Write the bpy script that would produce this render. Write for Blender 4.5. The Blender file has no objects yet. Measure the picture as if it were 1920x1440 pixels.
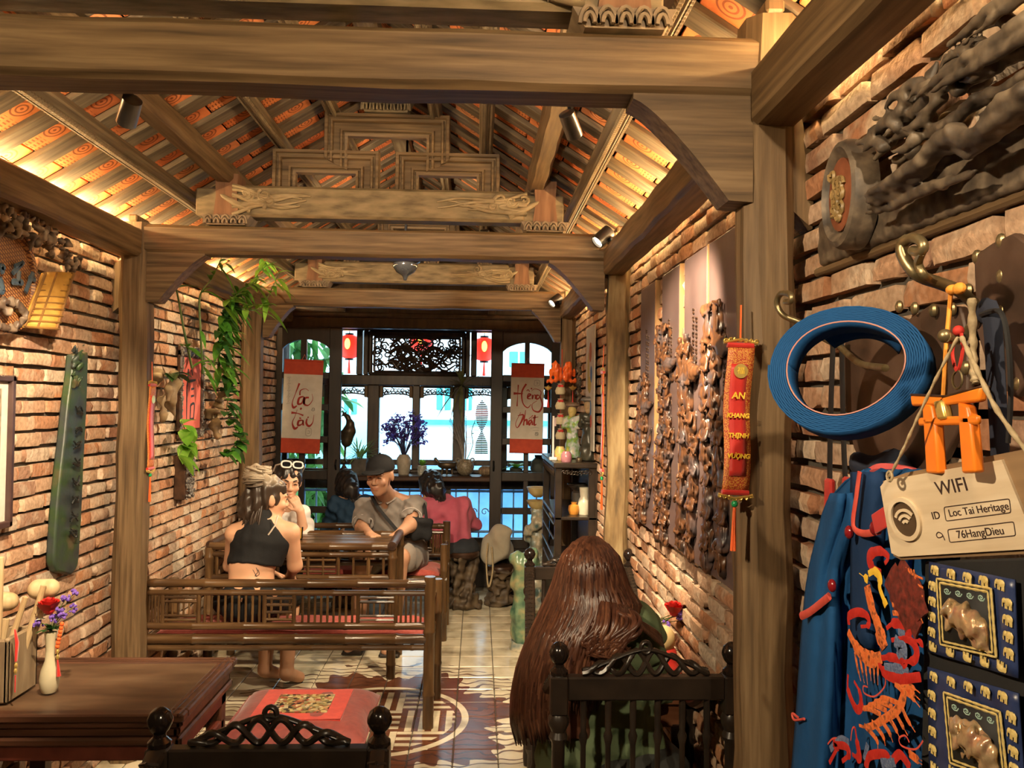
import bpy, math, random
import numpy as np
from mathutils import Vector, Matrix, Euler, Quaternion
SC = bpy.context.scene
COL = SC.collection
PI = math.pi
rnd = random.Random(7)

# ---------------------------------------------------------------- camera
F, CX, CY, H = 1500.0, 960.0, 720.0, 1.57
def _basis(y, p, r):
    f = Vector((math.sin(y)*math.cos(p), math.cos(y)*math.cos(p), math.sin(p)))
    rt = Vector((math.cos(y), -math.sin(y), 0)); up = rt.cross(f)
    c, s = math.cos(r), math.sin(r)
    return c*rt+s*up, -s*rt+c*up, f
CR, CU, CF = _basis(math.radians(2.41), math.radians(1.34), math.radians(.74))
CPOS = Vector((0, 0, H))
cd = bpy.data.cameras.new('camera'); co = bpy.data.objects.new('camera', cd); COL.objects.link(co)
cd.sensor_width = 36; cd.lens = F/1920*36; cd.clip_start = .05; cd.clip_end = 200
co.matrix_world = Matrix(((CR.x, CU.x, -CF.x, 0), (CR.y, CU.y, -CF.y, 0), (CR.z, CU.z, -CF.z, H), (0, 0, 0, 1)))
SC.camera = co
def ray(x, y): return CF*F+CR*(x-CX)+CU*(CY-y)
def atY(x, y, d): v = ray(x, y); return CPOS+v*(d/v.y)
def atX(x, y, c): v = ray(x, y); return CPOS+v*(c/v.x)
def atZ(x, y, c): v = ray(x, y); return CPOS+v*((c-H)/v.z)
def proj(p):
    q = Vector(p)-CPOS; w = q.dot(CF)
    if w < .05: return None
    return CX+F*q.dot(CR)/w, CY-F*q.dot(CU)/w, w

# ---------------------------------------------------------------- world, view, large lights
wd = bpy.data.worlds.new('sky'); SC.world = wd; wd.use_nodes = True
bg = wd.node_tree.nodes['Background']; bg.inputs[0].default_value = (.62, .86, 1.0, 1); bg.inputs[1].default_value = 3.6
vs = SC.view_settings; vs.view_transform = 'Standard'; vs.look = 'None'; vs.exposure = .8; vs.gamma = 1; vs.use_curve_mapping = False
cy_ = SC.cycles; cy_.max_bounces = 5; cy_.diffuse_bounces = 3; cy_.glossy_bounces = 2; cy_.transmission_bounces = 4; cy_.transparent_max_bounces = 12; cy_.adaptive_threshold = .05; cy_.sample_clamp_indirect = 6; cy_.caustics_reflective = False; cy_.caustics_refractive = False
WARM = (1.0, .72, .38); WARM2 = (1.0, .78, .50)
def spot(name, p, target, watt, angle=60, blend=.5, col=WARM2, r=.03):
    l = bpy.data.lights.new(name, 'SPOT'); l.energy = watt; l.color = col; l.spot_size = math.radians(angle); l.spot_blend = blend; l.shadow_soft_size = r
    o = bpy.data.objects.new(name, l); COL.objects.link(o); o.location = p
    o.rotation_euler = (Vector(target)-Vector(p)).to_track_quat('-Z', 'Y').to_euler()
    return o

# ---------------------------------------------------------------- mesh helpers
def link(o, parent=None):
    COL.objects.link(o)
    if parent is not None: o.parent = parent
    return o
def tag(o, label=None, cat=None, group=None, kind=None):
    if label: o['label'] = label
    if cat: o['category'] = cat
    if group: o['group'] = group
    if kind: o['kind'] = kind
    return o
def thing(name, label, cat, loc=(0, 0, 0), rz=0, group=None, kind=None):
    o = bpy.data.objects.new(name, None); o.empty_display_size = .05; COL.objects.link(o)
    o.location = loc; o.rotation_euler = (0, 0, rz)
    return tag(o, label, cat, group, kind)
def struct(name, loc=(0, 0, 0)):
    o = bpy.data.objects.new(name, None); o.empty_display_size = .05; COL.objects.link(o); o.location = loc; o['kind'] = 'structure'; return o
def copy_tree(o, parent=None, label=None, group=None):
    c = o.copy(); COL.objects.link(c); c.parent = parent
    if label: c['label'] = label
    if group: c['group'] = group
    for ch in list(o.children): copy_tree(ch, c)
    return c

class MB:
    def __init__(s): s.v = []; s.f = []; s.m = None
    def add(s, vs, fs):
        o = len(s.v)
        if s.m is not None: vs = [s.m@Vector(v) for v in vs]
        s.v += [tuple(v) for v in vs]; s.f += [tuple(i+o for i in f) for f in fs]; return s
    def frame(s, o=(0, 0, 0), x=None, y=None, z=None):
        X, Y_, Z = Vector(x), Vector(y), Vector(z)
        s.m = Matrix(((X.x, Y_.x, Z.x, o[0]), (X.y, Y_.y, Z.y, o[1]), (X.z, Y_.z, Z.z, o[2]), (0, 0, 0, 1))); return s
    def box(s, x0, x1, y0, y1, z0, z1, b=0):
        if x0 > x1: x0, x1 = x1, x0
        if y0 > y1: y0, y1 = y1, y0
        if z0 > z1: z0, z1 = z1, z0
        if b <= 0:
            return s.add([(x0, y0, z0), (x1, y0, z0), (x1, y1, z0), (x0, y1, z0), (x0, y0, z1), (x1, y0, z1), (x1, y1, z1), (x0, y1, z1)],
                  [(3, 2, 1, 0), (4, 5, 6, 7), (0, 1, 5, 4), (1, 2, 6, 5), (2, 3, 7, 6), (3, 0, 4, 7)])
        b = min(b, (x1-x0)*.49, (y1-y0)*.49, (z1-z0)*.49)
        vs = []; idx = {}
        for ix, X in enumerate((x0, x1)):
            for iy, Y_ in enumerate((y0, y1)):
                for iz, Z in enumerate((z0, z1)):
                    sx, sy, sz = (b if not ix else -b), (b if not iy else -b), (b if not iz else -b)
                    for k, p in enumerate(((X, Y_+sy, Z+sz), (X+sx, Y_, Z+sz), (X+sx, Y_+sy, Z))):
                        idx[ix, iy, iz, k] = len(vs); vs.append(p)
        I = lambda a, b_, c, k: idx[a, b_, c, k]
        fs = []
        for a in (0, 1):
            q = [I(a, 0, 0, 0), I(a, 1, 0, 0), I(a, 1, 1, 0), I(a, 0, 1, 0)]; fs.append(q if a else q[::-1])
            q = [I(0, a, 0, 1), I(1, a, 0, 1), I(1, a, 1, 1), I(0, a, 1, 1)]; fs.append(q[::-1] if a else q)
            q = [I(0, 0, a, 2), I(1, 0, a, 2), I(1, 1, a, 2), I(0, 1, a, 2)]; fs.append(q if a else q[::-1])
        for a in (0, 1):
            for c in (0, 1):
                fs.append([I(a, c, 0, 0), I(a, c, 1, 0), I(a, c, 1, 1), I(a, c, 0, 1)])
                fs.append([I(a, 0, c, 0), I(a, 1, c, 0), I(a, 1, c, 2), I(a, 0, c, 2)])
                fs.append([I(0, a, c, 1), I(1, a, c, 1), I(1, a, c, 2), I(0, a, c, 2)])
        for a in (0, 1):
            for c in (0, 1):
                for e in (0, 1): fs.append([I(a, c, e, 0), I(a, c, e, 1), I(a, c, e, 2)])
        return s.add(vs, fs)
    def tube(s, pts, r, n=8, cap=True, flat=1.0, up=None):
        pts = [Vector(p) for p in pts]; N = len(pts)
        rs = [r]*N if isinstance(r, (int, float)) else list(r)
        if len(rs) != N: rs = [rs[0]+(rs[-1]-rs[0])*i/(N-1) for i in range(N)] if len(rs) == 2 else [rs[min(len(rs)-1, int(i*len(rs)/N))] for i in range(N)]
        t = (pts[1]-pts[0]).normalized()
        u = Vector(up) if up else (Vector((0, 0, 1)) if abs(t.z) < .9 else Vector((1, 0, 0)))
        vs = []
        for i in range(N):
            t = (pts[min(i+1, N-1)]-pts[max(i-1, 0)])
            t = t.normalized() if t.length > 1e-9 else Vector((0, 0, 1))
            if up: u = Vector(up)
            w = t.cross(u); w = w.normalized() if w.length > 1e-6 else Vector((1, 0, 0)); u = w.cross(t).normalized()
            for k in range(n):
                a = 2*PI*k/n; vs.append(pts[i]+w*(math.cos(a)*rs[i])+u*(math.sin(a)*rs[i]*flat))
        fs = []
        for i in range(N-1):
            for k in range(n):
                a, b = i*n+k, i*n+(k+1) % n; fs.append((a, b, b+n, a+n))
        if cap: fs += [tuple(range(n))[::-1], tuple(range((N-1)*n, N*n))]
        return s.add(vs, fs)
    def lathe(s, prof, n=16, o=(0, 0, 0), sx=1, sy=1):
        vs = []; fs = []; N = len(prof)
        for r, z in prof:
            for k in range(n): a = 2*PI*k/n; vs.append((o[0]+r*sx*math.cos(a), o[1]+r*sy*math.sin(a), o[2]+z))
        for i in range(N-1):
            for k in range(n): a, b = i*n+k, i*n+(k+1) % n; fs.append((a, b, b+n, a+n))
        if prof[0][0] > 1e-5: fs.append(tuple(range(n))[::-1])
        if prof[-1][0] > 1e-5: fs.append(tuple(range((N-1)*n, N*n)))
        return s.add(vs, fs)
    def prism(s, poly, y0, y1):            # polygon in XZ (counter-clockwise), extruded along Y
        n = len(poly); vs = [(x, y0, z) for x, z in poly]+[(x, y1, z) for x, z in poly]
        fs = [tuple(range(n)), tuple(range(n, 2*n))[::-1]]+[(i+n, (i+1) % n+n, (i+1) % n, i) for i in range(n)]
        return s.add(vs, fs)
    def ball(s, c, r, n=10, m=7):
        r = (r, r, r) if isinstance(r, (int, float)) else r
        vs = [(c[0], c[1], c[2]-r[2])]
        for j in range(1, m):
            p = -PI/2+PI*j/m
            for k in range(n): a = 2*PI*k/n; vs.append((c[0]+r[0]*math.cos(p)*math.cos(a), c[1]+r[1]*math.cos(p)*math.sin(a), c[2]+r[2]*math.sin(p)))
        vs.append((c[0], c[1], c[2]+r[2])); e = len(vs)-1; fs = []
        for k in range(n): fs.append((0, 1+(k+1) % n, 1+k)); fs.append((e, 1+(m-2)*n+k, 1+(m-2)*n+(k+1) % n))
        for j in range(m-2):
            for k in range(n): a = 1+j*n+k; b = 1+j*n+(k+1) % n; fs.append((a, b, b+n, a+n))
        return s.add(vs, fs)
    def grid(s, fn, nu, nv):
        vs = [fn(i/nu, j/nv) for j in range(nv+1) for i in range(nu+1)]
        fs = [(j*(nu+1)+i, j*(nu+1)+i+1, (j+1)*(nu+1)+i+1, (j+1)*(nu+1)+i) for j in range(nv) for i in range(nu)]
        return s.add(vs, fs)
    def leaf(s, p, d, L, w, up=(0, 0, 1), droop=.3, n=4, fold=.25):    # a blade with a central fold
        p, d, up = Vector(p), Vector(d).normalized(), Vector(up); sd = d.cross(up)
        sd = sd.normalized() if sd.length > 1e-4 else Vector((1, 0, 0)); nn = sd.cross(d).normalized(); vs = []; fs = []
        for i in range(n+1):
            t = i/n; c = p+d*(L*t)-Vector((0, 0, 1))*(droop*L*t*t); ww = w*.5*math.sin(PI*min(1, .06+t*.94))**.8
            vs += [c+sd*ww+nn*(ww*fold), c, c-sd*ww+nn*(ww*fold)]
        for i in range(n): a = i*3; fs += [(a, a+1, a+4, a+3), (a+1, a+2, a+5, a+4)]
        return s.add(vs, fs)
    def mesh(s, name, mat=None, ang=35):
        me = bpy.data.meshes.new(name); me.from_pydata(s.v, [], s.f)
        if ang is not None:
            me.shade_smooth()
            if ang < 180: me.set_sharp_from_angle(angle=math.radians(ang))
        if mat: me.materials.append(mat)
        me.update(); return me
    def build(s, name, mat=None, parent=None, ang=35):
        return link(bpy.data.objects.new(name, s.mesh(name, mat, ang)), parent)
def inst(name, me, parent, loc=(0, 0, 0), rot=None, scale=None):
    o = bpy.data.objects.new(name, me); o.location = loc
    if rot: o.rotation_euler = rot
    if scale: o.scale = scale
    return link(o, parent)
def spiral(c, r0, r1, a0, turns, n=14, z=0):
    return [(c[0]+(r0+(r1-r0)*i/n)*math.cos(a0+turns*2*PI*i/n), c[1]+(r0+(r1-r0)*i/n)*math.sin(a0+turns*2*PI*i/n), z) for i in range(n+1)]
def bez(p, n=10):                          # Catmull-Rom through points
    p = [Vector(q) for q in p]; out = []
    for i in range(len(p)-1):
        a, b, c, d = p[max(i-1, 0)], p[i], p[i+1], p[min(i+2, len(p)-1)]
        for k in range(n):
            t = k/n; out.append(.5*((2*b)+(c-a)*t+(2*a-5*b+4*c-d)*t*t+(3*b-a-3*c+d)*t**3))
    return out+[p[-1]]

# ---------------------------------------------------------------- materials
def nn(t, typ, **kw):
    n = t.nodes.new(typ)
    for k, v in kw.items():
        if hasattr(n, k): setattr(n, k, v)
        else: n.inputs[k].default_value = v
    return n
def base_mat(name, rough, metal=0, spec=.5):
    m = bpy.data.materials.new(name); m.use_nodes = True; t = m.node_tree; b = t.nodes['Principled BSDF']
    b.inputs['Roughness'].default_value = rough; b.inputs['Metallic'].default_value = metal; b.inputs['Specular IOR Level'].default_value = spec
    return m, t, b
def c4(c): return (c[0], c[1], c[2], 1)
def ramp(t, fac, cols, lo=.3, hi=.7):
    r = nn(t, 'ShaderNodeValToRGB'); e = r.color_ramp.elements
    while len(e) < len(cols): e.new(.5)
    for i, c in enumerate(cols): e[i].position = lo+(hi-lo)*i/max(1, len(cols)-1); e[i].color = c4(c)
    t.links.new(fac, r.inputs[0]); return r.outputs[0]
def M(name, cols, rough=.6, scale=(8, 8, 8), bump=0, metal=0, spec=.5, detail=5, dist=.0, lo=.3, hi=.7, bdist=.004, rnd_off=True, sheen=0, bscale=None, trans=0, emit=0):
    if isinstance(cols[0], (int, float)): cols = [cols, tuple(c*.72 for c in cols)]
    m, t, b = base_mat(name, rough, metal, spec)
    if isinstance(scale, (int, float)): scale = (scale,)*3
    tc = nn(t, 'ShaderNodeTexCoord'); mp = nn(t, 'ShaderNodeMapping'); mp.inputs['Scale'].default_value = scale
    t.links.new(tc.outputs['Object'], mp.inputs['Vector'])
    if rnd_off:
        oi = nn(t, 'ShaderNodeObjectInfo'); mu = nn(t, 'ShaderNodeMath', operation='MULTIPLY'); mu.inputs[1].default_value = 37.0
        t.links.new(oi.outputs['Random'], mu.inputs[0]); t.links.new(mu.outputs[0], mp.inputs['Location'])
    no = nn(t, 'ShaderNodeTexNoise'); no.inputs['Scale'].default_value = 1; no.inputs['Detail'].default_value = detail; no.inputs['Distortion'].default_value = dist
    t.links.new(mp.outputs[0], no.inputs['Vector'])
    t.links.new(ramp(t, no.outputs['Fac'], cols, lo, hi), b.inputs['Base Color'])
    if bump:
        src = no.outputs['Fac']
        if bscale:
            n2 = nn(t, 'ShaderNodeTexNoise'); n2.inputs['Scale'].default_value = bscale; n2.inputs['Detail'].default_value = 4
            t.links.new(tc.outputs['Object'], n2.inputs['Vector']); src = n2.outputs['Fac']
        bp = nn(t, 'ShaderNodeBump'); bp.inputs['Strength'].default_value = bump; bp.inputs['Distance'].default_value = bdist
        t.links.new(src, bp.inputs['Height']); t.links.new(bp.outputs[0], b.inputs['Normal'])
    if sheen: b.inputs['Sheen Weight'].default_value = sheen
    if trans: b.inputs['Transmission Weight'].default_value = trans
    if emit: b.inputs['Emission Color'].default_value = c4(cols[0]); b.inputs['Emission Strength'].default_value = emit
    return m
def leafmat(name, cols, rough=.45, scale=12, tr=.45):
    m = M(name, cols, rough, scale, .1); t = m.node_tree; b = t.nodes['Principled BSDF']; tl = nn(t, 'ShaderNodeBsdfTranslucent'); mx = nn(t, 'ShaderNodeMixShader'); mx.inputs[0].default_value = tr
    t.links.new(b.inputs['Base Color'].links[0].from_socket, tl.inputs[0]); t.links.new(b.outputs[0], mx.inputs[1]); t.links.new(tl.outputs[0], mx.inputs[2]); t.links.new(mx.outputs[0], t.nodes['Material Output'].inputs[0]); return m
def emission(name, col, strength):
    m, t, b = base_mat(name, .5); b.inputs['Base Color'].default_value = c4(col); b.inputs['Emission Color'].default_value = c4(col); b.inputs['Emission Strength'].default_value = strength; return m
def wood(name, cols, axis='x', rough=.55, g=3.0, c=62.0, bump=.35, spec=.35, lo=.28, hi=.72):
    sc = {'x': (g, c, c), 'y': (c, g, c), 'z': (c, c, g)}[axis]
    return M(name, cols, rough, sc, bump, spec=spec, detail=6, dist=.22, lo=lo, hi=hi, bdist=.003)
OAK = [(.062, .037, .018), (.138, .086, .042), (.21, .138, .072)]
W = {a: wood('aged_timber_'+a, OAK, a) for a in 'xyz'}
WG = {a: wood('grey_timber_'+a, [(.075, .05, .028), (.15, .105, .058), (.22, .165, .095)], a, bump=.45) for a in 'xyz'}
BLK = M('black_lacquer_wood', [(.012, .009, .007), (.03, .02, .014)], .32, 14, .15)
DBR = wood('dark_brown_wood', [(.018, .009, .006), (.05, .024, .014), (.075, .036, .02)], 'x', .38, 2, 30, .2)
DBRY = wood('dark_brown_wood_y', [(.018, .009, .006), (.05, .024, .014), (.075, .036, .02)], 'y', .38, 2, 30, .2)
METB = M('black_metal', (.02, .02, .022), .4, 20, 0, metal=.6)
METS = M('satin_metal', (.32, .32, .33), .32, 20, 0, metal=.9)
# ---------------------------------------------------------------- organic shapes: signed distance field + surface nets
class SDF:
    def __init__(s, lo, hi, h):
        s.lo = np.array(lo, float); s.h = h; s.n = np.maximum(4, np.ceil((np.array(hi)-s.lo)/h).astype(int)+1)
        s.d = np.full(s.n, 1.0, np.float32)
    def sub(s, lo, hi):
        a = np.clip(np.floor((np.array(lo)-s.lo)/s.h).astype(int), 0, s.n-1); b = np.clip(np.ceil((np.array(hi)-s.lo)/s.h).astype(int)+1, 1, s.n)
        sl = tuple(slice(i, max(j, i+1)) for i, j in zip(a, b))
        g = [(s.lo[k]+s.h*np.arange(sl[k].start, sl[k].stop)).astype(np.float32) for k in range(3)]
        return sl, g[0][:, None, None], g[1][None, :, None], g[2][None, None, :]
    def mix(s, sl, e, k, cut=False):
        d = s.d[sl]
        if cut: e = -e; h = np.clip(.5+.5*(e-d)/k, 0, 1); s.d[sl] = d+(e-d)*h+k*h*(1-h); return
        h = np.clip(.5+.5*(e-d)/k, 0, 1); s.d[sl] = e+(d-e)*h-k*h*(1-h)
    def cone(s, a, b, ra, rb, k=.02, cut=False):
        a, b = np.array(a, float), np.array(b, float); m = max(ra, rb)+k+.05
        sl, X, Y_, Z = s.sub(np.minimum(a, b)-m, np.maximum(a, b)+m); ab = b-a; L2 = max(1e-9, (ab**2).sum())
        t_ = np.clip(((X-a[0])*ab[0]+(Y_-a[1])*ab[1]+(Z-a[2])*ab[2])/L2, 0, 1)
        e = np.sqrt((X-a[0]-ab[0]*t_)**2+(Y_-a[1]-ab[1]*t_)**2+(Z-a[2]-ab[2]*t_)**2)-(ra+(rb-ra)*t_)
        s.mix(sl, e, k, cut); return s
    def chain(s, pts, rs, k=.02, cut=False):
        for i in range(len(pts)-1): s.cone(pts[i], pts[i+1], rs[i], rs[i+1], k, cut)
        return s
    def ell(s, c, r, k=.02, rot=None, cut=False):
        c = np.array(c, float); r = np.array((r, r, r) if isinstance(r, (int, float)) else r, float); m = r.max()+k+.05
        sl, X, Y_, Z = s.sub(c-m, c+m); x, y, z = X-c[0], Y_-c[1], Z-c[2]
        if rot is not None:
            R = np.array(Euler(rot).to_matrix()).T; x, y, z = R[0, 0]*x+R[0, 1]*y+R[0, 2]*z, R[1, 0]*x+R[1, 1]*y+R[1, 2]*z, R[2, 0]*x+R[2, 1]*y+R[2, 2]*z
        q = np.sqrt((x/r[0])**2+(y/r[1])**2+(z/r[2])**2); q2 = np.sqrt((x/r[0]**2)**2+(y/r[1]**2)**2+(z/r[2]**2)**2)
        s.mix(sl, q*(q-1)/np.maximum(q2, 1e-6), k, cut); return s
    def rbox(s, c, hs, rad, k=.02, rot=None, cut=False):
        c = np.array(c, float); hs = np.array(hs, float); m = np.linalg.norm(hs)+k+.05
        sl, X, Y_, Z = s.sub(c-m, c+m); x, y, z = X-c[0], Y_-c[1], Z-c[2]
        if rot is not None:
            R = np.array(Euler(rot).to_matrix()).T; x, y, z = R[0, 0]*x+R[0, 1]*y+R[0, 2]*z, R[1, 0]*x+R[1, 1]*y+R[1, 2]*z, R[2, 0]*x+R[2, 1]*y+R[2, 2]*z
        qx, qy, qz = np.abs(x)-hs[0]+rad, np.abs(y)-hs[1]+rad, np.abs(z)-hs[2]+rad
        e = np.sqrt(np.maximum(qx, 0)**2+np.maximum(qy, 0)**2+np.maximum(qz, 0)**2)+np.minimum(np.maximum(qx, np.maximum(qy, qz)), 0)-rad
        s.mix(sl, e, k, cut); return s
    def noise(s, amp, f, seed=0):
        r = np.random.RandomState(seed); sl, X, Y_, Z = s.sub(s.lo, s.lo+s.h*s.n)
        for _ in range(5):
            v = r.normal(size=3)*f; s.d += (amp*.5*np.sin(X*v[0]+Y_*v[1]+Z*v[2]+r.uniform(0, 6))).astype(np.float32)
        return s
    def clip(s, axis, val, keep):         # keep = +1 keeps coordinates above val
        sl, X, Y_, Z = s.sub(s.lo, s.lo+s.h*s.n); c = (X, Y_, Z)[axis]; s.d = np.maximum(s.d, ((val-c) if keep > 0 else (c-val))+0*s.d); return s
    def mesh(s):
        d = s.d; d = d.copy()
        for ax in range(3):
            i = [slice(None)]*3; i[ax] = 0; d[tuple(i)] = np.maximum(d[tuple(i)], s.h*.5); i[ax] = -1; d[tuple(i)] = np.maximum(d[tuple(i)], s.h*.5)
        n = np.array(d.shape)-1; ins = d < 0; P = np.zeros(tuple(n)+(3,), np.float32); Cn = np.zeros(tuple(n), np.float32)
        def cs(o): return d[o[0]:o[0]+n[0], o[1]:o[1]+n[1], o[2]:o[2]+n[2]]
        for ax in range(3):
            o1, o2 = [k for k in range(3) if k != ax]
            for a in (0, 1):
                for b_ in (0, 1):
                    o = [0, 0, 0]; o[o1] = a; o[o2] = b_; e = list(o); e[ax] = 1; va, vb = cs(o), cs(e); msk = (va < 0) != (vb < 0)
                    tt = np.where(msk, va/np.where(msk, va-vb, 1), 0); mf = msk.astype(np.float32)
                    P[..., ax] += tt*mf; P[..., o1] += a*mf; P[..., o2] += b_*mf; Cn += mf
        act = Cn > 0; idx = np.full(tuple(n), -1, np.int64); idx[act] = np.arange(act.sum()); g = np.argwhere(act)
        V = (g+P[act]/Cn[act][:, None])*s.h+s.lo; Fs = []
        for ax in range(3):
            o1, o2 = [(1, 2), (2, 0), (0, 1)][ax]; N = d.shape; sl0 = [slice(1, N[k]-1) for k in range(3)]; sl0[ax] = slice(0, N[ax]-1); sl1 = list(sl0); sl1[ax] = slice(1, N[ax])
            A, B = ins[tuple(sl0)], ins[tuple(sl1)]; w = np.argwhere(A != B)
            if not len(w): continue
            flip = ~A[tuple(w.T)]; base = w.copy(); base[:, o1] += 1; base[:, o2] += 1
            q = []
            for da, db in ((-1, -1), (0, -1), (0, 0), (-1, 0)):
                c = base.copy(); c[:, o1] += da; c[:, o2] += db; q.append(idx[c[:, 0], c[:, 1], c[:, 2]])
            q = np.stack(q, 1); q[flip] = q[flip][:, ::-1]; Fs.append(q)
        return V, np.concatenate(Fs)
    def build(s, name, mat, parent=None, colfn=None):
        V, Fq = s.mesh(); me = bpy.data.meshes.new(name); me.vertices.add(len(V)); me.vertices.foreach_set('co', V.astype(np.float32).ravel())
        me.loops.add(Fq.size); me.loops.foreach_set('vertex_index', Fq.astype(np.int32).ravel()); me.polygons.add(len(Fq)); me.polygons.foreach_set('loop_start', np.arange(0, Fq.size, 4, dtype=np.int32))
        me.update(calc_edges=True); me.validate(); me.shade_smooth(); me.materials.append(mat)
        if colfn is not None:
            a = me.color_attributes.new('Col', 'FLOAT_COLOR', 'POINT'); c = np.ones((len(V), 4), np.float32); c[:, :3] = colfn(V); a.data.foreach_set('color', c.ravel())
        return link(bpy.data.objects.new(name, me), parent)
def colmat(name, rough=.55, spec=.4, bump=0, bscale=60, sub=0, sheen=0):
    m, t, b = base_mat(name, rough, 0, spec); at = nn(t, 'ShaderNodeVertexColor', layer_name='Col'); t.links.new(at.outputs[0], b.inputs['Base Color'])
    if bump:
        tc = nn(t, 'ShaderNodeTexCoord'); no = nn(t, 'ShaderNodeTexNoise'); no.inputs['Scale'].default_value = bscale; t.links.new(tc.outputs['Object'], no.inputs['Vector'])
        bp = nn(t, 'ShaderNodeBump'); bp.inputs['Strength'].default_value = bump; bp.inputs['Distance'].default_value = .003; t.links.new(no.outputs['Fac'], bp.inputs['Height']); t.links.new(bp.outputs[0], b.inputs['Normal'])
    if sub: b.inputs['Subsurface Weight'].default_value = sub; b.inputs['Subsurface Radius'].default_value = (.01, .004, .002)
    if sheen: b.inputs['Sheen Weight'].default_value = sheen
    return m
# ================================================================ room shell
XL, XR = -1.63, .70
Y1, Y2, Y3 = 1.66, 3.6, 5.5
YB, YD, YW = -1.6, 6.45, 6.95
XC, ZR, SL = -.44, 3.065, .62
TH = math.atan(SL)
def zr(dx): return ZR-SL*dx

# ---- brick
m, t, b = base_mat('old_brick', .88, 0, .25)
tc = nn(t, 'ShaderNodeTexCoord'); geo = nn(t, 'ShaderNodeNewGeometry'); oi = nn(t, 'ShaderNodeObjectInfo')
ad = nn(t, 'ShaderNodeMath', operation='ADD'); t.links.new(geo.outputs['Random Per Island'], ad.inputs[0]); t.links.new(oi.outputs['Random'], ad.inputs[1])
fr = nn(t, 'ShaderNodeMath', operation='FRACT'); t.links.new(ad.outputs[0], fr.inputs[0])
base = ramp(t, fr.outputs[0], [(.49, .235, .115), (.37, .17, .095), (.57, .40, .27), (.49, .275, .16), (.60, .50, .39), (.44, .195, .095), (.54, .35, .225), (.33, .175, .115), (.61, .46, .335), (.46, .22, .115)], 0, 1)
no = nn(t, 'ShaderNodeTexNoise'); no.inputs['Scale'].default_value = 11; no.inputs['Detail'].default_value = 6; t.links.new(geo.outputs['Position'], no.inputs['Vector'])
mx = nn(t, 'ShaderNodeMix', data_type='RGBA'); mx.inputs[7].default_value = (.62, .50, .38, 1)
mr = nn(t, 'ShaderNodeMapRange'); mr.inputs[1].default_value = .50; mr.inputs[2].default_value = .68; mr.inputs[4].default_value = .75
t.links.new(no.outputs['Fac'], mr.inputs[0]); t.links.new(mr.outputs[0], mx.inputs[0]); t.links.new(base, mx.inputs[6])
n2 = nn(t, 'ShaderNodeTexNoise'); n2.inputs['Scale'].default_value = 70; n2.inputs['Detail'].default_value = 5; t.links.new(geo.outputs['Position'], n2.inputs['Vector'])
mx2 = nn(t, 'ShaderNodeMix', data_type='RGBA', blend_type='MULTIPLY'); mx2.inputs[0].default_value = .6
t.links.new(mx.outputs[2], mx2.inputs[6]); t.links.new(ramp(t, n2.outputs['Fac'], [(.45, .4, .36), (1, 1, 1)], .3, .6), mx2.inputs[7]); t.links.new(mx2.outputs[2], b.inputs['Base Color'])
bp = nn(t, 'ShaderNodeBump'); bp.inputs['Strength'].default_value = .7; bp.inputs['Distance'].default_value = .006; t.links.new(n2.outputs['Fac'], bp.inputs['Height']); t.links.new(bp.outputs[0], b.inputs['Normal'])
BRICK = m
MORTAR = M('grey_mortar', [(.055, .047, .038), (.10, .085, .068)], .95, 30, .5)
PLASTER = M('dark_plaster', [(.10, .075, .055), (.15, .11, .08)], .9, 8, .2)
def brick_template(r):
    nu, nv = 4, 2; vs = []; fs = []; ys = [-.5, -.44, 0, .44, .5]; zs = [-.5, 0, .5]
    for j in range(3):
        for i in range(5):
            edge = (i in (0, 4)) + (j in (0, 2)); x = 1-.10*(edge > 0)-.16*(edge > 1)+r.uniform(-.11, .11)
            y = ys[i]+r.uniform(-.02, .02); z = zs[j]*(.93 if i in (0, 4) else 1)+r.uniform(-.05, .05)
            vs.append((x, y, z))
    for j in range(2):
        for i in range(4): a = j*5+i; fs.append((a, a+1, a+6, a+5))
    ring = [0, 1, 2, 3, 4, 9, 14, 13, 12, 11, 10, 5]; o = 15
    for k in ring: vs.append((0, vs[k][1]*.98, vs[k][2]*.98))
    for q in range(12): a, c = ring[q], ring[(q+1) % 12]; fs.append((c, a, o+q, o+(q+1) % 12))
    return vs, fs
BT = [brick_template(rnd) for _ in range(14)]
BME = []
for vs_, fs_ in BT:
    mb = MB(); mb.add(vs_, fs_); BME.append(mb.mesh('brick', BRICK, 50))
def brick_wall(wall, x, sgn, y0, y1, z0, z1, keep=300, seed=1, pitch=.058):
    r = random.Random(seed); lst = []; z = z0; row = 0
    while z < z1:
        y = y0-r.uniform(0, .15)
        while y < y1:
            L = r.choice((.165, .175, .185, .19, .17, .10, .09, .155)); lst.append((y+L/2, z+pitch*.42, L-.010, pitch-.0125+r.uniform(-.004, .002), r.uniform(.018, .032), r.randrange(14), r.uniform(-.012, .012))); y += L
        z += pitch; row += 1
    sc = []
    for i, (y, zz, L, h, tk, k, rx) in enumerate(lst):
        p = proj((x, y, zz)); a = 0
        if p and -40 < p[0] < 1960 and -40 < p[1] < 1480: a = L*h*abs(x)/max(.3, p[2])**3
        sc.append((a, i))
    sc.sort(reverse=True); top = set(i for a, i in sc[:keep] if a > 0); rest = MB()
    for i, (y, zz, L, h, tk, k, rx) in enumerate(lst):
        if i in top:
            inst('brick', BME[k], wall, (x, y, zz), (rx, 0, 0 if sgn > 0 else PI), (tk, L, h))
        else:
            rest.add([(x+sgn*v[0]*tk, y+sgn*v[1]*L, zz+v[2]*h) for v in BT[k][0]], BT[k][1])
    o = rest.build('brick_field', BRICK, wall, 50); o['kind'] = 'stuff'
wl = struct('wall_left'); MB().box(XL-.12, XL+.002, YB, YW, 0, 2.36).build('mortar_bed', MORTAR, wl)
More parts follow.
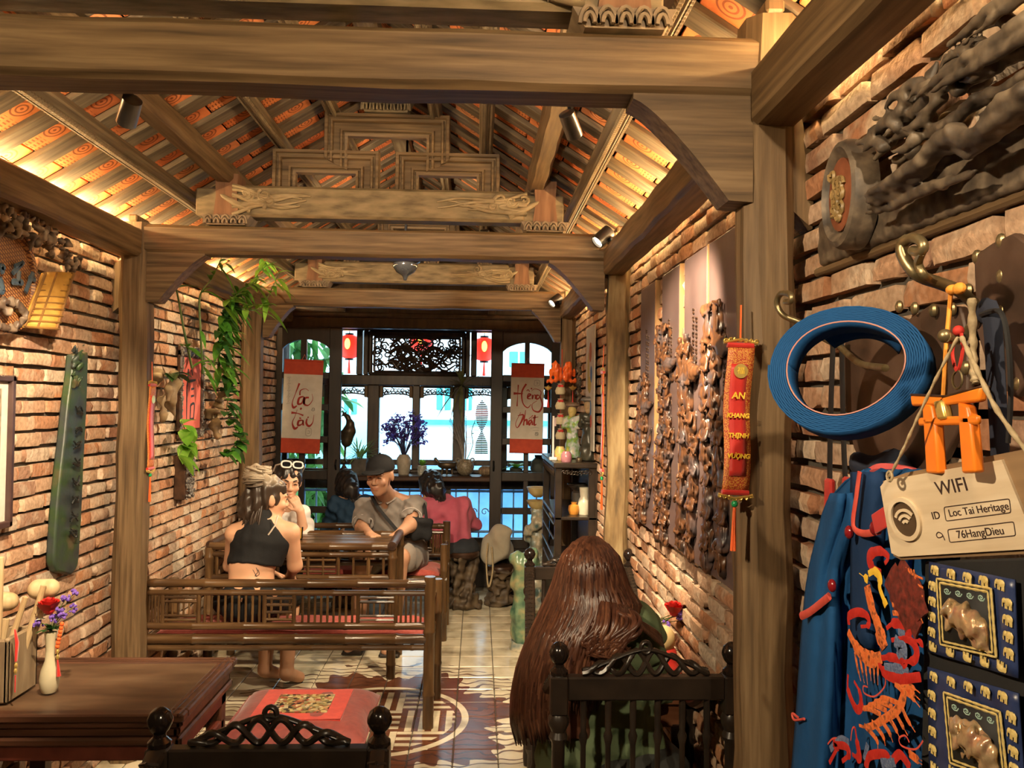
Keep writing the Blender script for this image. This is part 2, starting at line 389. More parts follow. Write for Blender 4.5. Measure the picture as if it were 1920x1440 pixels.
wr = struct('wall_right'); MB().box(XR-.002, XR+.12, YB, YW, 0, 2.36).build('mortar_bed', MORTAR, wr)
brick_wall(wl, XL, 1, 1.9, 6.4, 0, 2.33, 300, 3)
brick_wall(wr, XR, -1, .3, 6.4, .0, 2.33, 300, 5, .054)
wb = MB().box(XL-.12, XR+.12, YB-.1, YB, 0, 3.2).build('wall_back', PLASTER); wb['kind'] = 'structure'

# ---- floor of printed cement tiles
m, t, b = base_mat('printed_floor_tile', .2, 0, .5)
geo = nn(t, 'ShaderNodeNewGeometry'); sep = nn(t, 'ShaderNodeSeparateXYZ'); t.links.new(geo.outputs['Position'], sep.inputs[0])
def mth(op, a, b_=None, c=None):
    n = nn(t, 'ShaderNodeMath', operation=op)
    for i, v in enumerate((a, b_, c)):
        if v is None: continue
        if isinstance(v, (int, float)): n.inputs[i].default_value = v
        else: t.links.new(v, n.inputs[i])
    return n.outputs[0]
def mixc(f, a, b_):
    n = nn(t, 'ShaderNodeMix', data_type='RGBA')
    if isinstance(f, (int, float)): n.inputs[0].default_value = f
    else: t.links.new(f, n.inputs[0])
    for i, v in ((6, a), (7, b_)):
        if isinstance(v, tuple): n.inputs[i].default_value = c4(v)
        else: t.links.new(v, n.inputs[i])
    return n.outputs[2]
px_, py_ = sep.outputs[0], sep.outputs[1]
MX, MY, MR = -.46, 4.02, .40
dx = mth('SUBTRACT', px_, MX); dy = mth('SUBTRACT', py_, MY)
rad = mth('SQRT', mth('ADD', mth('MULTIPLY', dx, dx), mth('MULTIPLY', dy, dy))); ang = mth('ARCTAN2', dy, dx)
no = nn(t, 'ShaderNodeTexNoise'); no.inputs['Scale'].default_value = 6; no.inputs['Detail'].default_value = 7; t.links.new(geo.outputs['Position'], no.inputs['Vector'])
cream = ramp(t, no.outputs['Fac'], [(.24, .19, .12), (.52, .45, .32), (.66, .58, .43)], .28, .62)
brown = ramp(t, no.outputs['Fac'], [(.085, .030, .016), (.15, .055, .028)], .3, .7)
# maze of the longevity medallion: alternate bars by quadrant
ax_, ay_ = mth('ABSOLUTE', dx), mth('ABSOLUTE', dy)
bx_ = mth('GREATER_THAN', mth('FRACT', mth('MULTIPLY', mth('ADD', dx, 5), 15.5)), .5); by_ = mth('GREATER_THAN', mth('FRACT', mth('MULTIPLY', mth('ADD', dy, 5), 15.5)), .5)
cell = mth('GREATER_THAN', mth('FRACT', mth('ADD', mth('MULTIPLY', mth('FLOOR', mth('MULTIPLY', mth('ADD', dx, 5.03), 3.9)), .5), mth('MULTIPLY', mth('FLOOR', mth('MULTIPLY', mth('ADD', dy, 5.03), 3.9)), .5))), .25)
maze = mth('ADD', mth('MULTIPLY', bx_, cell), mth('MULTIPLY', by_, mth('SUBTRACT', 1, cell)))
inm = mth('LESS_THAN', rad, MR-.03); ringm = mth('MULTIPLY', mth('GREATER_THAN', rad, MR), mth('LESS_THAN', rad, MR+.035))
# phoenix field: brown body around the medallion with a flame edge, and line drawing
wob = mth('MULTIPLY', mth('SINE', mth('MULTIPLY', ang, 34)), .035); wob2 = mth('MULTIPLY', mth('SINE', mth('MULTIPLY', ang, 7)), .07)
body = mth('LESS_THAN', mth('SUBTRACT', rad, mth('ADD', wob, wob2)), .63)
wv = nn(t, 'ShaderNodeTexWave', wave_type='RINGS'); wv.inputs['Scale'].default_value = 5; wv.inputs['Distortion'].default_value = 9; wv.inputs['Detail'].default_value = 1.5; wv.inputs['Detail Scale'].default_value = 1.2; t.links.new(geo.outputs['Position'], wv.inputs['Vector'])
lines = mth('LESS_THAN', wv.outputs['Fac'], .12)
zone = mth('MULTIPLY', mth('GREATER_THAN', rad, .48), mth('LESS_THAN', rad, .78))
c1_ = mixc(mth('MULTIPLY', lines, mth('LESS_THAN', rad, .86)), cream, (.12, .07, .05))
c2_ = mixc(body, c1_, mixc(mth('MULTIPLY', lines, .7), brown, (.045, .018, .012)))
c3_ = mixc(mth('MULTIPLY', inm, 1), c2_, mixc(maze, brown, cream))
c4_ = mixc(ringm, c3_, cream)
t.links.new(c4_, b.inputs['Base Color'])
bp = nn(t, 'ShaderNodeBump'); bp.inputs['Strength'].default_value = .12; bp.inputs['Distance'].default_value = .004; t.links.new(no.outputs['Fac'], bp.inputs['Height']); t.links.new(bp.outputs[0], b.inputs['Normal'])
FLOORT = m
fl = struct('floor'); MB().box(XL-.12, XR+.12, YB, 8.3, -.12, -.006).build('grout_bed', M('dark_grout', (.06, .05, .04), .9), fl)
ft = MB().box(-.098, .098, -.0925, .0925, -.02, 0, .003).mesh('floor_tile', FLOORT)
FTL = []
for i in range(-8, 5):
    for j in range(-6, 20):
        x, y = -.09+.2*i+.1, 3.475+.189*j+.094
        if x+.1 < XL-.02 or x-.1 > XR+.02: continue
        FTL.append((x, y))
for x, y in FTL: inst('floor_tile', ft, fl, (x, y, rnd.uniform(-.0012, .0008)), (rnd.uniform(-.003, .003), rnd.uniform(-.003, .003), 0))
o = MB().box(XL, XR, YB, 2.33, -.02, 0).build('floor_near', FLOORT, fl)

# ---- roof slopes: rafters carrying relief tiles
m, t, b = base_mat('orange_relief_tile', .75, 0, .3)
tc = nn(t, 'ShaderNodeTexCoord'); sep = nn(t, 'ShaderNodeSeparateXYZ'); t.links.new(tc.outputs['Object'], sep.inputs[0])
oi = nn(t, 'ShaderNodeObjectInfo'); no = nn(t, 'ShaderNodeTexNoise'); no.inputs['Scale'].default_value = 25; no.inputs['Detail'].default_value = 5
geo = nn(t, 'ShaderNodeNewGeometry'); t.links.new(geo.outputs['Position'], no.inputs['Vector'])
tcol = ramp(t, oi.outputs['Random'], [(.62, .17, .05), (.72, .25, .085), (.52, .13, .04), (.68, .29, .12)], 0, 1)
u_, v_ = sep.outputs[0], sep.outputs[1]
rr = mth('SQRT', mth('ADD', mth('POWER', mth('ADD', u_, .02), 2), mth('POWER', v_, 2)))
rings = mth('MULTIPLY', mth('LESS_THAN', mth('FRACT', mth('MULTIPLY', rr, 62)), .38), mth('LESS_THAN', rr, .042))
bars = mth('MULTIPLY', mth('LESS_THAN', mth('FRACT', mth('MULTIPLY', u_, 75)), .4), mth('GREATER_THAN', u_, .03))
bars2 = mth('MULTIPLY', bars, mth('LESS_THAN', mth('FRACT', mth('MULTIPLY', v_, 33)), .6))
eng = mth('MAXIMUM', rings, bars2)
cc = mixc(mth('MULTIPLY', eng, .75), tcol, (.13, .03, .012))
mul = nn(t, 'ShaderNodeMix', data_type='RGBA', blend_type='MULTIPLY'); mul.inputs[0].default_value = .5
t.links.new(cc, mul.inputs[6]); t.links.new(ramp(t, no.outputs['Fac'], [(.5, .42, .38), (1, 1, 1)], .3, .6), mul.inputs[7]); t.links.new(mul.outputs[2], b.inputs['Base Color'])
bp = nn(t, 'ShaderNodeBump'); bp.inputs['Strength'].default_value = .8; bp.inputs['Distance'].default_value = .004; bp.invert = True; t.links.new(eng, bp.inputs['Height']); t.links.new(bp.outputs[0], b.inputs['Normal'])
RTILE = m
RAFT = wood('rafter_board', [(.05, .035, .021), (.105, .075, .045), (.165, .122, .074)], 'x', .7, 4, 50, .4)
LEN = 1.30/math.cos(TH); RP = .195
tile_me = MB().box(-.088, .088, -.062, .062, 0, .014, .003).mesh('roof_tile', RTILE)
raft_me = MB().box(0, LEN, -.043, .043, 0, .022, .004).mesh('rafter', RAFT)
DARKW = M('dark_underboard', (.02, .013, .009), .9)
for side, nm in ((-1, 'left'), (1, 'right')):
    ce = struct('ceiling_'+nm)
    rotm = (Matrix.Rotation(PI if side < 0 else 0, 4, 'Z')@Matrix.Rotation(TH, 4, 'Y')).to_euler()
    ud = Vector((side*math.cos(TH), 0, -math.sin(TH))); nd = Vector((side*math.sin(TH), 0, math.cos(TH)))
    for j in range(-6, 26):
        y = 2.64+RP*j
        inst('rafter', raft_me, ce, Vector((XC, y, ZR)), rotm)
        if y < .9: continue
        for k in range(8):
            c = Vector((XC, y+RP/2, ZR))+ud*(.09+.182*k)+nd*(.018+.006*(k % 2)); inst('roof_tile', tile_me, ce, c, rotm)
    q = MB().frame((XC, 0, ZR), ud, (0, side, 0), nd); q.box(0, LEN, side*YB if side > 0 else -8.0, 8.0 if side > 0 else -YB, .05, .09); q.build('roof_sheet', DARKW, ce)

# ---- timbers
def beam_mesh(axis, p0, p1, w, h, seed=0, bev=.012, wob=.003):
    r = random.Random(seed); n = 14; L = p1-p0; vs = []; fs = []
    prof = [(-w/2+bev, -h/2), (w/2-bev, -h/2), (w/2, -h/2+bev), (w/2, h/2-bev), (w/2-bev, h/2), (-w/2+bev, h/2), (-w/2, h/2-bev), (-w/2, -h/2+bev)]
    for i in range(n+1):
        ju, jv = r.uniform(-wob, wob), r.uniform(-wob, wob)
        for a, c in prof:
            a2, c2 = a+ju+r.uniform(-wob, wob)*.5, c+jv+r.uniform(-wob, wob)*.5; l = p0+L*i/n
            vs.append((l, a2, c2) if axis == 'x' else (-a2, l, c2) if axis == 'y' else (a2, c2, l))
    for i in range(n):
        for k in range(8): a, c = i*8+k, i*8+(k+1) % 8; fs.append((a, c, c+8, a+8))
    fs += [tuple(range(8))[::-1], tuple(range(n*8, n*8+8))]
    mb = MB(); mb.add(vs, fs); return mb
def colum(x, y, label, w=.115, seed=1, mat=None, tenon=0, h=2.34):
    c = thing('timber_column', label, 'column', (x, y, 0), group='timber columns along the walls')
    beam_mesh('z', .0, h, w, w, seed, .026, .005).build('shaft', mat or W['z'], c)
    if tenon:
        mb = MB(); s = tenon; mb.prism([(0, 1.98), (.045, 1.94), (.05, 2.08), (.04, 2.16), (0, 2.18)] if s > 0 else [(0, 2.18), (-.04, 2.16), (-.05, 2.08), (-.045, 1.94), (0, 1.98)], -.03, .03)
        mb.v = [(v[0]+s*w*.42, v[1], v[2]) for v in mb.v]; mb.build('tenon', W['z'], c)
        mb = MB(); mb.box(-.02, .02, -w*.55, w*.55, h, h+.03, .006); mb.build('tongue', W['z'], c)
    return c
colum(.600, Y1, 'thick near column carrying the red lucky banner and coat hooks', .108, 1, None, 1, 2.38)
colum(.632, Y2, 'rough weathered column between carved wall panels and black altar cabinet', .10, 2, wood('weathered_log', [(.06, .04, .022), (.20, .13, .06), (.33, .25, .13)], 'z', .75, 5, 26, .9), 1)
colum(.615, Y3, 'column behind the red fish garland at the right wall', .10, 3)
colum(-1.515, Y2, 'column between dark wooden plank and red framed calligraphy on left wall', .122, 4, None, -1)
colum(-1.535, Y3, 'column at the left wall beside the door scroll, behind hanging plants', .13, 5)
colum(-1.515, Y1, 'column at the left wall, end support of the nearest tie beam', .12, 6)
def bracket(parent, x, s, y, size=.25, dep=.21, th=.085):
    mb = MB(); z = 2.21; pts = [(0, z), (s*size, z)]
    pts += [(s*size*(1-.18*t-.62*t**1.2), z-dep*(t**1.5)*.98-.012) for t in [i/10 for i in range(11)]]+[(0, z-dep*1.05)]
    if s > 0: pts = pts[::-1]
    mb.prism([(x+a, c) for a, c in pts], y-th/2, y+th/2); return mb.build('bracket', W['x'], parent)
for i, (yy, lab) in enumerate(((Y1, 'huge nearest tie beam spanning the top of the picture'), (Y2, 'middle tie beam under the stepped fret frames'), (Y3, 'farthest tie beam in front of the dark doorway'))):
    bt = thing('tie_beam', lab, 'beam', (0, yy, 2.27), group='tie beams across the room')
    beam_mesh('x', -1.56, .58, .105, .125, 20+i, .014, .003).build('timber', W['x'], bt)
    for x, s in ((.56, -1), (-1.46, 1)):
        bo = bracket(bt, x, s, 0, .25 if yy < 5 else .2); bo.location = (0, 0, -2.27)
ev = [(-1.525, 'left', 'eave beam along the top of the left brick wall', 2.25), (.603, 'right', 'eave beam along the top of the right brick wall', 2.21)]
for x, nm, lab, zc in ev:
    e = thing('eave_beam', lab, 'beam', (x, 0, zc)); 
    for a, c_ in ((YB, Y1-.05), (Y1+.05, Y2-.05), (Y2+.05, Y3-.05), (Y3+.05, YD)):
        beam_mesh('y', a, c_, .10, .12, int(a*10)+9, .012, .003).build('timber', W['y'], e)
# LED cove strips behind the eave beams
LED = emission('led_strip', (1.0, .70, .32), 120)
for x, lab in ((-1.586, 'warm LED strip glowing behind the left eave beam'), (.648, 'warm LED strip glowing behind the right eave beam')):
    o = MB().box(x-.006, x+.006, YB+.2, 6.2, -.004, .004).build('led_strip', LED); o.location = (0, 0, 2.322 if x < 0 else 2.284); tag(o, lab, 'light strip')
    if x > 0: pass
# purlins
def rope(mb, x, z, y0, y1, r=.011, pitch=.017):
    n = int((y1-y0)/pitch*3); mb.tube([(x, y0+(y1-y0)*i/n, z) for i in range(n+1)], [r*(.72+.28*abs(math.sin(PI*i/3))) if i % 3 else r*.62 for i in range(n+1)], 6)
for side, sn in ((-1, 'left'), (1, 'right')):
    for k, (d, w, h, orn, what) in enumerate(((.875, .06, .055, 1, 'lowest ribbed purlin with a rope moulding under the %s roof slope'), (.69, .085, .085, 0, 'plain squared purlin resting on the truss posts, %s roof slope'), (.46, .05, .05, 1, 'slim ribbed purlin above the lower fret frames, %s roof slope'), (.23, .05, .05, 1, 'upper ribbed purlin close to the ridge, %s roof slope'))):
        x = XC+side*d; z = zr(d)-h*.5-(.02 if orn else .032)
        p = thing('purlin', what % sn, 'purlin', (x, 0, z), group='purlins under the roof')
        mb = MB(); mb.frame((0, 0, 0), (math.cos(TH), 0, -side*math.sin(TH)), (0, 1, 0), (side*math.sin(TH), 0, math.cos(TH)))
        if orn:
            mb.box(-w/2, w/2, YB, YD, -h/2, h/2, .006); mb.build('bar', WG['y'], p)
            q = MB(); rope(q, -.012*side, -h*.5-.006, .6, YD, .012); rope(q, .016*side, -h*.5-.004, .6, YD, .008); q.build('rope_moulding', WG['y'], p)
        else:
            for a, c_ in ((YB, Y1), (Y1, Y2), (Y2, Y3), (Y3, YD)):
                mb = beam_mesh('y', a+.005, c_-.005, w, h, int(a*7)+3, .016, .004); mb.build('timber', W['y'], p)
rp = MB().box(XC-.045, XC+.045, YB, YD, 2.96, 3.04, .01).build('ridge_beam', WG['y']); tag(rp, 'ridge beam at the very top of the roof', 'beam')

# ---- trusses
REDW = wood('reddish_post_wood', [(.10, .045, .022), (.19, .09, .045), (.25, .13, .07)], 'z', .6, 4, 34, .3)
CARV = M('carved_grey_wood', [(.10, .072, .038), (.19, .14, .075), (.27, .20, .115)], .65, (10, 40, 40), .4)
CARV2 = M('lightened_relief_wood', [(.16, .115, .062), (.27, .20, .115), (.36, .275, .165)], .6, (10, 40, 40), .3)  # paler copy of the beam wood; relief's light-dark contrast put into colour
def fret(mb, x0, x1, zt, zb, w, y, d=.055, zb2=None):
    prof = [(0, 0), (0, .6), (.04, .85), (.16, .85), (.19, .62), (.25, .62), (.28, .8), (.36, .8), (.40, .45), (.66, .45), (.70, .75), (.78, .75), (.81, .58), (.86, .58), (.89, .8), (1, .7), (1, 0)]
    vs = []; fs = []; n = len(prof)
    zb2 = zb if zb2 is None else zb2
    for o_, i_ in (((x0, zb), (x0+w, zb2)), ((x0, zt), (x0+w, zt-w)), ((x1, zt), (x1-w, zt-w)), ((x1, zb), (x1-w, zb2))):
        for t_, h_ in prof: vs.append((o_[0]+(i_[0]-o_[0])*t_, y-d*h_+d*.35, o_[1]+(i_[1]-o_[1])*t_))
    for k in range(3):
        for i in range(n): a, c = k*n+i, k*n+(i+1) % n; fs.append((a, a+n, c+n, c))
    fs += [tuple(range(n)), tuple(range(3*n, 4*n))[::-1]]; mb.add(vs, fs)
def curl(mb, x, z, y, s, size, r, turns=1.2, a0=0, flat=.6, n=12):
    pts = [(x+s*(q[0]), y, z+q[1]) for q in spiral((0, 0), size, size*.18, a0, turns, n)]
    mb.tube(pts, [r*(1-.5*i/n) for i in range(n+1)], 6, flat=1.0)
def flame_relief(mb, xa, xb, zc, hh, y, seed=0):
    # carved cloud-and-flame scrollwork running from xa (deep end) to the tip xb
    r = random.Random(seed); L = xb-xa; s = 1 if L > 0 else -1
    for k in range(7):
        z0 = zc-hh*.8+1.6*hh*k/6; amp = hh*r.uniform(.15, .35); ph = r.uniform(0, 6); e = r.uniform(.6, 1.0)
        pts = [(xa+L*e*t, y-.008, z0*(1-t)+(zc+hh*.3*math.sin(ph))*t+amp*math.sin(ph+t*7)*(1-t*.6)) for t in [i/14 for i in range(15)]]
        mb.tube(pts, [.0125*(1-.75*abs(t*2-.6)/1.4) for t in [i/14 for i in range(15)]], 6)
    for k in range(6):
        x = xa+L*r.uniform(0, .55); z = zc+r.uniform(-.55, .55)*hh; curl(mb, x, z, y-.012, s, r.uniform(.018, .034), .0095, r.uniform(1.1, 1.6), r.uniform(0, 6))
def lotus(mb, x, y, z0, z1, w, dep, n=5):
    mb.prism([(x-w*.38, z0), (x+w*.38, z0), (x+w*.5, z1), (x-w*.5, z1)], y-dep*.45, y+dep*.45)
    for k in range(n):
        t0 = -.5+(k+.5)/n; cx = x+w*.86*t0; pw = w/n*.44; hz = (z1-z0)
        for sc, yy in ((1, .0), (.55, -.006)):
            pts = [(cx+t0*.12*w*0+pw*sc*math.cos(a)*(1), y-dep*.48+yy-.004, z0+hz*.08+hz*.86*sc*math.sin(a)) for a in [PI*i/8 for i in range(9)]]
            mb.tube(pts, .0055, 5)
def truss(y, lab, seed):
    T = thing('roof_truss', lab, 'truss', (0, y, 2.335), group='carved roof trusses on the tie beams')
    def B(mb, nm, mat): o = mb.build(nm, mat, T, 40); o.location = (0, -y, -2.335); return o
    mb = MB(); mb.box(-1.06, .20, y-.05, y+.05, 2.375, 2.515, .012); mb.box(-1.255, -1.0, y-.042, y+.042, 2.378, 2.50, .006); mb.box(.16, .372, y-.042, y+.042, 2.378, 2.50, .006)
    cb = B(mb, 'carved_beam', CARV)
    for xa, xb, sd in ((-1.09, -.72, 1), (.205, -.20, 2)):
        mb = MB(); flame_relief(mb, xa, xb, 2.445, .058, y-.05, seed+sd); s = 1 if xa < 0 else -1
        mb.tube([(xa+s*.08, y-.05, 2.40), (xa+s*.02, y-.055, 2.425), (xa-s*.04, y-.055, 2.46), (xa-s*.065, y-.05, 2.475)], [.016, .016, .01, .003], 6)
        o = mb.build('scroll_relief', CARV2, cb, 60)
    for x in (-1.117, .288):
        mb = MB(); mb.prism([(x-.055, 2.375), (x+.055, 2.375), (x+.045, 2.46), (x+.05, 2.56), (x-.05, 2.56), (x-.045, 2.46)], y-.058, y+.058); B(mb, 'post', REDW)
        mb = MB(); lotus(mb, x, y, 2.335, 2.378, .215, .13); B(mb, 'lotus_base', M('lotus_wood_%d' % seed, [(.14, .10, .06), (.28, .20, .13)], .65, 20, .3))
    for x0, x1, zt, zb in ((-.931, -.456, 2.69, 2.515), (-.386, .085, 2.69, 2.515)):
        mb = MB(); fret(mb, x0, x1, zt, zb, .105, y); B(mb, 'fret_frame', W['x'])
    mb = MB(); fret(mb, -.704, -.142, 2.858, 2.655, .105, y-.004, .055, 2.60); B(mb, 'fret_frame', W['x'])
    mb = MB(); lotus(mb, XC+.01, y, 2.862, 2.935, .25, .07, 7); B(mb, 'lotus_crown', CARV)
    return T
truss(Y1, 'nearest roof truss, its carved beam cut by the top of the picture', 3)
truss(Y2, 'middle roof truss with three stepped fret frames', 5)
truss(Y3, 'far roof truss, scroll-carved beam half hidden behind the middle tie beam', 9)
# ================================================================ helpers for lettering and brush strokes
TEXTS = []
def text(body, parent, mat, loc, size, rx=PI/2, rz=0, align='CENTER', extr=.0006, name='lettering', shear=0, sx=1.0, mtx=None, bold=0):
    c = bpy.data.curves.new(name, 'FONT'); c.body = body; c.size = size; c.align_x = align; c.align_y = 'CENTER'; c.extrude = extr; c.shear = shear; c.offset = bold; c.materials.append(mat)
    o = bpy.data.objects.new(name, c); link(o, parent)
    if mtx is not None: o.matrix_local = mtx
    else: o.location = loc; o.rotation_euler = (rx, 0, rz); o.scale = (sx, 1, 1)
    TEXTS.append(o); return o
def strokes(mb, lst, S=1.0, off=(0, 0), th=.0012):
    # lst: (points 2D, widths) -> raised flat ribbons in XZ plane facing -Y
    for pts, ws in lst:
        P = bez([(p[0]*S+off[0], 0, p[1]*S+off[1]) for p in pts], 6); n = len(P)
        if isinstance(ws, (int, float)): ws = (ws, ws)
        vs = []; fs = []
        for i, p in enumerate(P):
            t = (P[min(i+1, n-1)]-P[max(0, i-1)]).normalized(); s = Vector((-t.z, 0, t.x)); f = i/(n-1)*(len(ws)-1); k = min(int(f), len(ws)-2)
            w = (ws[k]+(ws[k+1]-ws[k])*(f-k))*S*.5
            vs += [p+s*w+Vector((0, -th, 0)), p-s*w+Vector((0, -th, 0)), p+s*w, p-s*w]
        for i in range(n-1): a = i*4; fs += [(a, a+1, a+5, a+4), (a+2, a, a+4, a+6), (a+1, a+3, a+7, a+5)]
        fs += [(0, 2, 3, 1), (n*4-4, n*4-3, n*4-1, n*4-2)]; mb.add(vs, fs)
    return mb
# thin pane: mostly clear, a little mirror
m, t, b = base_mat('window_glass', .03); t.nodes.remove(b)
tr = nn(t, 'ShaderNodeBsdfTransparent'); tr.inputs[0].default_value = (.93, .97, .97, 1); gl = nn(t, 'ShaderNodeBsdfGlossy'); gl.inputs['Roughness'].default_value = .03
lw = nn(t, 'ShaderNodeFresnel'); lw.inputs['IOR'].default_value = 1.35; mxs = nn(t, 'ShaderNodeMixShader'); t.links.new(lw.outputs[0], mxs.inputs[0]); t.links.new(tr.outputs[0], mxs.inputs[1]); t.links.new(gl.outputs[0], mxs.inputs[2])
t.links.new(mxs.outputs[0], t.nodes['Material Output'].inputs[0]); GLASS = m
DOORW = M('door_dark_wood', [(.012, .008, .006), (.028, .017, .012)], .42, (30, 30, 4), .2)
WINW = M('window_dark_wood', [(.022, .013, .008), (.06, .036, .022)], .4, (30, 30, 5), .2)
YW = 6.85
# ---- far gable wall over the doors
g = MB(); g.prism([(XL-.12, 2.22), (XR+.12, 2.22), (XR+.12, 2.42), (XC, 3.15), (XL-.12, 2.42)], YD+.02, YD+.08); g = g.build('wall_far', WINW); g['kind'] = 'structure'
tr1 = struct('trim_1'); MB().box(XL, XR, YD-.04, YD+.06, 2.15, 2.24, .01).build('lintel', WINW, tr1); MB().box(XL, XR, YD-.06, YD-.02, 2.235, 2.275, .01).build('cornice', WINW, tr1)
for x in (-1.10, .10): MB().box(x-.03, x+.03, YD-.05, YD, 2.24, 2.42, .006).build('bracket_post', WINW, tr1)
for s_, x0, x1 in ((-1, XL, XL+.0), (1, XR-.03, XR)):
    pass
def door(name, xa, xb, panes, ya):
    d = struct(name, (xa, ya, 0)); w = xb-xa; Z0, Z1 = .03, 2.15; fw = MB(); T = .02
    def bxx(mb, x0, x1, z0, z1, t_=T, b=.004): mb.box(x0-xa, x1-xa, -t_, t_, z0, z1, b)
    (a0, a1), (b0, b1) = panes
    mb = MB(); bxx(mb, xa, a0, Z0, Z1); mb.build('stile', DOORW, d); mb = MB(); bxx(mb, b1, xb, Z0, Z1); mb.build('stile', DOORW, d)
    mb = MB(); bxx(mb, a1, b0, .47, 2.06, .017); mb.build('muntin', DOORW, d)
    for za, zb in ((.94, 1.01), (.40, .475), (Z0, .12)): mb = MB(); bxx(mb, a0, b1, za, zb); mb.build('rail', DOORW, d)
    for zc in (1.767, 1.514, 1.258, .70): mb = MB(); bxx(mb, a0, b1, zc-.026, zc+.026, .016); mb.build('glazing_bar', DOORW, d)
    # arched head
    pts = [(a0-xa, 2.15), (a0-xa, 1.98)]+[(a0-xa+(b1-a0)*t_, 1.98+.075*math.sin(PI*t_)**.7) for t_ in [i/12 for i in range(1, 12)]]+[(b1-xa, 1.98), (b1-xa, 2.15)]
    mb = MB(); mb.prism(pts, -T, T); mb.build('arched_head', DOORW, d)
    mb = MB(); mb.box(a0-xa, b1-xa, -.008, .008, .12, .40, .0); mb.box(a0-xa+.04, b1-xa-.04, -.016, .016, .16, .36, .01); mb.build('panel', DOORW, d)
    for p0, p1 in panes:
        for z0, z1 in ((1.793, 2.05), (1.54, 1.741), (1.284, 1.488), (1.01, 1.232), (.726, .94), (.475, .674)):
            mb = MB(); mb.box(p0-xa, p1-xa, -.002, .002, z0, z1); mb.build('pane', GLASS, d)
    mb = MB(); hx = (w-.03) if xa < -1 else .03
    mb.tube([(hx, -.02, 1.10), (hx, -.05, 1.06), (hx, -.02, 1.02)], .007, 6); mb.build('handle', METB, d)
    return d
door('door_1', -1.63, -1.093, ((-1.56, -1.418), (-1.371, -1.19)), YD)
door('door_2', .101, .67, ((.196, .372), (.411, .588)), YD)

# ---- carved window to the balcony
wn = struct('window_1', (0, YW, 0))
def wb_(nm, x0, x1, z0, z1, d=.035, mat=None, b=.006, yo=0): mb = MB(); mb.box(x0, x1, yo-d, yo+d, z0, z1, b); return mb.build(nm, mat or WINW, wn)
WX0, WX1 = XL, XR
wb_('head_rail', WX0, WX1, 2.167, 2.25, .045); wb_('top_board', WX0, WX1, 2.25, 2.7, .03)
wb_('mid_rail', WX0, WX1, 1.705, 1.79, .045); wb_('sill_rail', WX0, WX1, 1.03, 1.075); wb_('low_rail', WX0, WX1, .965, .995)
for x0, x1 in ((-1.034, -.985), (-.975, -.935), (-.111, -.075), (-.066, -.016)): wb_('transom_mullion', x0, x1, 1.79, 2.167, .04)
for x0, x1 in ((-1.63, -1.60), (-1.30, -1.22), (-.935, -.836), (-.556, -.493), (-.211, -.111), (.17, .25), (.60, .70)): wb_('post', x0, x1, .995, 1.705, .04)
for x0, x1 in ((-1.60, -1.034), (-.016, .70)): mb = MB(); mb.box(x0, x1, -.002, .002, 1.79, 2.167); mb.build('pane', GLASS, wn)
for x0, x1 in ((-1.60, -1.30), (-1.22, -.935), (-.836, -.556), (-.493, -.211), (-.111, .17), (.25, .60)):
    mb = MB(); mb.box(x0, x1, -.002, .002, 1.075, 1.705); mb.build('pane', GLASS, wn)
fp = MB()
for x0, x1, z0, z1 in ((-.935, -.111, 2.12, 2.167), (-.935, -.111, 1.79, 1.815), (-.935, -.899, 1.8, 2.14), (-.147, -.111, 1.8, 2.14)): fp.box(x0, x1, -.05, -.01, z0, z1, .012)
fp.build('panel_frame', WINW, wn)
lat = MB(); r = random.Random(11)
for k in range(95):
    x, z = r.uniform(-.88, -.165), r.uniform(1.83, 2.11); curl(lat, x, z, r.uniform(-.022, .006), r.choice((-1, 1)), r.uniform(.022, .05), r.uniform(.006, .0105), r.uniform(.9, 1.6), r.uniform(0, 6), n=10)
for k in range(46):
    x, z = r.uniform(-.86, -.3), r.uniform(1.83, 2.11); L = r.uniform(.12, .3); a = r.uniform(-.4, .4)
    lat.tube([(x+L*t_*math.cos(a), r.uniform(-.015, .005), max(1.82, min(2.115, z+L*t_*math.sin(a)+.025*math.sin(t_*9+k)))) for t_ in [i/8 for i in range(9)]], [.004, .009, .011, .01, .009, .008, .006, .004, .002], 5)
for s_ in (-1, 1):   # the pair of facing dragons
    c = -.523; lat.tube(bez([(c+s_*.03, -.02, 1.86), (c+s_*.10, -.02, 1.84), (c+s_*.13, -.02, 1.90), (c+s_*.05, -.02, 1.96), (c+s_*.14, -.02, 2.03), (c+s_*.25, -.02, 1.98), (c+s_*.31, -.02, 2.06)], 6), [.017]*30+[.008]*7, 6)
for x in (-.886, -.16):
    lat.tube([(x, 0, 1.82), (x, 0, 2.115)], .012, 5)
lat.tube([(-.89, 0, 2.113), (-.155, 0, 2.113)], .012, 5); lat.tube([(-.89, 0, 1.82), (-.155, 0, 1.82)], .012, 5)
lat.build('carved_lattice', WINW, wn, 60)
for x0, x1 in ((-1.60, -1.30), (-1.22, -.935), (-.836, -.556), (-.493, -.211), (-.111, .17), (.25, .60)):
    va = MB(); n = 9
    va.tube([(x0, 0, 1.695), (x1, 0, 1.695)], .010, 5)
    for k in range(n*2):
        t_ = (k+.5)/(n*2); x = x0+(x1-x0)*t_; edge = abs(t_-.5)*2
        curl(va, x, 1.665-.018*(k % 2)-.02*edge**2, 0, 1 if k % 2 else -1, .021, .0055, 1.2, r.uniform(0, 6), n=8)
    va.tube([(x0+(x1-x0)*t_, 0, 1.60+.035*math.sin(PI*t_)**.5) for t_ in [i/10 for i in range(11)]], .006, 5)
    va.build('fretwork_valance', WINW, wn, 60)
    for xx, s_ in ((x0, 1), (x1, -1)): wb_('valance_bracket', min(xx, xx+s_*.03), max(xx, xx+s_*.03), 1.60, 1.70, .03, W['z'])
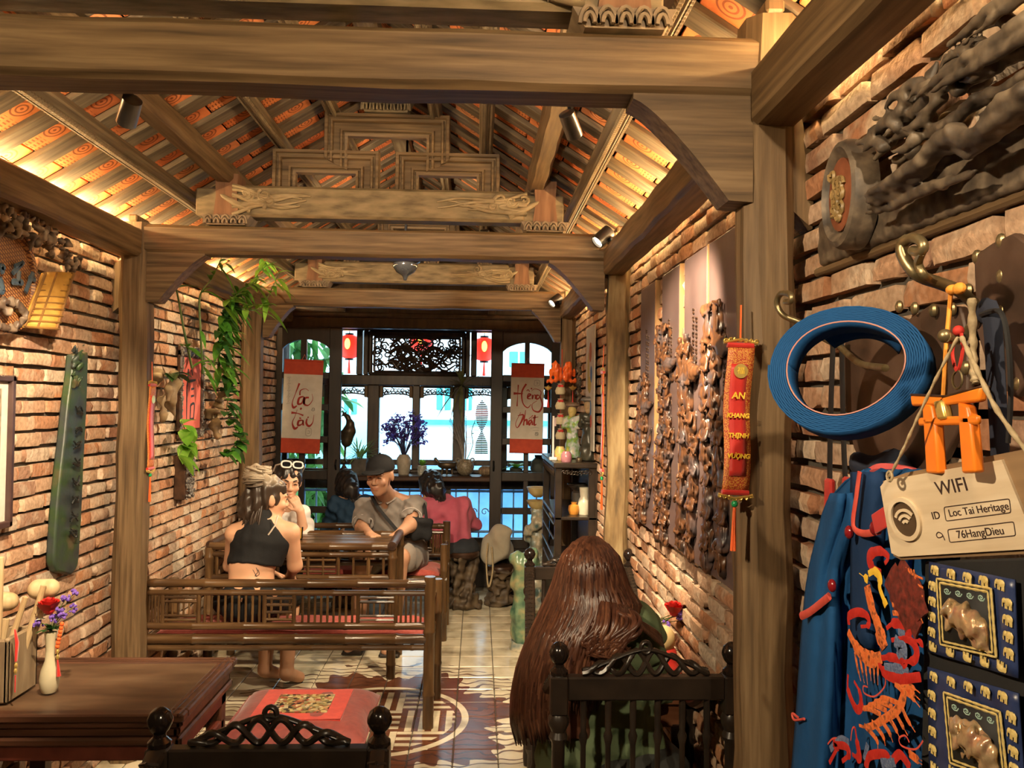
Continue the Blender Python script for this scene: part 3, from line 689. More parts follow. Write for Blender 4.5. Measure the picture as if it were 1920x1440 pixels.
# counter shelf under the window, balustrade below it
sh = MB().box(XL, XR, 6.50, YW+.03, .925, .965, .008).build('window_counter', DBR); tag(sh, 'long dark counter shelf under the carved window, lined with pots', 'counter')
bal = struct('trim_2', (0, YW, 0))
def bl(nm, x0, x1, z0, z1, d=.03): mb = MB(); mb.box(x0, x1, -d, d, z0, z1, .005); mb.build(nm, WINW, bal)
bl('apron_rail', XL, XR, .83, .925); bl('bottom_rail', XL, XR, .0, .42, .02)
for x0, x1 in ((-1.63, -1.55), (-1.10, -1.02), (-.78, -.70), (-.32, -.22), (.12, .2), (.6, .7)): bl('baluster_post', x0, x1, .42, .83)
BLUEI = M('bluelit_iron', [(.10, .20, .36), (.18, .32, .5)], .5, 20)  # bluish light on the railing put into the iron's colour
bs = MB()
for i in range(24):
    x = XL+.05+i*.1; bs.tube([(x, .12, .35), (x, .12, .84)], .008, 5)
    curl(bs, x+.05, .62, .12, 1, .035, .006, 1.2, 0)
bs.tube([(XL, .12, .45), (XR, .12, .45)], .012, 5); bs.tube([(XL, .12, .80), (XR, .12, .80)], .012, 5); bs.build('iron_railing', BLUEI, bal)

# ---- street outside
WHT = M('white_facade', [(.74, .80, .80), (.84, .88, .88)], .8, 3, .1); TEAL = M('teal_shutter', [(.06, .42, .46), (.10, .55, .58)], .5, 8); PBL = M('pale_cyan_wall', [(.42, .82, .84), (.5, .88, .88)], .8, 2)
SBL = M('street_blue', [(.06, .20, .42), (.12, .32, .6)], .6, 3)
fa = thing('house_facade', 'bright white house front across the street', 'building', (0, 13, -4))
MB().box(-9, 9, 0, .3, 0, 11).build('wall', WHT, fa)
MB().box(-.95, 9, -.06, 0, 5.20, 5.28).build('ledge', TEAL, fa); MB().box(-9, -1.75, -.05, 0, 3.3, 5.25).build('lower_wall', PBL, fa)
for x0, x1, z0, z1 in ((-.67, -.44, 5.44, 5.95), (-.24, -.10, 5.44, 5.95), (-2.15, -1.95, 5.35, 5.6), (1.2, 1.45, 5.44, 5.95), (.5, .8, 6.15, 6.4), (-3.6, -3.2, 5.5, 6.2)):
    w_ = MB(); w_.box(x0, x1, -.05, .02, z0, z1, .01); w_ = w_.build('window', TEAL, fa); MB().box((x0+x1)/2-.015, (x0+x1)/2+.015, -.07, -.05, z0, z1).build('meeting_stile', WHT, w_)
aw = MB(); aw.prism([(-9, 0), (9, 0), (9, .06), (-9, .06)], -1.6, 0); aw = aw.build('awning', SBL, fa); aw.location = (0, 0, 4.5)
MB().box(-9, 9, -.08, 0, 0, 4.5).build('shop_front', SBL, fa)
st = MB().box(-15, 15, 8.3, 13, -4.2, -4).build('street', M('asphalt', (.12, .13, .15), .9, 3)); st['kind'] = 'structure'
# red paper lanterns outside
LRED = M('red_lantern_silk', [(.85, .03, .015), (.95, .06, .02)], .6, 6, trans=.0); 
m, t, b = base_mat('lit_lantern_silk', .6); b.inputs['Base Color'].default_value = (.85, .04, .02, 1); b.inputs['Emission Color'].default_value = (1, .03, .015, 1); b.inputs['Emission Strength'].default_value = .9; LRED = m
LBULB = emission('lantern_bulb', (1, .45, .05), 6)
for px, py, lab in ((655, 650, 'red lantern outside, seen through the left transom pane'), (908, 655, 'red lantern outside, seen through the right transom pane'), (790, 640, 'red lantern outside, behind the carved transom lattice')):
    p = atY(px, py, 7.5); l = thing('red_lantern', lab, 'lantern', tuple(p), group='red lanterns outside the window')
    mb = MB(); mb.lathe([(.035, -.11), (.075, -.095), (.105, -.05), (.115, 0), (.105, .05), (.075, .095), (.035, .11)], 20); mb.build('shade', LRED, l)
    mb = MB(); mb.lathe([(.04, -.125), (.04, -.108)], 12); mb.build('bottom_cap', METB, l); mb = MB(); mb.lathe([(.04, .108), (.04, .125), (.003, .126), (.003, .62)], 12); mb.build('hanger', METB, l)
    mb = MB(); mb.tube([(0, 0, -.12), (0, 0, -.25)], [.006, .016], 6); mb.build('tassel', LRED, l)
    mb = MB(); mb.ball((.0, -.117, .02), (.025, .006, .05)); mb.build('glow', LBULB, l)
o = MB().box(-1.7, .8, 7.47, 7.53, 2.66, 2.74, .01).build('trim_3', WINW); o['kind'] = 'structure'
# leafy tree outside on the left
LEAFG = leafmat('tree_leaf', [(.02, .085, .012), (.06, .19, .03), (.15, .36, .08)], .5, 5, .25); r = random.Random(4)
def tree(p, lab, n=420, R=(.9, .7, 1.1)):
    T = thing('street_tree', lab, 'tree', tuple(p)); mb = MB(); mb.tube([(0, 0, -5), (.1, 0, -2), (0, 0, .4)], [.12, .1, .05], 8); mb.build('trunk', DBR, T); mb = MB()
    for k in range(n):
        a, c_, q = r.uniform(0, 2*PI), r.uniform(-1, 1), r.random()**.4; v = Vector((math.cos(a)*math.sqrt(1-c_*c_)*R[0]*q, math.sin(a)*math.sqrt(1-c_*c_)*R[1]*q, c_*R[2]*q))
        mb.leaf(v, (r.uniform(-1, 1), r.uniform(-1, 1), r.uniform(-1.4, .3)), r.uniform(.18, .34), r.uniform(.07, .12), droop=.3, n=3)
    o = mb.build('foliage', LEAFG, T); o['kind'] = 'stuff'; return T
tree((-2.27, 8.8, 1.65), 'leafy green street tree outside the left door', 900, (.78, .4, 1.25)); tree((-1.62, 7.9, .45), 'low green shrub outside the left door panes', 260, (.35, .3, .5))
# ================================================================ furniture
BAM = wood('smoked_bamboo', [(.026, .013, .007), (.068, .034, .014), (.13, .07, .029)], 'x', .28, 3, 22, .15, .5)
BAMZ = wood('smoked_bamboo_z', [(.03, .016, .008), (.085, .044, .018), (.165, .092, .038)], 'z', .28, 3, 22, .15, .5)
REDF = M('red_cushion_cloth', [(.30, .045, .035), (.42, .075, .055)], .85, 60, .35, sheen=.2)
def bamboo(p0, p1, r, parent, name, mat=None, node=.24, n=10, seed=0):
    p0, p1 = Vector(p0), Vector(p1); L = (p1-p0).length; N = max(2, int(L/.04)); rr = random.Random(seed+int(L*977)); ph = rr.uniform(0, node)
    pts = []; rs = []; ts = set([0, L])
    q = ph
    while q < L:
        for d, _ in ((-.012, 1), (-.004, 1.1), (.004, 1.1), (.012, 1)):
            if 0 < q+d < L: ts.add(q+d)
        q += node
    for t_ in sorted(ts):
        d = min([abs(t_-ph-node*k) for k in range(int(L/node)+2)]); pts.append(p0+(p1-p0)*(t_/L)); rs.append(r*(1.1 if d < .006 else .98))
    mb = MB(); mb.tube(pts, rs, n); return mb.build(name, mat or BAM, parent)
def bench(lab):
    L, D = 1.40, .385; B = thing('bamboo_bench', lab, 'bench', group='bamboo benches at the bamboo table')
    # local: x from 0 (left end) to L, back rail at y=0, seat towards +y
    for x in (.02, L-.02):
        bamboo((x, 0, 0), (x, 0, .725), .027, B, 'back_post', BAMZ, .3, 12, 1); bamboo((x+(.02 if x > .5 else 0), D, 0), (x+(.02 if x > .5 else 0), D, .63), .025, B, 'front_post', BAMZ, .27, 12, 2)
        bamboo((x, 0, .58), (x, D, .56), .016, B, 'arm_rail'); bamboo((x, 0, .40), (x, D, .40), .018, B, 'side_rail')
    for z, r in ((.69, .020), (.645, .0135), (.487, .018), (.425, .024)): bamboo((.0, 0, z), (L-.02, 0, z), r, B, 'back_rail', seed=int(z*100))
    bamboo((0, D, .40), (L, D, .40), .024, B, 'front_rail'); bamboo((0, 0, .385), (L, 0, .385), .014, B, 'under_rail')
    c2x = lambda cx_: (atY(240+cx_/2.909, 1150, 3.9).x+1.60)
    def slat(x, z0, z1, r=.0062): bamboo((x, 0, z0), (x, 0, z1), r, B, 'slat', BAMZ, .09, 6, int(x*1000))
    for a, c, n in ((105, 175, 4), (400, 735, 9), (935, 1240, 9), (1475, 1610, 5)):
        for k in range(n): slat(c2x(a+(c-a)*(k+.5)/n), .495, .64)
    for a, c, kind in ((190, 385, 0), (745, 905, 1), (1255, 1460, 0)):
        x0, x1 = c2x(a), c2x(c); slat(x0, .495, .64, .011); slat(x1, .495, .64, .011)
        for z in ((.515, .535, .602, .622) if kind == 0 else (.518, .553, .588, .618)): bamboo((x0, 0, z), (x1, 0, z), .0075, B, 'lattice_bar', BAM, .2, 6)
        if kind == 0:
            for k in range(6): slat(x0+(x1-x0)*(k+.7)/6.4, .54, .60, .005)
        else:
            for z in (.535, .571, .603):
                for k in range(3): slat(x0+(x1-x0)*((k+.5+.25*(z > .56))/3.2), z-.013, z+.013, .006)
    for k in range(6): bamboo((.03, .04+k*.062, .405), (L-.03, .04+k*.062, .405), .014, B, 'seat_pole', seed=k)
    mb = MB()
    def cu(u, v): x, y = .05+u*(L-.10), .03+v*(D-.06); e = min(u, 1-u, v, 1-v)*18; return (x, y, .424+.026*min(1, e)**.5+.003*math.sin(x*23)*math.sin(y*31))
    mb.grid(cu, 40, 14); mb.box(.05, L-.05, .03, D-.03, .418, .426); mb.build('seat_cushion', REDF, B)
    return B
b1 = bench('bamboo bench with its slatted back to the viewer, under the woman in black'); b1.location = (-1.60, 3.9, 0)
b2 = copy_tree(b1, label='bamboo bench on the far side of the bamboo table, under the man in the cap'); b2.location = (-.19, 5.70, 0); b2.rotation_euler = (0, 0, PI)
# bamboo table
T = thing('bamboo_table', 'dark bamboo table between the two bamboo benches', 'table', (0, 0, 0)); tx0, tx1, ty0, ty1, tz = -1.50, -.475, 4.60, 5.03, .745
for k in range(7): y = ty0+.03+(ty1-ty0-.06)*k/7; mb = MB(); mb.box(tx0, tx1-.02, y+.002, y+(ty1-ty0-.06)/7-.002, tz-.014, tz+.002*(k % 2), .004); mb.build('plank', BAM, T)
for y in (ty0, ty1):
    bamboo((tx0, y, tz-.005), (tx1, y, tz-.005), .022, T, 'edge_pole'); bamboo((tx0, y, tz-.05), (tx1, y, tz-.05), .017, T, 'rail'); bamboo((tx0, y, .565), (tx1, y, .565), .019, T, 'rail')
    for k in range(12): x = tx1-.05-k*.085; bamboo((x, y, .58), (x, y, tz-.05), .011 if k % 2 else .008, T, 'slat', BAMZ, .3, 6)
    for z in (.60, .625, .665): bamboo((tx1-.58, y, z), (tx1-.32, y, z), .008, T, 'lattice_bar', BAM, .3, 6)
    bamboo((tx1, y, 0), (tx1, y, tz-.01), .026, T, 'leg', BAMZ, .3, 12); bamboo((tx0, y, 0), (tx0, y, tz-.01), .026, T, 'leg', BAMZ, .3, 12)
bamboo((tx1, ty0-.03, tz+.005), (tx1, ty1+.03, tz+.005), .026, T, 'end_pole', DBRY, .4, 12); bamboo((tx0, ty0, tz+.0), (tx0, ty1, tz+.0), .024, T, 'end_pole', DBRY, .4, 12)
# drink on the bamboo table
jp = atY(560, 1010, 4.8); jg = thing('juice_glass', 'glass of orange drink on the bamboo table', 'glass', (jp.x, 4.8, tz+.002)); MB().lathe([(.022, 0), (.026, .07), (.024, .07), (.021, .004), (0, .004)], 14).build('tumbler', GLASS, jg)
MB().lathe([(.020, .006), (.0235, .062), (0, .062)], 14).build('drink', M('orange_juice', [(.85, .32, .02), (.95, .45, .04)], .3, 9), jg)

# ---- near dark table on the left
RB = wood('red_brown_table_wood', [(.035, .014, .008), (.085, .034, .018), (.13, .055, .03)], 'x', .38, 2.5, 26, .15, .45)
TT = wood('scuffed_table_top', [(.06, .032, .018), (.11, .062, .034), (.16, .10, .058)], 'x', .42, 4, 14, .15, .45)
tb = thing('tea_table', 'dark red-brown tea table with moulded edge at left front', 'table', (-1.235, 2.737, 0)); X0, X1, Ya, Yb, Z = -1.60, -.872, 2.465, 3.012, .62
def TB(nm, mat, *a): mb = MB(); mb.box(a[0]+1.235, a[1]+1.235, a[2]-2.737, a[3]-2.737, a[4], a[5], a[6] if len(a) > 6 else .005); return mb.build(nm, mat, tb)
TB('top_panel', TT, X0+.05, X1-.055, Ya+.045, Yb-.06, Z-.02, Z-.004, .002)
for a in ((X0, X1, Ya, Ya+.045), (X0, X1, Yb-.06, Yb), (X0, X0+.05, Ya+.045, Yb-.06), (X1-.055, X1, Ya+.045, Yb-.06)): TB('top_frame', RB, *a, Z-.025, Z)
for a in ((X0, X1, Yb-.052, Yb-.044), (X0, X1, Yb-.03, Yb-.022), (X1-.02, X1-.012, Ya, Yb), (X1-.04, X1-.034, Ya, Yb)): TB('bead', RB, *a, Z-.01, Z+.003, .002)
for i, (d, z0, z1) in enumerate(((.008, Z-.045, Z-.025), (.02, Z-.075, Z-.045), (.012, Z-.10, Z-.075))):
    for a in ((X0+d, X1-d, Ya+d, Ya+d+.02), (X0+d, X1-d, Yb-d-.02, Yb-d), (X1-d-.02, X1-d, Ya+d, Yb-d)): TB('moulding', RB, *a, z0, z1, .006)
RED2 = M('reddish_apron', [(.10, .022, .014), (.17, .04, .024)], .42, 20, .1)
for a in ((X0+.03, X1-.03, Ya+.03, Ya+.05), (X0+.03, X1-.03, Yb-.05, Yb-.03), (X1-.05, X1-.03, Ya+.03, Yb-.03)): TB('apron', RED2, *a, Z-.15, Z-.10, .004)
for a in ((X0+.03, Ya+.03), (X1-.085, Ya+.03), (X0+.03, Yb-.085), (X1-.085, Yb-.085)): TB('leg', RB, a[0], a[0]+.055, a[1], a[1]+.055, 0, Z-.09, .006)
for a in ((X0+.05, X1-.05, Ya+.03, Ya+.06), (X0+.05, X1-.05, Yb-.06, Yb-.03), (X1-.06, X1-.03, Ya+.05, Yb-.05)): TB('stretcher', RED2, *a, Z-.235, Z-.20, .005)
for k in range(5): TB('shelf_board', RB, X0+.05, X1-.05, Ya+.07+.08*k, Ya+.145+.08*k, .16, .18, .003)

# ---- black carved armchairs
def turned(mb, x, y, z0, z1, r, segs):
    prof = []
    for f, k in segs: prof.append((r*k, z0+(z1-z0)*f))
    mb.lathe(prof, 14, (x, y, 0))
def chair(lab, w=.45):
    C_ = thing('carved_armchair', lab, 'armchair', group='black carved armchairs'); hw = w/2
    for s in (-1, 1):
        x = s*hw; mb = MB(); mb.box(x-.022, x+.022, -.022, .022, .80, .895, .004)
        turned(mb, x, 0, .44, .80, .021, ((0, 1), (.25, .9), (.5, .75), (.8, .8), (.84, 1.15), (.88, .85), (.93, 1.25), (.97, 1.25), (1, 1))); mb.box(x-.024, x+.024, -.024, .024, .36, .46, .004)
        turned(mb, x, 0, 0, .36, .02, ((0, .8), (.1, 1), (.5, .8), (.9, 1.1), (1, 1))); mb.build('back_post', BLK, C_)
        mb = MB(); mb.lathe([(.014, .89), (.023, .897), (.023, .905), (.013, .915), (.012, .922), (.019, .93), (.025, .944), (.025, .952), (.020, .966), (.009, .975), (0, .977)], 16, (x, 0, 0)); mb.build('ball_finial', M('polished_black', (.015, .010, .008), .15, 9), C_)
        # arm with leaf chevrons
        pts = bez([(x, .02, .885), (x*1.02, .12, .83), (x*1.06, .26, .745), (x*1.09, .40, .675), (x*1.10, .50, .655), (x*1.10, .535, .62)], 7); mb = MB(); mb.tube(pts, [.020]*8+[.021]*18+[.022]*8+[.016]*2, 8, flat=.75); arm = mb.build('arm', BLK, C_)
        mb = MB()
        for k in range(3, 32, 1):
            p = pts[k]
            for q in (-1, 1): mb.tube([(p.x+q*.001, p.y+.004, p.z+.0165), (p.x+q*.017, p.y-.006, p.z+.010)], .0042, 5)
        mb.build('leaf_carving', BLK, arm)
        mb = MB(); turned(mb, x*1.08, .46, 0, .64, .019, ((0, .7), (.05, 1), (.15, .8), (.4, .7), (.44, 1.2), (.48, .75), (.66, 1), (.70, 1.3), (.74, .8), (.95, .9), (1, 1.1))); mb.build('front_leg', BLK, C_)
    mb = MB(); mb.box(-hw+.02, hw-.02, -.016, .016, .835, .893, .004); mb.build('top_rail', BLK, C_)
    mb = MB(); mb.box(-hw+.02, hw-.02, -.013, .013, .50, .54, .004); mb.build('lower_rail', BLK, C_)
    mb = MB(); mb.box(-hw-.03, hw+.03, -.01, .47, .42, .445, .008); mb.build('seat', BLK, C_)
    for z0, z1, y in ((.36, .42, .455), (.36, .42, 0)): mb = MB(); mb.box(-hw, hw, y-.012, y+.012, z0, z1, .004); mb.build('apron', BLK, C_)
    for s in (-1, 1): mb = MB(); mb.box(s*hw-.012, s*hw+.012, 0, .46, .18, .21, .004); mb.build('stretcher', BLK, C_)
    for k in range(6):
        x = -hw+w*(k+1)/7; mb = MB(); turned(mb, x, 0, .54, .84, .0088, ((0, 1), (.15, .75), (.6, .8), (.68, 1.35), (.72, .85), (.9, 1), (1, .9))); mb.build('spindle', BLK, C_)
    mb = MB(); W2 = hw-.06     # intertwined vine crest
    for k, (am, ph) in enumerate(((1, 0), (1, PI))):
        pts = []
        for i in range(57):
            t_ = -1+2*i/56; env = .052*(1-abs(t_)**1.6)+.004; pts.append((W2*t_, .006*math.sin(t_*12+ph), .899+env*.5+env*.5*math.sin(t_*10.5+ph)))
        mb.tube(pts, .0075, 6)
    mb.tube([(-W2, 0, .899), (0, 0, .953), (W2, 0, .899)] and bez([(-W2, 0, .897), (-W2*.55, 0, .93), (0, 0, .957), (W2*.55, 0, .93), (W2, 0, .897)], 8), .006, 6)
    mb.tube([(x_, 0, z_) for x_, _, z_ in [(.012*math.cos(a), 0, .962+.014*math.sin(a)) for a in [i*PI/6 for i in range(13)]]], .006, 6)
    mb.build('vine_crest', BLK, C_, 60)
    return C_
ch = chair('black armchair with vine crest, back to the viewer, under the long-haired woman', .435); ch.location = (.428, 2.0, 0)
ch2 = copy_tree(ch, label='black armchair facing the viewer, in front of the long-haired woman'); ch2.location = (.452, 3.5, 0); ch2.rotation_euler = (0, 0, PI); ch2.scale = (1.0, 1, .96)
ch3 = copy_tree(ch, label='black armchair with vine crest at the bottom edge by the tea table'); ch3.location = (-.415, 1.67, 0); ch3.rotation_euler = (0, 0, PI); ch3.scale = (1.02, 1, .965)

# ---- small side table by the wall
sd = thing('side_table', 'small reddish side table by the wall behind the armchair', 'table', (.56, 2.69, 0))
RBO = wood('reddish_side_table_wood', [(.09, .03, .015), (.2, .075, .035), (.28, .12, .06)], 'x', .35, 3, 26, .1)
MB().box(-.11, .11, -.18, .18, .625, .65, .006).build('top', RBO, sd); MB().box(-.095, .095, -.16, .16, .55, .625, .004).build('apron', RBO, sd)
for x in (-.085, .085):
    for y in (-.15, .15): mb = MB(); turned(mb, x, y, 0, .56, .02, ((0, .8), (.1, 1.1), (.2, .8), (.6, .8), (.7, 1.3), (.8, .9), (1, 1))); mb.build('leg', DBR, sd)
# ---- cushioned stool
cs = thing('cushion_stool', 'low stool with red square cushion and brocade centre', 'stool', (-.645, 3.085, 0)); MAROON = M('maroon_cloth', [(.16, .025, .022), (.24, .04, .032)], .7, 40, .3, sheen=.3); BRI = M('bright_red_cloth', [(.42, .03, .02), (.55, .05, .03)], .6, 40, .2, sheen=.3)
def pillow(mb, hx, hy, z0, h, n=20, px=.0):
    def f(u, v): x, y = (u*2-1), (v*2-1); e = (1-abs(x)**5)*(1-abs(y)**5); return (hx*x*(1-.05*(1-abs(y))*abs(x)), hy*y, z0+h*max(0, e)**.5+.003*math.sin(9*x+2)*math.cos(7*y))
    mb.grid(f, n, n)
    def g(u, v): x, y = (u*2-1), (v*2-1); return (hx*x, -hy*y, z0-.012*(1-abs(x)**4)*(1-abs(y)**4))
    mb.grid(g, n, n)
mb = MB(); pillow(mb, .265, .235, .368, .052); cush = mb.build('cushion', MAROON, cs, 80)
mb = MB(); mb.grid(lambda u, v: (.165*(u*2-1), .15*(v*2-1), .4215+.001*math.sin(8*u)), 10, 10); mb.box(-.165, .165, -.15, .15, .41, .4195); mb.build('red_square', BRI, cush, 80)
m, t, b = base_mat('brocade', .55); tc = nn(t, 'ShaderNodeTexCoord'); vo = nn(t, 'ShaderNodeTexVoronoi'); vo.inputs['Scale'].default_value = 75; t.links.new(tc.outputs['Object'], vo.inputs['Vector'])
sp = nn(t, 'ShaderNodeSeparateColor'); t.links.new(vo.outputs['Color'], sp.inputs[0]); t.links.new(ramp(t, sp.outputs[0], [(.02, .015, .012), (.35, .26, .09), (.03, .02, .015), (.55, .48, .3), (.12, .1, .03), (.3, .04, .03), (.45, .36, .16)], .05, .9), b.inputs['Base Color']); BROC = m
mb = MB(); mb.box(-.105, .105, -.09, .09, .415, .4245); mb.build('brocade_patch', BROC, cush)
MB().box(-.23, .23, -.20, .20, .31, .357, .006).build('seat_board', RB, cs)
for x in (-.2, .2):
    for y in (-.16, .16): mb = MB(); turned(mb, x, y, 0, .32, .022, ((0, .8), (.2, 1.1), (.6, .8), (1, 1.1))); mb.build('leg', RB, cs)
# ---- carved root stools
ROOT = M('carved_root_wood', [(.035, .022, .013), (.09, .06, .035), (.15, .105, .06)], .6, 14, .5)
def root_stool(loc, lab, h=.44, seed=1, R=.12):
    o_ = thing('root_stool', lab, 'stool', loc, group='carved root stools at the window counter'); r = random.Random(seed); s = SDF((-R*1.5, -R*1.5, -.01), (R*1.5, R*1.5, h+.02), .008)
    s.ell((0, 0, .03), (R*1.15, R*1.1, .045), .03); s.ell((0, 0, .10), (R*.8, R*.8, .07), .04)
    for k in range(5):
        a = k*2*PI/5+r.uniform(-.3, .3); s.chain([(R*.8*math.cos(a), R*.8*math.sin(a), .04), (R*.5*math.cos(a+.6), R*.5*math.sin(a+.6), h*.45), (R*.75*math.cos(a+1.1), R*.75*math.sin(a+1.1), h-.05)], [.035, .028, .035], .025)
    s.ell((0, 0, h*.55), (R*.5, R*.5, h*.18), .03); s.noise(.012, 45, seed); s.clip(2, 0, 1); s.build('carved_trunk', ROOT, o_)
    mb = MB(); mb.lathe([(R*.7, h-.06), (R*1.0, h-.035), (R*1.02, h-.012), (R*.95, h), (0, h)], 22); mb.build('seat', DBR, o_); return o_
root_stool((-.10, 6.18, 0), 'carved root stool under the woman in pink', .43, 2, .125); root_stool((.19, 6.27, 0), 'carved root stool under the beige canvas bag, beside the right door', .30, 5, .10)
root_stool((-.95, 6.22, 0), 'carved root stool under the person in navy blue', .43, 8, .125)
# ---- altar cabinet by the right wall
ca = thing('altar_cabinet', 'black open altar cabinet by the right wall carrying statues', 'cabinet', (.565, 4.92, 0)); cx0, cx1, cy0, cy1, cz = -.125, .115, -.42, .42, 1.235
MB().box(cx0-.01, cx1, cy0-.015, cy1+.015, cz-.03, cz, .006).build('top', BLK, ca)
for x in (cx0+.02, cx1-.03):
    for y in (cy0+.02, cy1-.02): MB().box(x-.02, x+.02, y-.02, y+.02, 0, cz-.03, .004).build('corner_post', BLK, ca)
for z in (.93, .62, .12): MB().box(cx0, cx1, cy0, cy1, z-.018, z, .004).build('shelf', BLK, ca)
MB().box(cx1-.015, cx1, cy0, cy1, .12, cz-.03).build('back_panel', BLK, ca); MB().box(cx0+.01, cx1-.02, cy0+.02, cy1-.02, .12, .60, .004).build('cupboard', BLK, ca)
mb = MB()
for k in range(9): curl(mb, cx0+.05+k*.018, cz-.055, cy0+.0, 1 if k % 2 else -1, .014, .004, 1.2, k)
mb.build('fretwork', BLK, ca, 60); mb = MB()
for k in range(26): mb.tube([(cx0-.004, q[0], q[1]) for q in [(cy0+.06+k*.028+.016*math.cos(a), cz-.06+.02*math.sin(a)) for a in [i*PI/5 for i in range(8)]]], .004, 5)
mb.build('side_fretwork', BLK, ca, 60)
MB().box(cx0+.035, cx1-.045, cy0+.0, cy0+.02, .20, .56, .01).build('cupboard_door', DBR, ca)
for z in (.70, .80, .885): MB().tube([(cx0, cy0+.02, z), (cx0, cy1-.02, z)], .007, 6).build('side_rail', BLK, ca)
# ================================================================ things on the walls
GOLD = M('gold_leaf', [(.75, .50, .12), (.9, .65, .2)], .3, 20, .2, metal=.7); REDS = M('red_satin', [(.50, .015, .012), (.62, .03, .02)], .45, 30, .1, sheen=.3); ORG = M('orange_paint', [(.86, .20, .015), (.92, .25, .02)], .35, 10); YEL = M('yellow_thread', [(.80, .48, .03), (.9, .6, .06)], .5, 60)
TASS = M('orange_red_cord', [(.75, .10, .02), (.85, .16, .03)], .6, 60, .3)
# ---- red silk banner with gold brocade border
m, t, b = base_mat('gold_brocade_border', .5); tc = nn(t, 'ShaderNodeTexCoord'); no = nn(t, 'ShaderNodeTexVoronoi'); no.inputs['Scale'].default_value = 420; t.links.new(tc.outputs['Object'], no.inputs['Vector']); t.links.new(ramp(t, no.outputs['Distance'], [(.62, .26, .05), (.70, .34, .06), (.42, .05, .02)], .1, .6), b.inputs['Base Color']); BROG = m
def banner(lab, words=True):
    B = thing('lucky_banner', lab, 'banner', group='red lucky banners on the columns'); hw, H2 = .027, .145
    wv = lambda z: .004*math.sin(z*26)
    mb = MB(); mb.grid(lambda u, v: ((u*2-1)*hw+wv(v*2*H2)*.6, -.004-wv(v*2*H2+1)*.6, -H2+v*2*H2), 4, 24); o = mb.build('cloth', BROG, B); sm = o.modifiers.new('thick', 'SOLIDIFY'); sm.thickness = .003
    mb = MB(); mb.grid(lambda u, v: ((u*2-1)*hw*.62+wv(.03+v*.2)*.6, -.0062-wv(.03+v*.2+1)*.6, -H2+.03+v*.225), 3, 20); o = mb.build('red_field', REDS, B); sm = o.modifiers.new('thick', 'SOLIDIFY'); sm.thickness = .001
    for z in (H2+.003, -H2-.003):
        mb = MB(); mb.tube([(-hw, -.004, z), (hw, -.004, z)], .006, 8); mb.build('rod', REDS, B); mb = MB(); sg = 1 if z > 0 else -1
        for k in range(7): x = -hw-.004+k*(2*hw+.008)/6; curl(mb, x, z+sg*(.008+.004*(1-abs(k-3)/3)), -.006, 1, .005, .0025, 1.1, k, n=7)
        mb.tube([(-hw-.008, -.006, z+sg*.004), (0, -.006, z+sg*.012), (hw+.008, -.006, z+sg*.004)], .003, 6); mb.build('gold_crest', GOLD, B, 60)
    mb = MB(); mb.tube([(0, -.004, H2+.012), (0, .0, H2+.085)], .002, 5); mb.build('cord', TASS, B)
    mb = MB(); mb.ball((0, -.004, -H2-.026), .007); mb.build('jade_bead', M('jade', (.02, .35, .12), .2, 20), B); mb = MB()
    for k in range(8): mb.tube([(.002*math.cos(k), -.004+.002*math.sin(k), -H2-.033), (.0045*math.cos(k), -.004+.0045*math.sin(k), -H2-.12)], .0014, 4)
    mb.build('tassel', TASS, B)
    mb = MB(); mb.lathe([(.0125, 0), (.0145, 0), (.0145, .0015), (.0125, .0015)], 20); ob_ = mb.build('medallion', GOLD, B); ob_.rotation_euler = (PI/2, 0, 0); ob_.location = (.001, -.0095, .096)
    if words:
        for w_, z in (('AN', .046), ('KHANG', .006), ('THỊNH', -.034), ('VƯỢNG', -.075)): text(w_, B, YEL, (wv(H2+z)*.6, -.0105, z), .0185 if w_ == 'AN' else .0128, shear=.12, bold=.0005)
        text('福', B, YEL, (.001, -.011, .096), .016)
    return B
bn = banner('red and gold lucky banner lettered AN KHANG THỊNH VƯỢNG on the near column'); bn.location = atY(1382, 785, 1.595); bn.rotation_euler = (0, .03, 0)
bn2 = banner('narrow red lucky banner seen edge-on beside the left column', False); bn2.location = atX(282, 800, -1.448); bn2.rotation_euler = (0, 0, PI/2); bn2.scale = (1.3, 1, 1.25)
bn3 = banner('narrow red lucky banner seen edge-on beside the weathered right column', False); bn3.location = atX(1131, 790, .566); bn3.rotation_euler = (0, 0, -PI/2); bn3.scale = (1.3, 1, 1.5)

# ---- four carved panels
PURP = M('purple_brown_lacquer', [(.115, .075, .075), (.17, .115, .11)], .38, 7, .1); EDGEW = wood('panel_edge_wood', [(.22, .12, .05), (.36, .21, .09)], 'z', .5, 4, 20, .2); COPP = colmat('carved_lacquer_figures', .33, .5)
def figure(s, x, z, h, r, f=1):
    y = -.02; w = h*.16
    s.cone((x, y, z), (x+r.uniform(-.1, .1)*h, y-.008, z+h*.62), w*1.25, w*.9, .006); s.ell((x, y-.010, z+h*.66), (w*1.3, .016, h*.13), .006); s.ell((x+r.uniform(-.05, .05)*h, y-.018, z+h*.87), (w*.62, w*.62, h*.105), .003)
    if r.random() < .6: s.ell((x, y-.016, z+h*.97), (w*.85, w*.7, h*.035), .003)
    for q in (-1, 1): s.chain([(x+q*w*1.2, y-.014, z+h*.68), (x+q*w*1.5, y-.026, z+h*.50), (x+q*w*r.uniform(-.2, .8), y-.034, z+h*r.uniform(.42, .62))], [w*.42, w*.36, w*.26], .004)
    for k in range(3): s.chain([(x+(k-1)*w*.6, y-.024, z+h*.5), (x+(k-1)*w*.9, y-.022, z)], [w*.2, w*.25], .004)
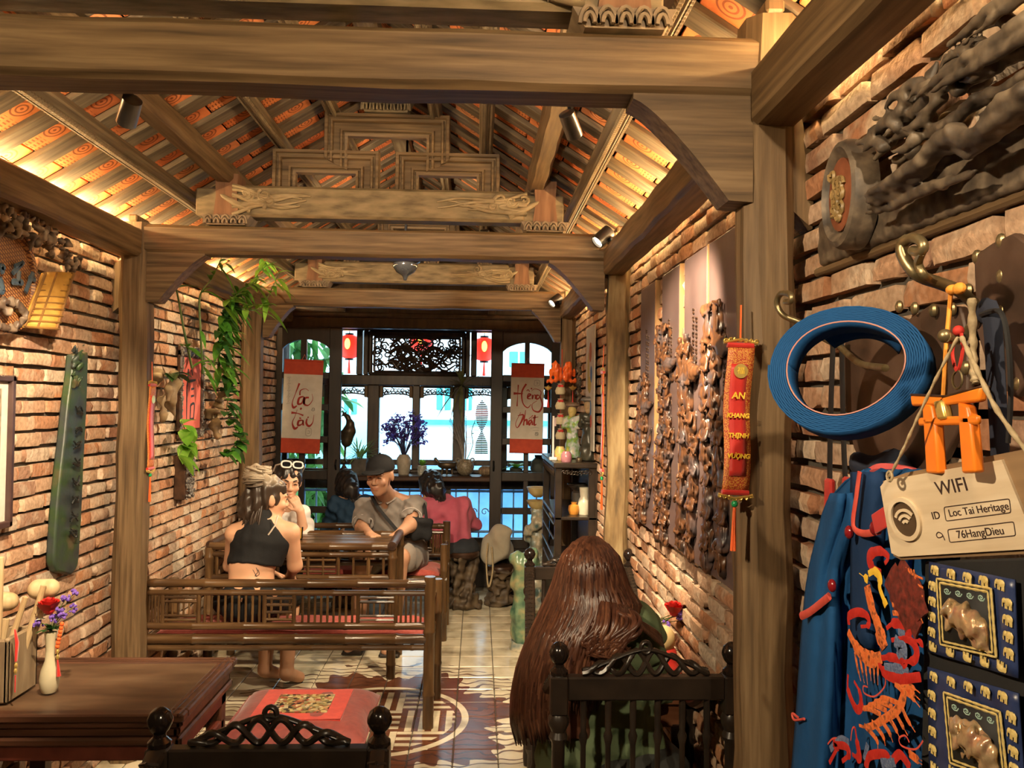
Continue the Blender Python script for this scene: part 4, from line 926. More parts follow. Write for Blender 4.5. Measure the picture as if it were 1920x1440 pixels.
def figcol(V):
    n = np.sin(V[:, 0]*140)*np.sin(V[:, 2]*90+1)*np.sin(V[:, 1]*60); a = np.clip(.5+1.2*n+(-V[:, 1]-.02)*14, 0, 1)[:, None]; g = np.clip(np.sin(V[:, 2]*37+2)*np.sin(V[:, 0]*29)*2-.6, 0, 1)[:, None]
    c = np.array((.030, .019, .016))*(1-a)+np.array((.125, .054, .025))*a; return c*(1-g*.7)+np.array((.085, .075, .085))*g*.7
for k, (ya, yb, lab, top, seed) in enumerate(((3.255, 2.99, 'farthest of the four carved panels, next to the weathered column', .55, 1), (2.875, 2.625, 'second carved panel from the weathered column', .70, 2), (2.56, 2.305, 'third carved panel, with a bell-shaped roof on its carving', .66, 3), (2.285, 2.015, 'nearest carved panel, partly behind the red lucky banner', .72, 4))):
    w = (ya-yb)/2; Hh = .475; pn = thing('wall_carving', lab+', purple-brown with figures', 'panel', (.675, (ya+yb)/2, 1.565), -PI/2, group='carved wall panels'); r = random.Random(seed+40)
    MB().box(-w, w, -.012, .016, -Hh, Hh, .004).build('board', PURP, pn); MB().box(w-.001, w+.006, -.012, .016, -Hh, Hh, .002).build('edge_strip', EDGEW, pn)
    s = SDF((-w-.02, -.075, -Hh-.03), (w+.02, .006, Hh*.62), .004); top_z = -Hh+2*Hh*top; z = -Hh+.02; rows = 0
    while z < top_z:
        h = r.uniform(.09, .14); span = w*(.62 if z < top_z-.3 else .36); n = 2; ctr = -w*.42+w*.22*math.cos(z*9+k)
        for q in range(n): figure(s, ctr+(-span*.72+2*span*.72*q/max(1, n-1)) if n > 1 else ctr, z+r.uniform(-.02, .02), h*r.uniform(.9, 1.1), r)
        for q in range(4): s.ell((r.uniform(-w, w*.25)*.95, -.012, z+r.uniform(0, .1)), (r.uniform(.008, .022), .014, r.uniform(.008, .02)), .003)
        z += h*.82
    for q in range(7):
        x0, z0 = r.uniform(-w, w*.3), r.uniform(-Hh, top_z-.1); s.chain([(x0, -.014, z0), (x0+r.uniform(.0, .05), -.024, z0+.05), (x0+r.uniform(-.02, .07), -.016, z0+.10)], [.008, .011, .004], .006)
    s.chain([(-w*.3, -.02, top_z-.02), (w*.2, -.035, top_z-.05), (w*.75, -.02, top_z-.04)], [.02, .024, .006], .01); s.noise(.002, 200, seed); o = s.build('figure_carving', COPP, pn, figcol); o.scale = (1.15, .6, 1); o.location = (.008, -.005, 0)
    mb = MB()
    for c_ in range(2):
        for q in range(r.randint(5, 9)): x, z = -.01+c_*.035, Hh*(.62 if k < 3 else .5)-q*.024-.03*c_; strokes(mb, [([(x-.008, z+.004), (x+.008, z+.006)], .004), ([(x, z+.009), (x+r.uniform(-.006, .006), z-.008)], .004), ([(x-.006, z-.004), (x+.007, z-.006)], .003)], 1, (0, 0), .004)
    for i_, v in enumerate(mb.v): mb.v[i_] = (v[0], v[1]-.0118, v[2])
    mb.build('raised_inscription', DBR, pn)['kind'] = 'stuff'

# ---- long dragon carving with oval medallion, upper right wall
dg = thing('dragon_carving', 'long dark carved dragon-and-flame board with oval medallion, upper right wall', 'carving', (.675, 1.10, 1.84), -PI/2)
def RL(px, py, X): p = atX(px, py, X); return (1.10-p.y, p.x-.675, p.z-1.84)
DGW = M('dark_weathered_carving', [(.03, .022, .017), (.09, .066, .046), (.20, .15, .10)], .55, (26, 26, 26), .4); s = SDF((-.46, -.13, -.02), (.50, .03, .34), .004)
s.rbox((.02, .0, .045), (.44, .022, .045), .01, .01)
def flow(pts, rs, X=.63): s.chain([RL(a, c, X) for a, c in pts], rs, .003)
for k in range(9):
    q_ = k*.9; flow([(1640+30*(k % 3)+a, 350-k*19+5*math.sin(a*.05+q_)*(1+k*.2)-a*.49+8*math.sin(a*.035+q_)) for a in range(0, 320, 22)], [.003]+[.0065+.002*math.sin(q_+i) for i in range(13)]+[.003], .628-.004*(k % 3))
for dx_, dz_, X, rr_ in ((0, 0, .585, .010), (4, 13, .592, .0075), (6, 24, .60, .008)):
    flow([(1625+dx_, 365+dz_), (1680, 335+dz_), (1730, 300+dz_), (1760, 262+dz_), (1790, 248+dz_), (1815, 262+dz_), (1850, 240+dz_), (1920, 190+dz_), (2000, 140+dz_)], [.005, rr_, rr_*1.1, rr_, rr_*1.2, rr_, rr_*1.1, rr_, rr_], X)
flow([(1625, 400), (1680, 385), (1720, 360), (1770, 345), (1830, 320)], [.003, .007, .009, .008, .005], .61); flow([(1720, 180), (1770, 140), (1820, 110), (1870, 85), (1930, 40)], [.003, .008, .011, .013, .013], .60); flow([(1724, 192), (1780, 150), (1850, 112), (1930, 62)], [.002, .006, .007, .007], .595); flow([(1780, 85), (1850, 25), (1930, -30)], [.003, .009, .012], .60); flow([(1795, 92), (1860, 38), (1930, -15)], [.002, .006, .007], .595)
flow([(1840, 215), (1880, 190), (1930, 165)], [.003, .010, .011], .58)
r = random.Random(8)
for k in range(22):
    a, c = 1660+k*12, 262-k*8+r.uniform(-45, 35); p = RL(a, c, .625); s.chain([(p[0]-.03+.03*math.cos(.4+q*.42), p[1]-.010-.002*q, p[2]+.024*math.sin(.4+q*.42)*(1 if k % 2 else -.6)) for q in range(0, 6)], [.010, .0095, .008, .006, .004, .002], .002)
for k in range(26):
    a = r.uniform(1640, 1920); lo = 470-(a-1530)*.51; c = lo-r.uniform(35, 165); s.ell(RL(a, c, .65), (r.uniform(.01, .022), .014, r.uniform(.006, .013)), .002)
for k in range(9): p = RL(1700+k*6, 225-k*8, .63); s.chain([p, (p[0]+.010, p[1], p[2]+.028)], [.008, .003], .004)
for k in range(9): p = RL(1770+k*8, 140-k*5, .63); s.chain([p, (p[0]+.004, p[1], p[2]+.026)], [.007, .003], .004)
s.noise(.0012, 200, 4); s.build('dragon_relief', DGW, dg)
c = RL(1582, 365, .62); mb = MB(); mb.lathe([(.0, .0), (.055, .0), (.062, .006), (.072, .014), (.080, .010), (.084, .0), (.084, -.03), (0, -.03)], 32, sx=.80, sy=1.12); md_ = mb.build('oval_medallion', DGW, dg); md_.rotation_euler = (PI/2, 0, 0); md_.location = c
mb = MB(); mb.lathe([(0, .002), (.056, .002), (.056, .006), (.05, .008), (0, .007)], 28, sx=.80, sy=1.12); mb.build('red_field', M('dull_red_lacquer', [(.16, .045, .02), (.25, .08, .035)], .5, 30), md_); mb = MB()
for k in range(14): mb.tube(spiral((r.uniform(-.025, .025), r.uniform(-.04, .04)), .012, .004, k, 1.1, 8, .011), .004, 5)
mb.build('gilt_relief', M('dull_gilt', [(.14, .09, .03), (.3, .2, .08)], .45, 30), md_, 60)
MB().box(-.46, .50, -.012, .02, -.012, .004, .004).build('backing_board', W['x'], dg)

# ---- left wall: leafy lacquer plaque, framed print, carved plank
def LLf(loc): return lambda px, py, X: (lambda p: (p.y-loc[1], -(p.x-loc[0]), p.z-loc[2]))(atX(px, py, X))
pl = thing('lacquer_plaque', 'round lacquer plaque with leaf garland and gilt scroll, upper left wall', 'plaque', (-1.595, 2.78, 2.05), PI/2); LL = LLf(pl.location)
m, t, b = base_mat('woven_lacquer', .4); tc = nn(t, 'ShaderNodeTexCoord'); bk = nn(t, 'ShaderNodeTexBrick'); bk.inputs['Scale'].default_value = 26; bk.inputs['Color1'].default_value = (.30, .13, .045, 1); bk.inputs['Color2'].default_value = (.40, .19, .06, 1); bk.inputs['Mortar'].default_value = (.10, .028, .015, 1); bk.inputs['Mortar Size'].default_value = .05
mpp = nn(t, 'ShaderNodeMapping'); mpp.inputs['Rotation'].default_value = (0, 0, .5); t.links.new(tc.outputs['Object'], mpp.inputs[0]); t.links.new(mpp.outputs[0], bk.inputs['Vector']); t.links.new(bk.outputs['Color'], b.inputs['Base Color']); bp = nn(t, 'ShaderNodeBump'); bp.invert = True; bp.inputs['Distance'].default_value = .004; t.links.new(bk.outputs['Fac'], bp.inputs['Height']); t.links.new(bp.outputs[0], b.inputs['Normal'])
mb = MB(); mb.lathe([(0, 0), (.16, 0), (.165, .012), (.18, .014), (.185, .0), (.185, -.02), (0, -.02)], 40); d_ = mb.build('disc', m, pl); d_.rotation_euler = (PI/2, 0, 0); d_.location = LL(8, 522, -1.565)
INK = M('blue_black_lacquer', [(.03, .05, .075), (.06, .09, .12)], .3, 20); mb = MB()
def wst(lst, X, wsc=.0019, th=.006):
    for pts, w_ in lst:
        P3 = [Vector(LL(a, c, X)) for a, c in pts]; mb.tube(bez(P3, 4), w_*wsc, 6, flat=.45, up=(0, 1, 0))
wst([([(28, 500), (40, 495)], 5), ([(44, 492), (24, 512)], 5), ([(36, 508), (34, 535)], 6), ([(24, 528), (42, 530)], 6), ([(62, 512), (48, 548)], 6), ([(55, 520), (66, 525)], 5), ([(0, 495), (6, 512)], 6), ([(0, 520), (6, 545), (0, 545)], 6), ([(8, 500), (0, 505)], 6)], -1.548); mb.build('character', INK, pl, 60)
YG = M('gilt_fretwork', [(.34, .17, .03), (.50, .28, .06)], .4, 30, .3); LAC = M('purple_lacquer', [(.12, .05, .045), (.2, .1, .085)], .35, 20); P4 = [(88, 510), (125, 512), (152, 535), (105, 622), (82, 600), (45, 612)]
mb = MB(); A_, B_, C_2, D_ = [Vector(LL(a, c, -1.55)) for a, c in ((80, 512), (128, 512), (98, 618), (40, 612))]
def sc_(u, v): p = A_.lerp(B_, u).lerp(D_.lerp(C_2, u), v); p.y += -.012+.03*math.sin(u*PI*2.2+.4); return tuple(p)
mb.grid(sc_, 16, 12); o = mb.build('gilt_scroll', YG, pl); sm = o.modifiers.new('t', 'SOLIDIFY'); sm.thickness = .01; mb = MB()
for v in [i/9 for i in range(10)]: mb.tube([Vector(sc_(u, v))+Vector((0, -.012+.004*math.cos(v*60), .0)) for u in [(.05+.9*i/10) if True else 0 for i in range(11)]], .0038, 5)
for u in (.02, .36, .62, .98): mb.tube([Vector(sc_(u, v))+Vector((0, -.012, 0)) for v in [i/8 for i in range(9)]], .005, 5)
mb.build('scroll_fret', M('dark_gilt_fret', [(.16, .075, .02), (.24, .12, .03)], .45, 30), o); GARL = colmat('carved_leaf_garland', .45, .4); r = random.Random(17); s = SDF((-.20, -.10, -.27), (.46, .02, .34), .006)
for k in range(85):
    t_ = r.random(); a, c = 0+t_*150, 415+t_*t_*95+r.uniform(-32, 30)*(1-.5*t_); p = LL(a, c, -1.56+r.uniform(0, .045)); ang_ = r.uniform(0, 6); L = r.uniform(.018, .036); d = (L*math.cos(ang_), -.012*r.random(), L*math.sin(ang_)); s.chain([p, (p[0]+d[0]*.5, p[1]+d[1]-.006, p[2]+d[2]*.5), (p[0]+d[0], p[1]+d[1], p[2]+d[2])], [.004, .010, .003], .003)
for k in range(14): t_ = r.random(); p = LL(t_*110, 400+t_*70+r.uniform(-15, 20), -1.53); s.ell(p, r.uniform(.010, .017), .004)
for k in range(14): a = k*2*PI/14; p = LL(16+32*math.cos(a)*.9, 590+26*math.sin(a), -1.54); s.ell(p, (.016, .012, .016), .004)
s.ell(LL(12, 584, -1.535), .018, .006); s.noise(.004, 110, 2)
def gcol(V): n = (np.sin(V[:, 0]*75+1)*np.sin(V[:, 2]*66)+np.sin(V[:, 1]*120))[:, None]; a = np.clip(.5+.5*n, 0, 1); return np.array((.07, .045, .032))*(1-a)+np.array((.27, .20, .14))*a
s.build('leaf_garland', GARL, pl, gcol)
fp_ = thing('framed_print', 'dark framed old landscape print at the left edge of the picture', 'picture', (-1.595, 2.68, 1.39), PI/2); LL2 = LLf(fp_.location); x1, _, zt = LL2(52, 706, -1.59); _, _, zb = LL2(48, 978, -1.59); x1 = .115; x0 = -.28
FRM = M('dark_maroon_frame', [(.045, .022, .020), (.075, .04, .035)], .35, 20)
for a in ((x0, x1, zt-.022, zt), (x0, x1, zb, zb+.022), (x0, x0+.022, zb, zt), (x1-.022, x1, zb, zt)): MB().box(a[0], a[1], -.024, .006, a[2], a[3], .004).build('frame', FRM, fp_)
MB().box(x0+.02, x1-.02, -.008, .0, zb+.02, zt-.02).build('mat', M('paper_mat', [(.55, .52, .46), (.66, .62, .56)], .8, 30), fp_); m, t, b = base_mat('ink_landscape_print', .8); tc = nn(t, 'ShaderNodeTexCoord'); wv = nn(t, 'ShaderNodeTexWave'); wv.inputs['Scale'].default_value = 9; wv.inputs['Distortion'].default_value = 14; wv.inputs['Detail'].default_value = 4; t.links.new(tc.outputs['Object'], wv.inputs['Vector']); t.links.new(ramp(t, wv.outputs['Fac'], [(.11, .085, .06), (.24, .19, .13), (.33, .265, .19)], 0, .8), b.inputs['Base Color'])
MB().box(x0+.05, x1-.06, -.0095, -.007, zb+.06, zt-.045).build('print', m, fp_)
pk = thing('carved_plank', 'long dark green carved wooden plank with inscription hanging on left wall', 'carving', (-1.592, 3.02, 1.0), PI/2); LL3 = LLf(pk.location)
lf = [(137, 665), (134, 700), (126, 760), (120, 820), (113, 880), (106, 950), (101, 1020), (100, 1055), (106, 1072)]; rf = [(164, 660), (163, 700), (161, 760), (158, 820), (155, 880), (152, 950), (148, 1020), (144, 1060), (132, 1078)]
m, t, b = base_mat('green_black_bark', .45); tc = nn(t, 'ShaderNodeTexCoord'); no = nn(t, 'ShaderNodeTexNoise'); no.inputs['Scale'].default_value = 9; no.inputs['Detail'].default_value = 6; t.links.new(tc.outputs['Object'], no.inputs['Vector']); t.links.new(ramp(t, no.outputs['Fac'], [(.012, .018, .022), (.035, .045, .045), (.03, .06, .022), (.10, .075, .04)], .32, .72), b.inputs['Base Color']); bp = nn(t, 'ShaderNodeBump'); bp.inputs['Strength'].default_value = .6; bp.inputs['Distance'].default_value = .01; t.links.new(no.outputs['Fac'], bp.inputs['Height']); t.links.new(bp.outputs[0], b.inputs['Normal']); PKM = m
s = SDF((-.13, -.06, .50), (.19, .02, .84), .005)
PG = bez([LL3(*p, -1.575) for p in lf], 4)+bez([LL3(*p, -1.575) for p in rf[::-1]], 4)
mb = MB(); mb.prism([(p[0]+r_j*.0, p[2]) for r_j, p in enumerate(PG)], -.022, .012); o = mb.build('slab', PKM, pk, 30); bv = o.modifiers.new('b', 'BEVEL'); bv.width = .009; bv.segments = 3
r = random.Random(5)
for k in range(46): a, c_ = r.uniform(137, 166), r.uniform(655, 725); p = LL3(a, c_, -1.562); s.chain([p, (p[0]+r.uniform(-.02, .02), p[1]-.014, p[2]+.02)], [.008, .003], .003)
s.noise(.002, 80, 6); s.build('carved_crest', PKM, pk); mb = MB()
for k in range(8):
    y_ = 770+k*33; x_ = 150-k*1.5
    for q in range(4): a = r.uniform(0, 6); mb.tube(bez([LL3(x_-7+r.uniform(-3, 3), y_+r.uniform(-10, 10), -1.553), LL3(x_+r.uniform(-3, 3), y_+r.uniform(-8, 8), -1.551), LL3(x_+5, y_+r.uniform(-10, 10), -1.553)], 4), .0035, 5)
mb.build('inscription', M('dark_inscription', (.012, .014, .014), .35, 9), pk)['kind'] = 'stuff'

# ---- red framed calligraphy and shell plaque, left wall far bay
fr_ = thing('framed_calligraphy', 'red calligraphy sheet in a shell-crusted dark frame on left wall', 'picture', (-1.60, 4.6, 1.60), PI/2); LL4 = LLf(fr_.location); a0, _, z1 = LL4(338, 672, -1.585); a1, _, z0 = LL4(400, 806, -1.585); a1 = a0+.36; z1 = .235; z0 = -.23; a0 += .0
for a in ((a0, a1, z1-.04, z1+.02), (a0, a1, z0-.02, z0+.035), (a0, a0+.03, z0, z1), (a1-.03, a1, z0, z1)): MB().box(a[0], a[1], -.024, .004, a[2], a[3], .008).build('frame', DBR, fr_)
r = random.Random(3); mb = MB()
for k in range(320):
    e = r.randrange(4); x = r.uniform(a0, a1) if e < 2 else (r.uniform(a0, a0+.03) if e == 2 else r.uniform(a1-.03, a1)); z = (r.uniform(z1-.04, z1+.02) if e == 0 else r.uniform(z0-.02, z0+.035)) if e < 2 else r.uniform(z0, z1); mb.ball((x, -.024, z), (r.uniform(.004, .008), .005, r.uniform(.004, .008)), 5, 4)
o = mb.build('shell_crust', M('grey_shells', [(.06, .05, .04), (.16, .14, .12), (.36, .33, .28)], .5, 90), fr_); o['kind'] = 'stuff'; MB().box(a0+.03, a1-.03, -.012, .0, z0+.03, z1-.03).build('red_sheet', M('red_paper', [(.55, .10, .075), (.68, .15, .11)], .7, 8), fr_)
mb = MB(); S_ = .0022; cx_ = (a0+a1)/2
strokes(mb, [([(-22, 60), (-30, 10)], (9, 5)), ([(-30, 20), (-28, -70)], (7, 4)), ([(0, 60), (8, 45)], (8, 4)), ([(-10, 30), (30, 34)], (8, 5)), ([(0, 10), (20, 12)], (6, 5)), ([(0, -8), (20, -6)], (6, 5)), ([(-2, -30), (-4, -68)], (7, 5)), ([(-2, -30), (24, -28), (20, -66)], (7, 5)), ([(-4, -66), (20, -64)], (6, 5))], S_, (cx_, 0), .001)
mb.v = [(v[0], v[1]-.0122, v[2]) for v in mb.v]; mb.build('character', M('ink_black', (.02, .025, .035), .7, 9), fr_)
sp_ = thing('shell_plaque', 'small dark wooden plaque crusted with grey shells under the red calligraphy', 'plaque', (-1.60, 4.38, 1.15), PI/2); MB().box(-.05, .075, -.05, .01, -.12, .12, .006).build('board', DBR, sp_); mb = MB()
for k in range(170): mb.ball((r.uniform(-.045, .072), -.052-r.uniform(0, .008), r.uniform(-.115, .115)), (r.uniform(.004, .008), .006, r.uniform(.005, .009)), 5, 4)
o = mb.build('shell_crust', M('grey_shells_b', [(.03, .025, .02), (.12, .10, .09), (.4, .37, .33)], .5, 90), sp_); o['kind'] = 'stuff'
# ---- scrolls on the doors
PAPER = M('cream_paper', [(.56, .52, .45), (.64, .60, .53)], .85, 20); SRED = M('scroll_red_band', [(.42, .045, .018), (.52, .065, .025)], .75, 30, .1); BRUSH = M('red_brush_ink', (.40, .025, .015), .7, 20); GREYI = M('grey_ink', (.30, .28, .25), .8, 9)
def scroll(x0, x1, y0, y1, lab, tilt, st, px2, Yp=YD-.06):
    c = atY((x0+x1)/2, (y0+y1)/2, Yp); S = thing('hanging_scroll', lab, 'scroll', tuple(c), group='calligraphy scrolls on the doors'); S.rotation_euler = (0, tilt, 0); w = (atY(x1, y0, Yp)-atY(x0, y0, Yp)).length/2; h = (atY(x0, y0, Yp)-atY(x0, y1, Yp)).length/2
    mb = MB(); mb.box(-w, w, -.002, .002, -h*.705, h*.705); mb.build('paper', PAPER, S)
    for s_ in (-1, 1): mb = MB(); mb.box(-w, w, -.003, .003, s_*h*.70, s_*h, .001); mb.tube([(-w, .0, s_*h), (w, .0, s_*h)], .009, 8); mb.build('red_band', SRED, S)
    mb = MB(); mb.tube([(-.02, 0, h), (0, .01, h+.05), (.02, 0, h)], .002, 4); mb.build('hanging_loop', TASS, S)
    mb = MB(); k = 2*w/(x1-x0); strokes(mb, [([((a-(x0+x1)/2), -(c_-(y0+y1)/2)) for a, c_ in pts], ws) for pts, ws in st], k, (0, 0), .001); mb.v = [(v[0], v[1]-.0022, v[2]) for v in mb.v]; mb.build('brush_lettering', BRUSH, S)['kind'] = 'stuff'
    mb = MB(); strokes(mb, [([((a-(x0+x1)/2), -(c_-(y0+y1)/2)) for a, c_ in pts], ws) for pts, ws in px2], k, (0, 0), .001); mb.v = [(v[0], v[1]-.0022, v[2]) for v in mb.v]; mb.build('small_inscription', GREYI, S)['kind'] = 'stuff'
    return S
c3 = lambda X_, Y_: (380+X_*340/1883, 640+Y_*260/1440)
L_ = lambda *p: [c3(a, b_) for a, b_ in p]
st1 = [(L_((995, 435), (960, 540), (930, 640), (945, 690), (980, 670)), (4, 1.2, 1.5, 5, 1.5)), (L_((1005, 560), (1010, 510), (1060, 490), (1095, 510)), (3, 2, 1, .8)), (L_((1045, 570), (1000, 590), (990, 650), (1030, 640), (1050, 575), (1050, 650)), (2, 4, 4, 3, 2, 4)), (L_((1100, 580), (1060, 590), (1055, 650), (1100, 660), (1140, 600), (1130, 540)), (3, 4, 4, 2, 1, .6)), (L_((1015, 695), (1030, 705)), (4, 4)),
       (L_((925, 745), (990, 750), (1050, 770)), (5, 1.5, 3)), (L_((985, 710), (965, 780), (940, 850), (965, 910), (1000, 890)), (.8, 1, 2, 5, 2)), (L_((1045, 820), (1005, 830), (1000, 875), (1040, 860), (1050, 820), (1055, 875)), (2, 4, 4, 2, 2, 3.5)), (L_((1090, 800), (1085, 850), (1115, 880), (1150, 840), (1160, 760)), (2, 4, 4, 1.5, .6)), (L_((1095, 785), (1105, 792)), (3, 3)), (L_((1010, 795), (1030, 805)), (3, 2))]
g1 = [(L_((870+10*(k % 2), 380+k*34), (905-6*(k % 2), 372+k*34)), .7) for k in range(9)]+[(L_((895, 385+k*34), (880, 400+k*34)), .7) for k in range(8)]+[(L_((1085, 900), (1085, 975), (1135, 975), (1135, 905), (1085, 905)), .7), (L_((1100, 930), (1120, 930), (1120, 955), (1100, 955)), .7), (L_((1135, 690), (1160, 690), (1160, 715), (1135, 715), (1138, 700), (1155, 705)), 1.2)]
scroll(530, 603, 676, 848, 'white and red calligraphy scroll Lộc Tài on the left door leaf', .025, st1, g1)
c3 = lambda X_, Y_: (900+X_*240/1080, 580+Y_*320/1440)
st2 = [(L_((318, 640), (312, 820)), (2.5, .8, 2.5)), (L_((280, 713), (360, 712)), (5, 1.2)), (L_((385, 630), (350, 700), (360, 790), (400, 830), (430, 800)), (3.5, 3, 2, 2, .8)), (L_((400, 740), (425, 720), (405, 715), (400, 750), (430, 755)), (3, 3, 2, 3, 1)), (L_((440, 720), (440, 755), (450, 725), (465, 725), (465, 755)), (2.5, 2.5, 1, 2.5, 2.5)), (L_((495, 725), (475, 725), (475, 755), (500, 740), (510, 690), (460, 670), (430, 690)), (2, 3, 3, 2, 1.5, 1, .6)), (L_((500, 725), (525, 800), (500, 860), (450, 850), (440, 800), (480, 770)), (2.5, 3, 3.5, 2, 1, .8)), (L_((390, 690), (402, 678), (415, 695)), 1.5), (L_((425, 665), (435, 672)), 2.5),
       (L_((345, 870), (305, 960), (320, 1000), (360, 930), (365, 890), (320, 900)), (1, 1, 1.5, 4, 3, .8)), (L_((385, 850), (370, 980)), (1, 3)), (L_((372, 950), (395, 930), (400, 975)), (1, 3.5, 3.5)), (L_((440, 930), (415, 945), (420, 975), (440, 940), (445, 975)), (2, 3, 3, 2, 3)), (L_((465, 890), (460, 970), (480, 965)), (3, 3.5, 1)), (L_((445, 915), (495, 905)), (2.5, 1)), (L_((415, 925), (428, 910), (440, 922)), 1.2), (L_((435, 905), (447, 893)), 1.5)]
g2 = [(L_((455, 600), (495, 600), (495, 640), (455, 640), (455, 600)), .7), (L_((468, 615), (482, 615), (482, 628), (468, 628)), .9), (L_((430, 1000), (470, 995), (500, 998)), .6), (L_((450, 1020), (500, 1018)), .6), (L_((470, 1038), (492, 1038), (492, 1058), (472, 1058), (475, 1042), (488, 1052)), 1.6)]
scroll(957, 1019, 683, 848, 'white and red calligraphy scroll Hồng Phát on the right door leaf', .012, st2, g2)
# painted hanging on the right wall behind the statues
ps = thing('painted_hanging', 'pale painted paper hanging with blue and yellow figures on far right wall', 'painting', (.655, 4.66, 1.66), -PI/2); MB().box(-.17, .17, -.003, .004, -.36, .36).build('sheet', M('pale_sheet', [(.5, .48, .42), (.6, .57, .5)], .8, 9), ps)
for x, z, w_, h_, cl in ((.02, .21, .05, .06, (.5, .16, .06)), (.06, .08, .04, .05, (.08, .2, .5)), (.0, .02, .06, .05, (.65, .5, .1)), (.02, -.12, .06, .06, (.10, .25, .55)), (.06, -.19, .04, .04, (.6, .12, .1)), (-.06, .1, .04, .12, (.55, .5, .2))): mb = MB(); mb.ball((x, -.004, z), (w_, .002, h_), 10, 6); mb.build('painted_figure', M('paint_%d' % int(x*999+z*99), cl, .8, 9), ps)
pt_ = thing('wall_ornament', 'small dark carved ornament on far right brick wall', 'ornament', (.66, 5.12, 1.70), -PI/2); s = SDF((-.07, -.05, -.16), (.07, .02, .16), .007); r = random.Random(2)
for k in range(22): p = (r.uniform(-.04, .04), -.01, r.uniform(-.13, .13)); s.chain([p, (p[0]+r.uniform(-.03, .03), -.025, p[2]+r.uniform(-.03, .03))], [.012, .006], .006)
s.build('carving', DGW, pt_)
# ================================================================ people
def skin_mat(nm, c):
    m, t, b = base_mat(nm, .48, 0, .4); at = nn(t, 'ShaderNodeVertexColor', layer_name='Col'); t.links.new(at.outputs[0], b.inputs['Base Color'])
    b.inputs['Subsurface Weight'].default_value = .12; b.inputs['Subsurface Radius'].default_value = (.012, .005, .003); return m
SKIN = skin_mat('skin', None)
def cloth(nm, cols, bump=.5, bs=28, rough=.8): return M(nm, cols, rough, 9, bump, bscale=bs, bdist=.006, sheen=.12 if cols[0][0] > .1 else 0, spec=.2, rnd_off=False)
class Fr:                                 # a local frame: right, forward, up
    def __init__(s, c, f, u=(0, 0, 1)):
        s.c = Vector(c); s.f = Vector(f).normalized(); s.r = s.f.cross(Vector(u)).normalized(); s.u = s.r.cross(s.f).normalized()
    def __call__(s, a, b, c): return s.c+s.r*a+s.f*b+s.u*c
    def rot(s): return Matrix(((s.r.x, s.f.x, s.u.x), (s.r.y, s.f.y, s.u.y), (s.r.z, s.f.z, s.u.z))).to_euler()
def head(s, h, k=1.0):                     # h: Fr at head centre, front = face
    R = h.rot()
    s.ell(h(0, -.012*k, .028*k), (.076*k, .094*k, .092*k), .02, R); s.ell(h(0, .025*k, -.045*k), (.058*k, .062*k, .072*k), .03, R)
    s.ell(h(0, .052*k, -.092*k), (.026*k, .022*k, .022*k), .03, R)
    s.ell(h(0, .078*k, .022*k), (.052*k, .016*k, .012*k), .02, R)
    for q in (-1, 1):
        s.ell(h(q*.032*k, .094*k, .004*k), (.017*k, .012*k, .010*k), .012, R, True); s.ell(h(q*.031*k, .077*k, .003*k), (.015*k, .012*k, .009*k), .004, R)
        s.ell(h(q*.040*k, .066*k, -.028*k), (.022*k, .018*k, .018*k), .02, R); s.ell(h(q*.078*k, -.004*k, -.004*k), (.010*k, .020*k, .031*k), .008, R)
    s.chain([h(0, .086*k, .016*k), h(0, .104*k, -.026*k)], [.008*k, .012*k], .01)
    for q in (-1, 1): s.ell(h(q*.012*k, .094*k, -.032*k), (.009*k, .010*k, .008*k), .008, R)
    s.ell(h(0, .086*k, -.055*k), (.024*k, .011*k, .0065*k), .006, R); s.ell(h(0, .084*k, -.068*k), (.019*k, .011*k, .0075*k), .006, R)
def facial(h, parent, k=1.0, browc=None, lid=1.0):
    BR = M('eyebrow_hair', (.015, .010, .008), .7, 20); EY = M('eye_dark', (.008, .006, .005), .15, 20); EW = M('eye_white', (.6, .56, .52), .3, 20)
    for q in (-1, 1):
        mb = MB(); mb.tube([h(q*.014*k, .092*k, .022*k), h(q*.032*k, .088*k, .029*k), h(q*.052*k, .074*k, .022*k)], [.0045*k, .005*k, .002*k], 6); mb.build('eyebrow', BR, parent)
        mb = MB(); mb.tube([h(q*.020*k, .0875*k, .003*k), h(q*.031*k, .0905*k, .006*k), h(q*.044*k, .084*k, .002*k)], [.002, .0034*lid, .002], 6); mb.build('eye', EY, parent)
def hand(s, w, d, n, k=1.0, curl_=.5, thumb=1):     # w wrist, d direction of fingers, n back-of-hand normal
    d, n = Vector(d).normalized(), Vector(n); sd = d.cross(n).normalized(); n = sd.cross(d).normalized(); w = Vector(w)
    for i in range(-1, 2): s.cone(w+sd*(i*.014*k), w+d*(.078*k)+sd*(i*.024*k), .015*k, .0125*k, .012)
    for i, L in enumerate((.066, .078, .074, .058)):
        b_ = w+d*(.082*k)+sd*((i-1.5)*.0195*k); L *= k; a = curl_
        p1 = b_+(d*math.cos(a*.5)-n*math.sin(a*.5))*L*.42; p2 = p1+(d*math.cos(a*1.3)-n*math.sin(a*1.3))*L*.32; p3 = p2+(d*math.cos(a*1.9)-n*math.sin(a*1.9))*L*.26
        s.chain([b_, p1, p2, p3], [.0098*k, .0092*k, .0085*k, .0072*k], .004)
    b_ = w+d*(.022*k)-sd*(thumb*.026*k); p1 = b_+(d*.6-sd*thumb*.7-n*.3).normalized()*.036*k; p2 = p1+(d*.85-sd*thumb*.35-n*.3).normalized()*.032*k
    s.chain([b_, p1, p2], [.0135*k, .011*k, .009*k], .006)
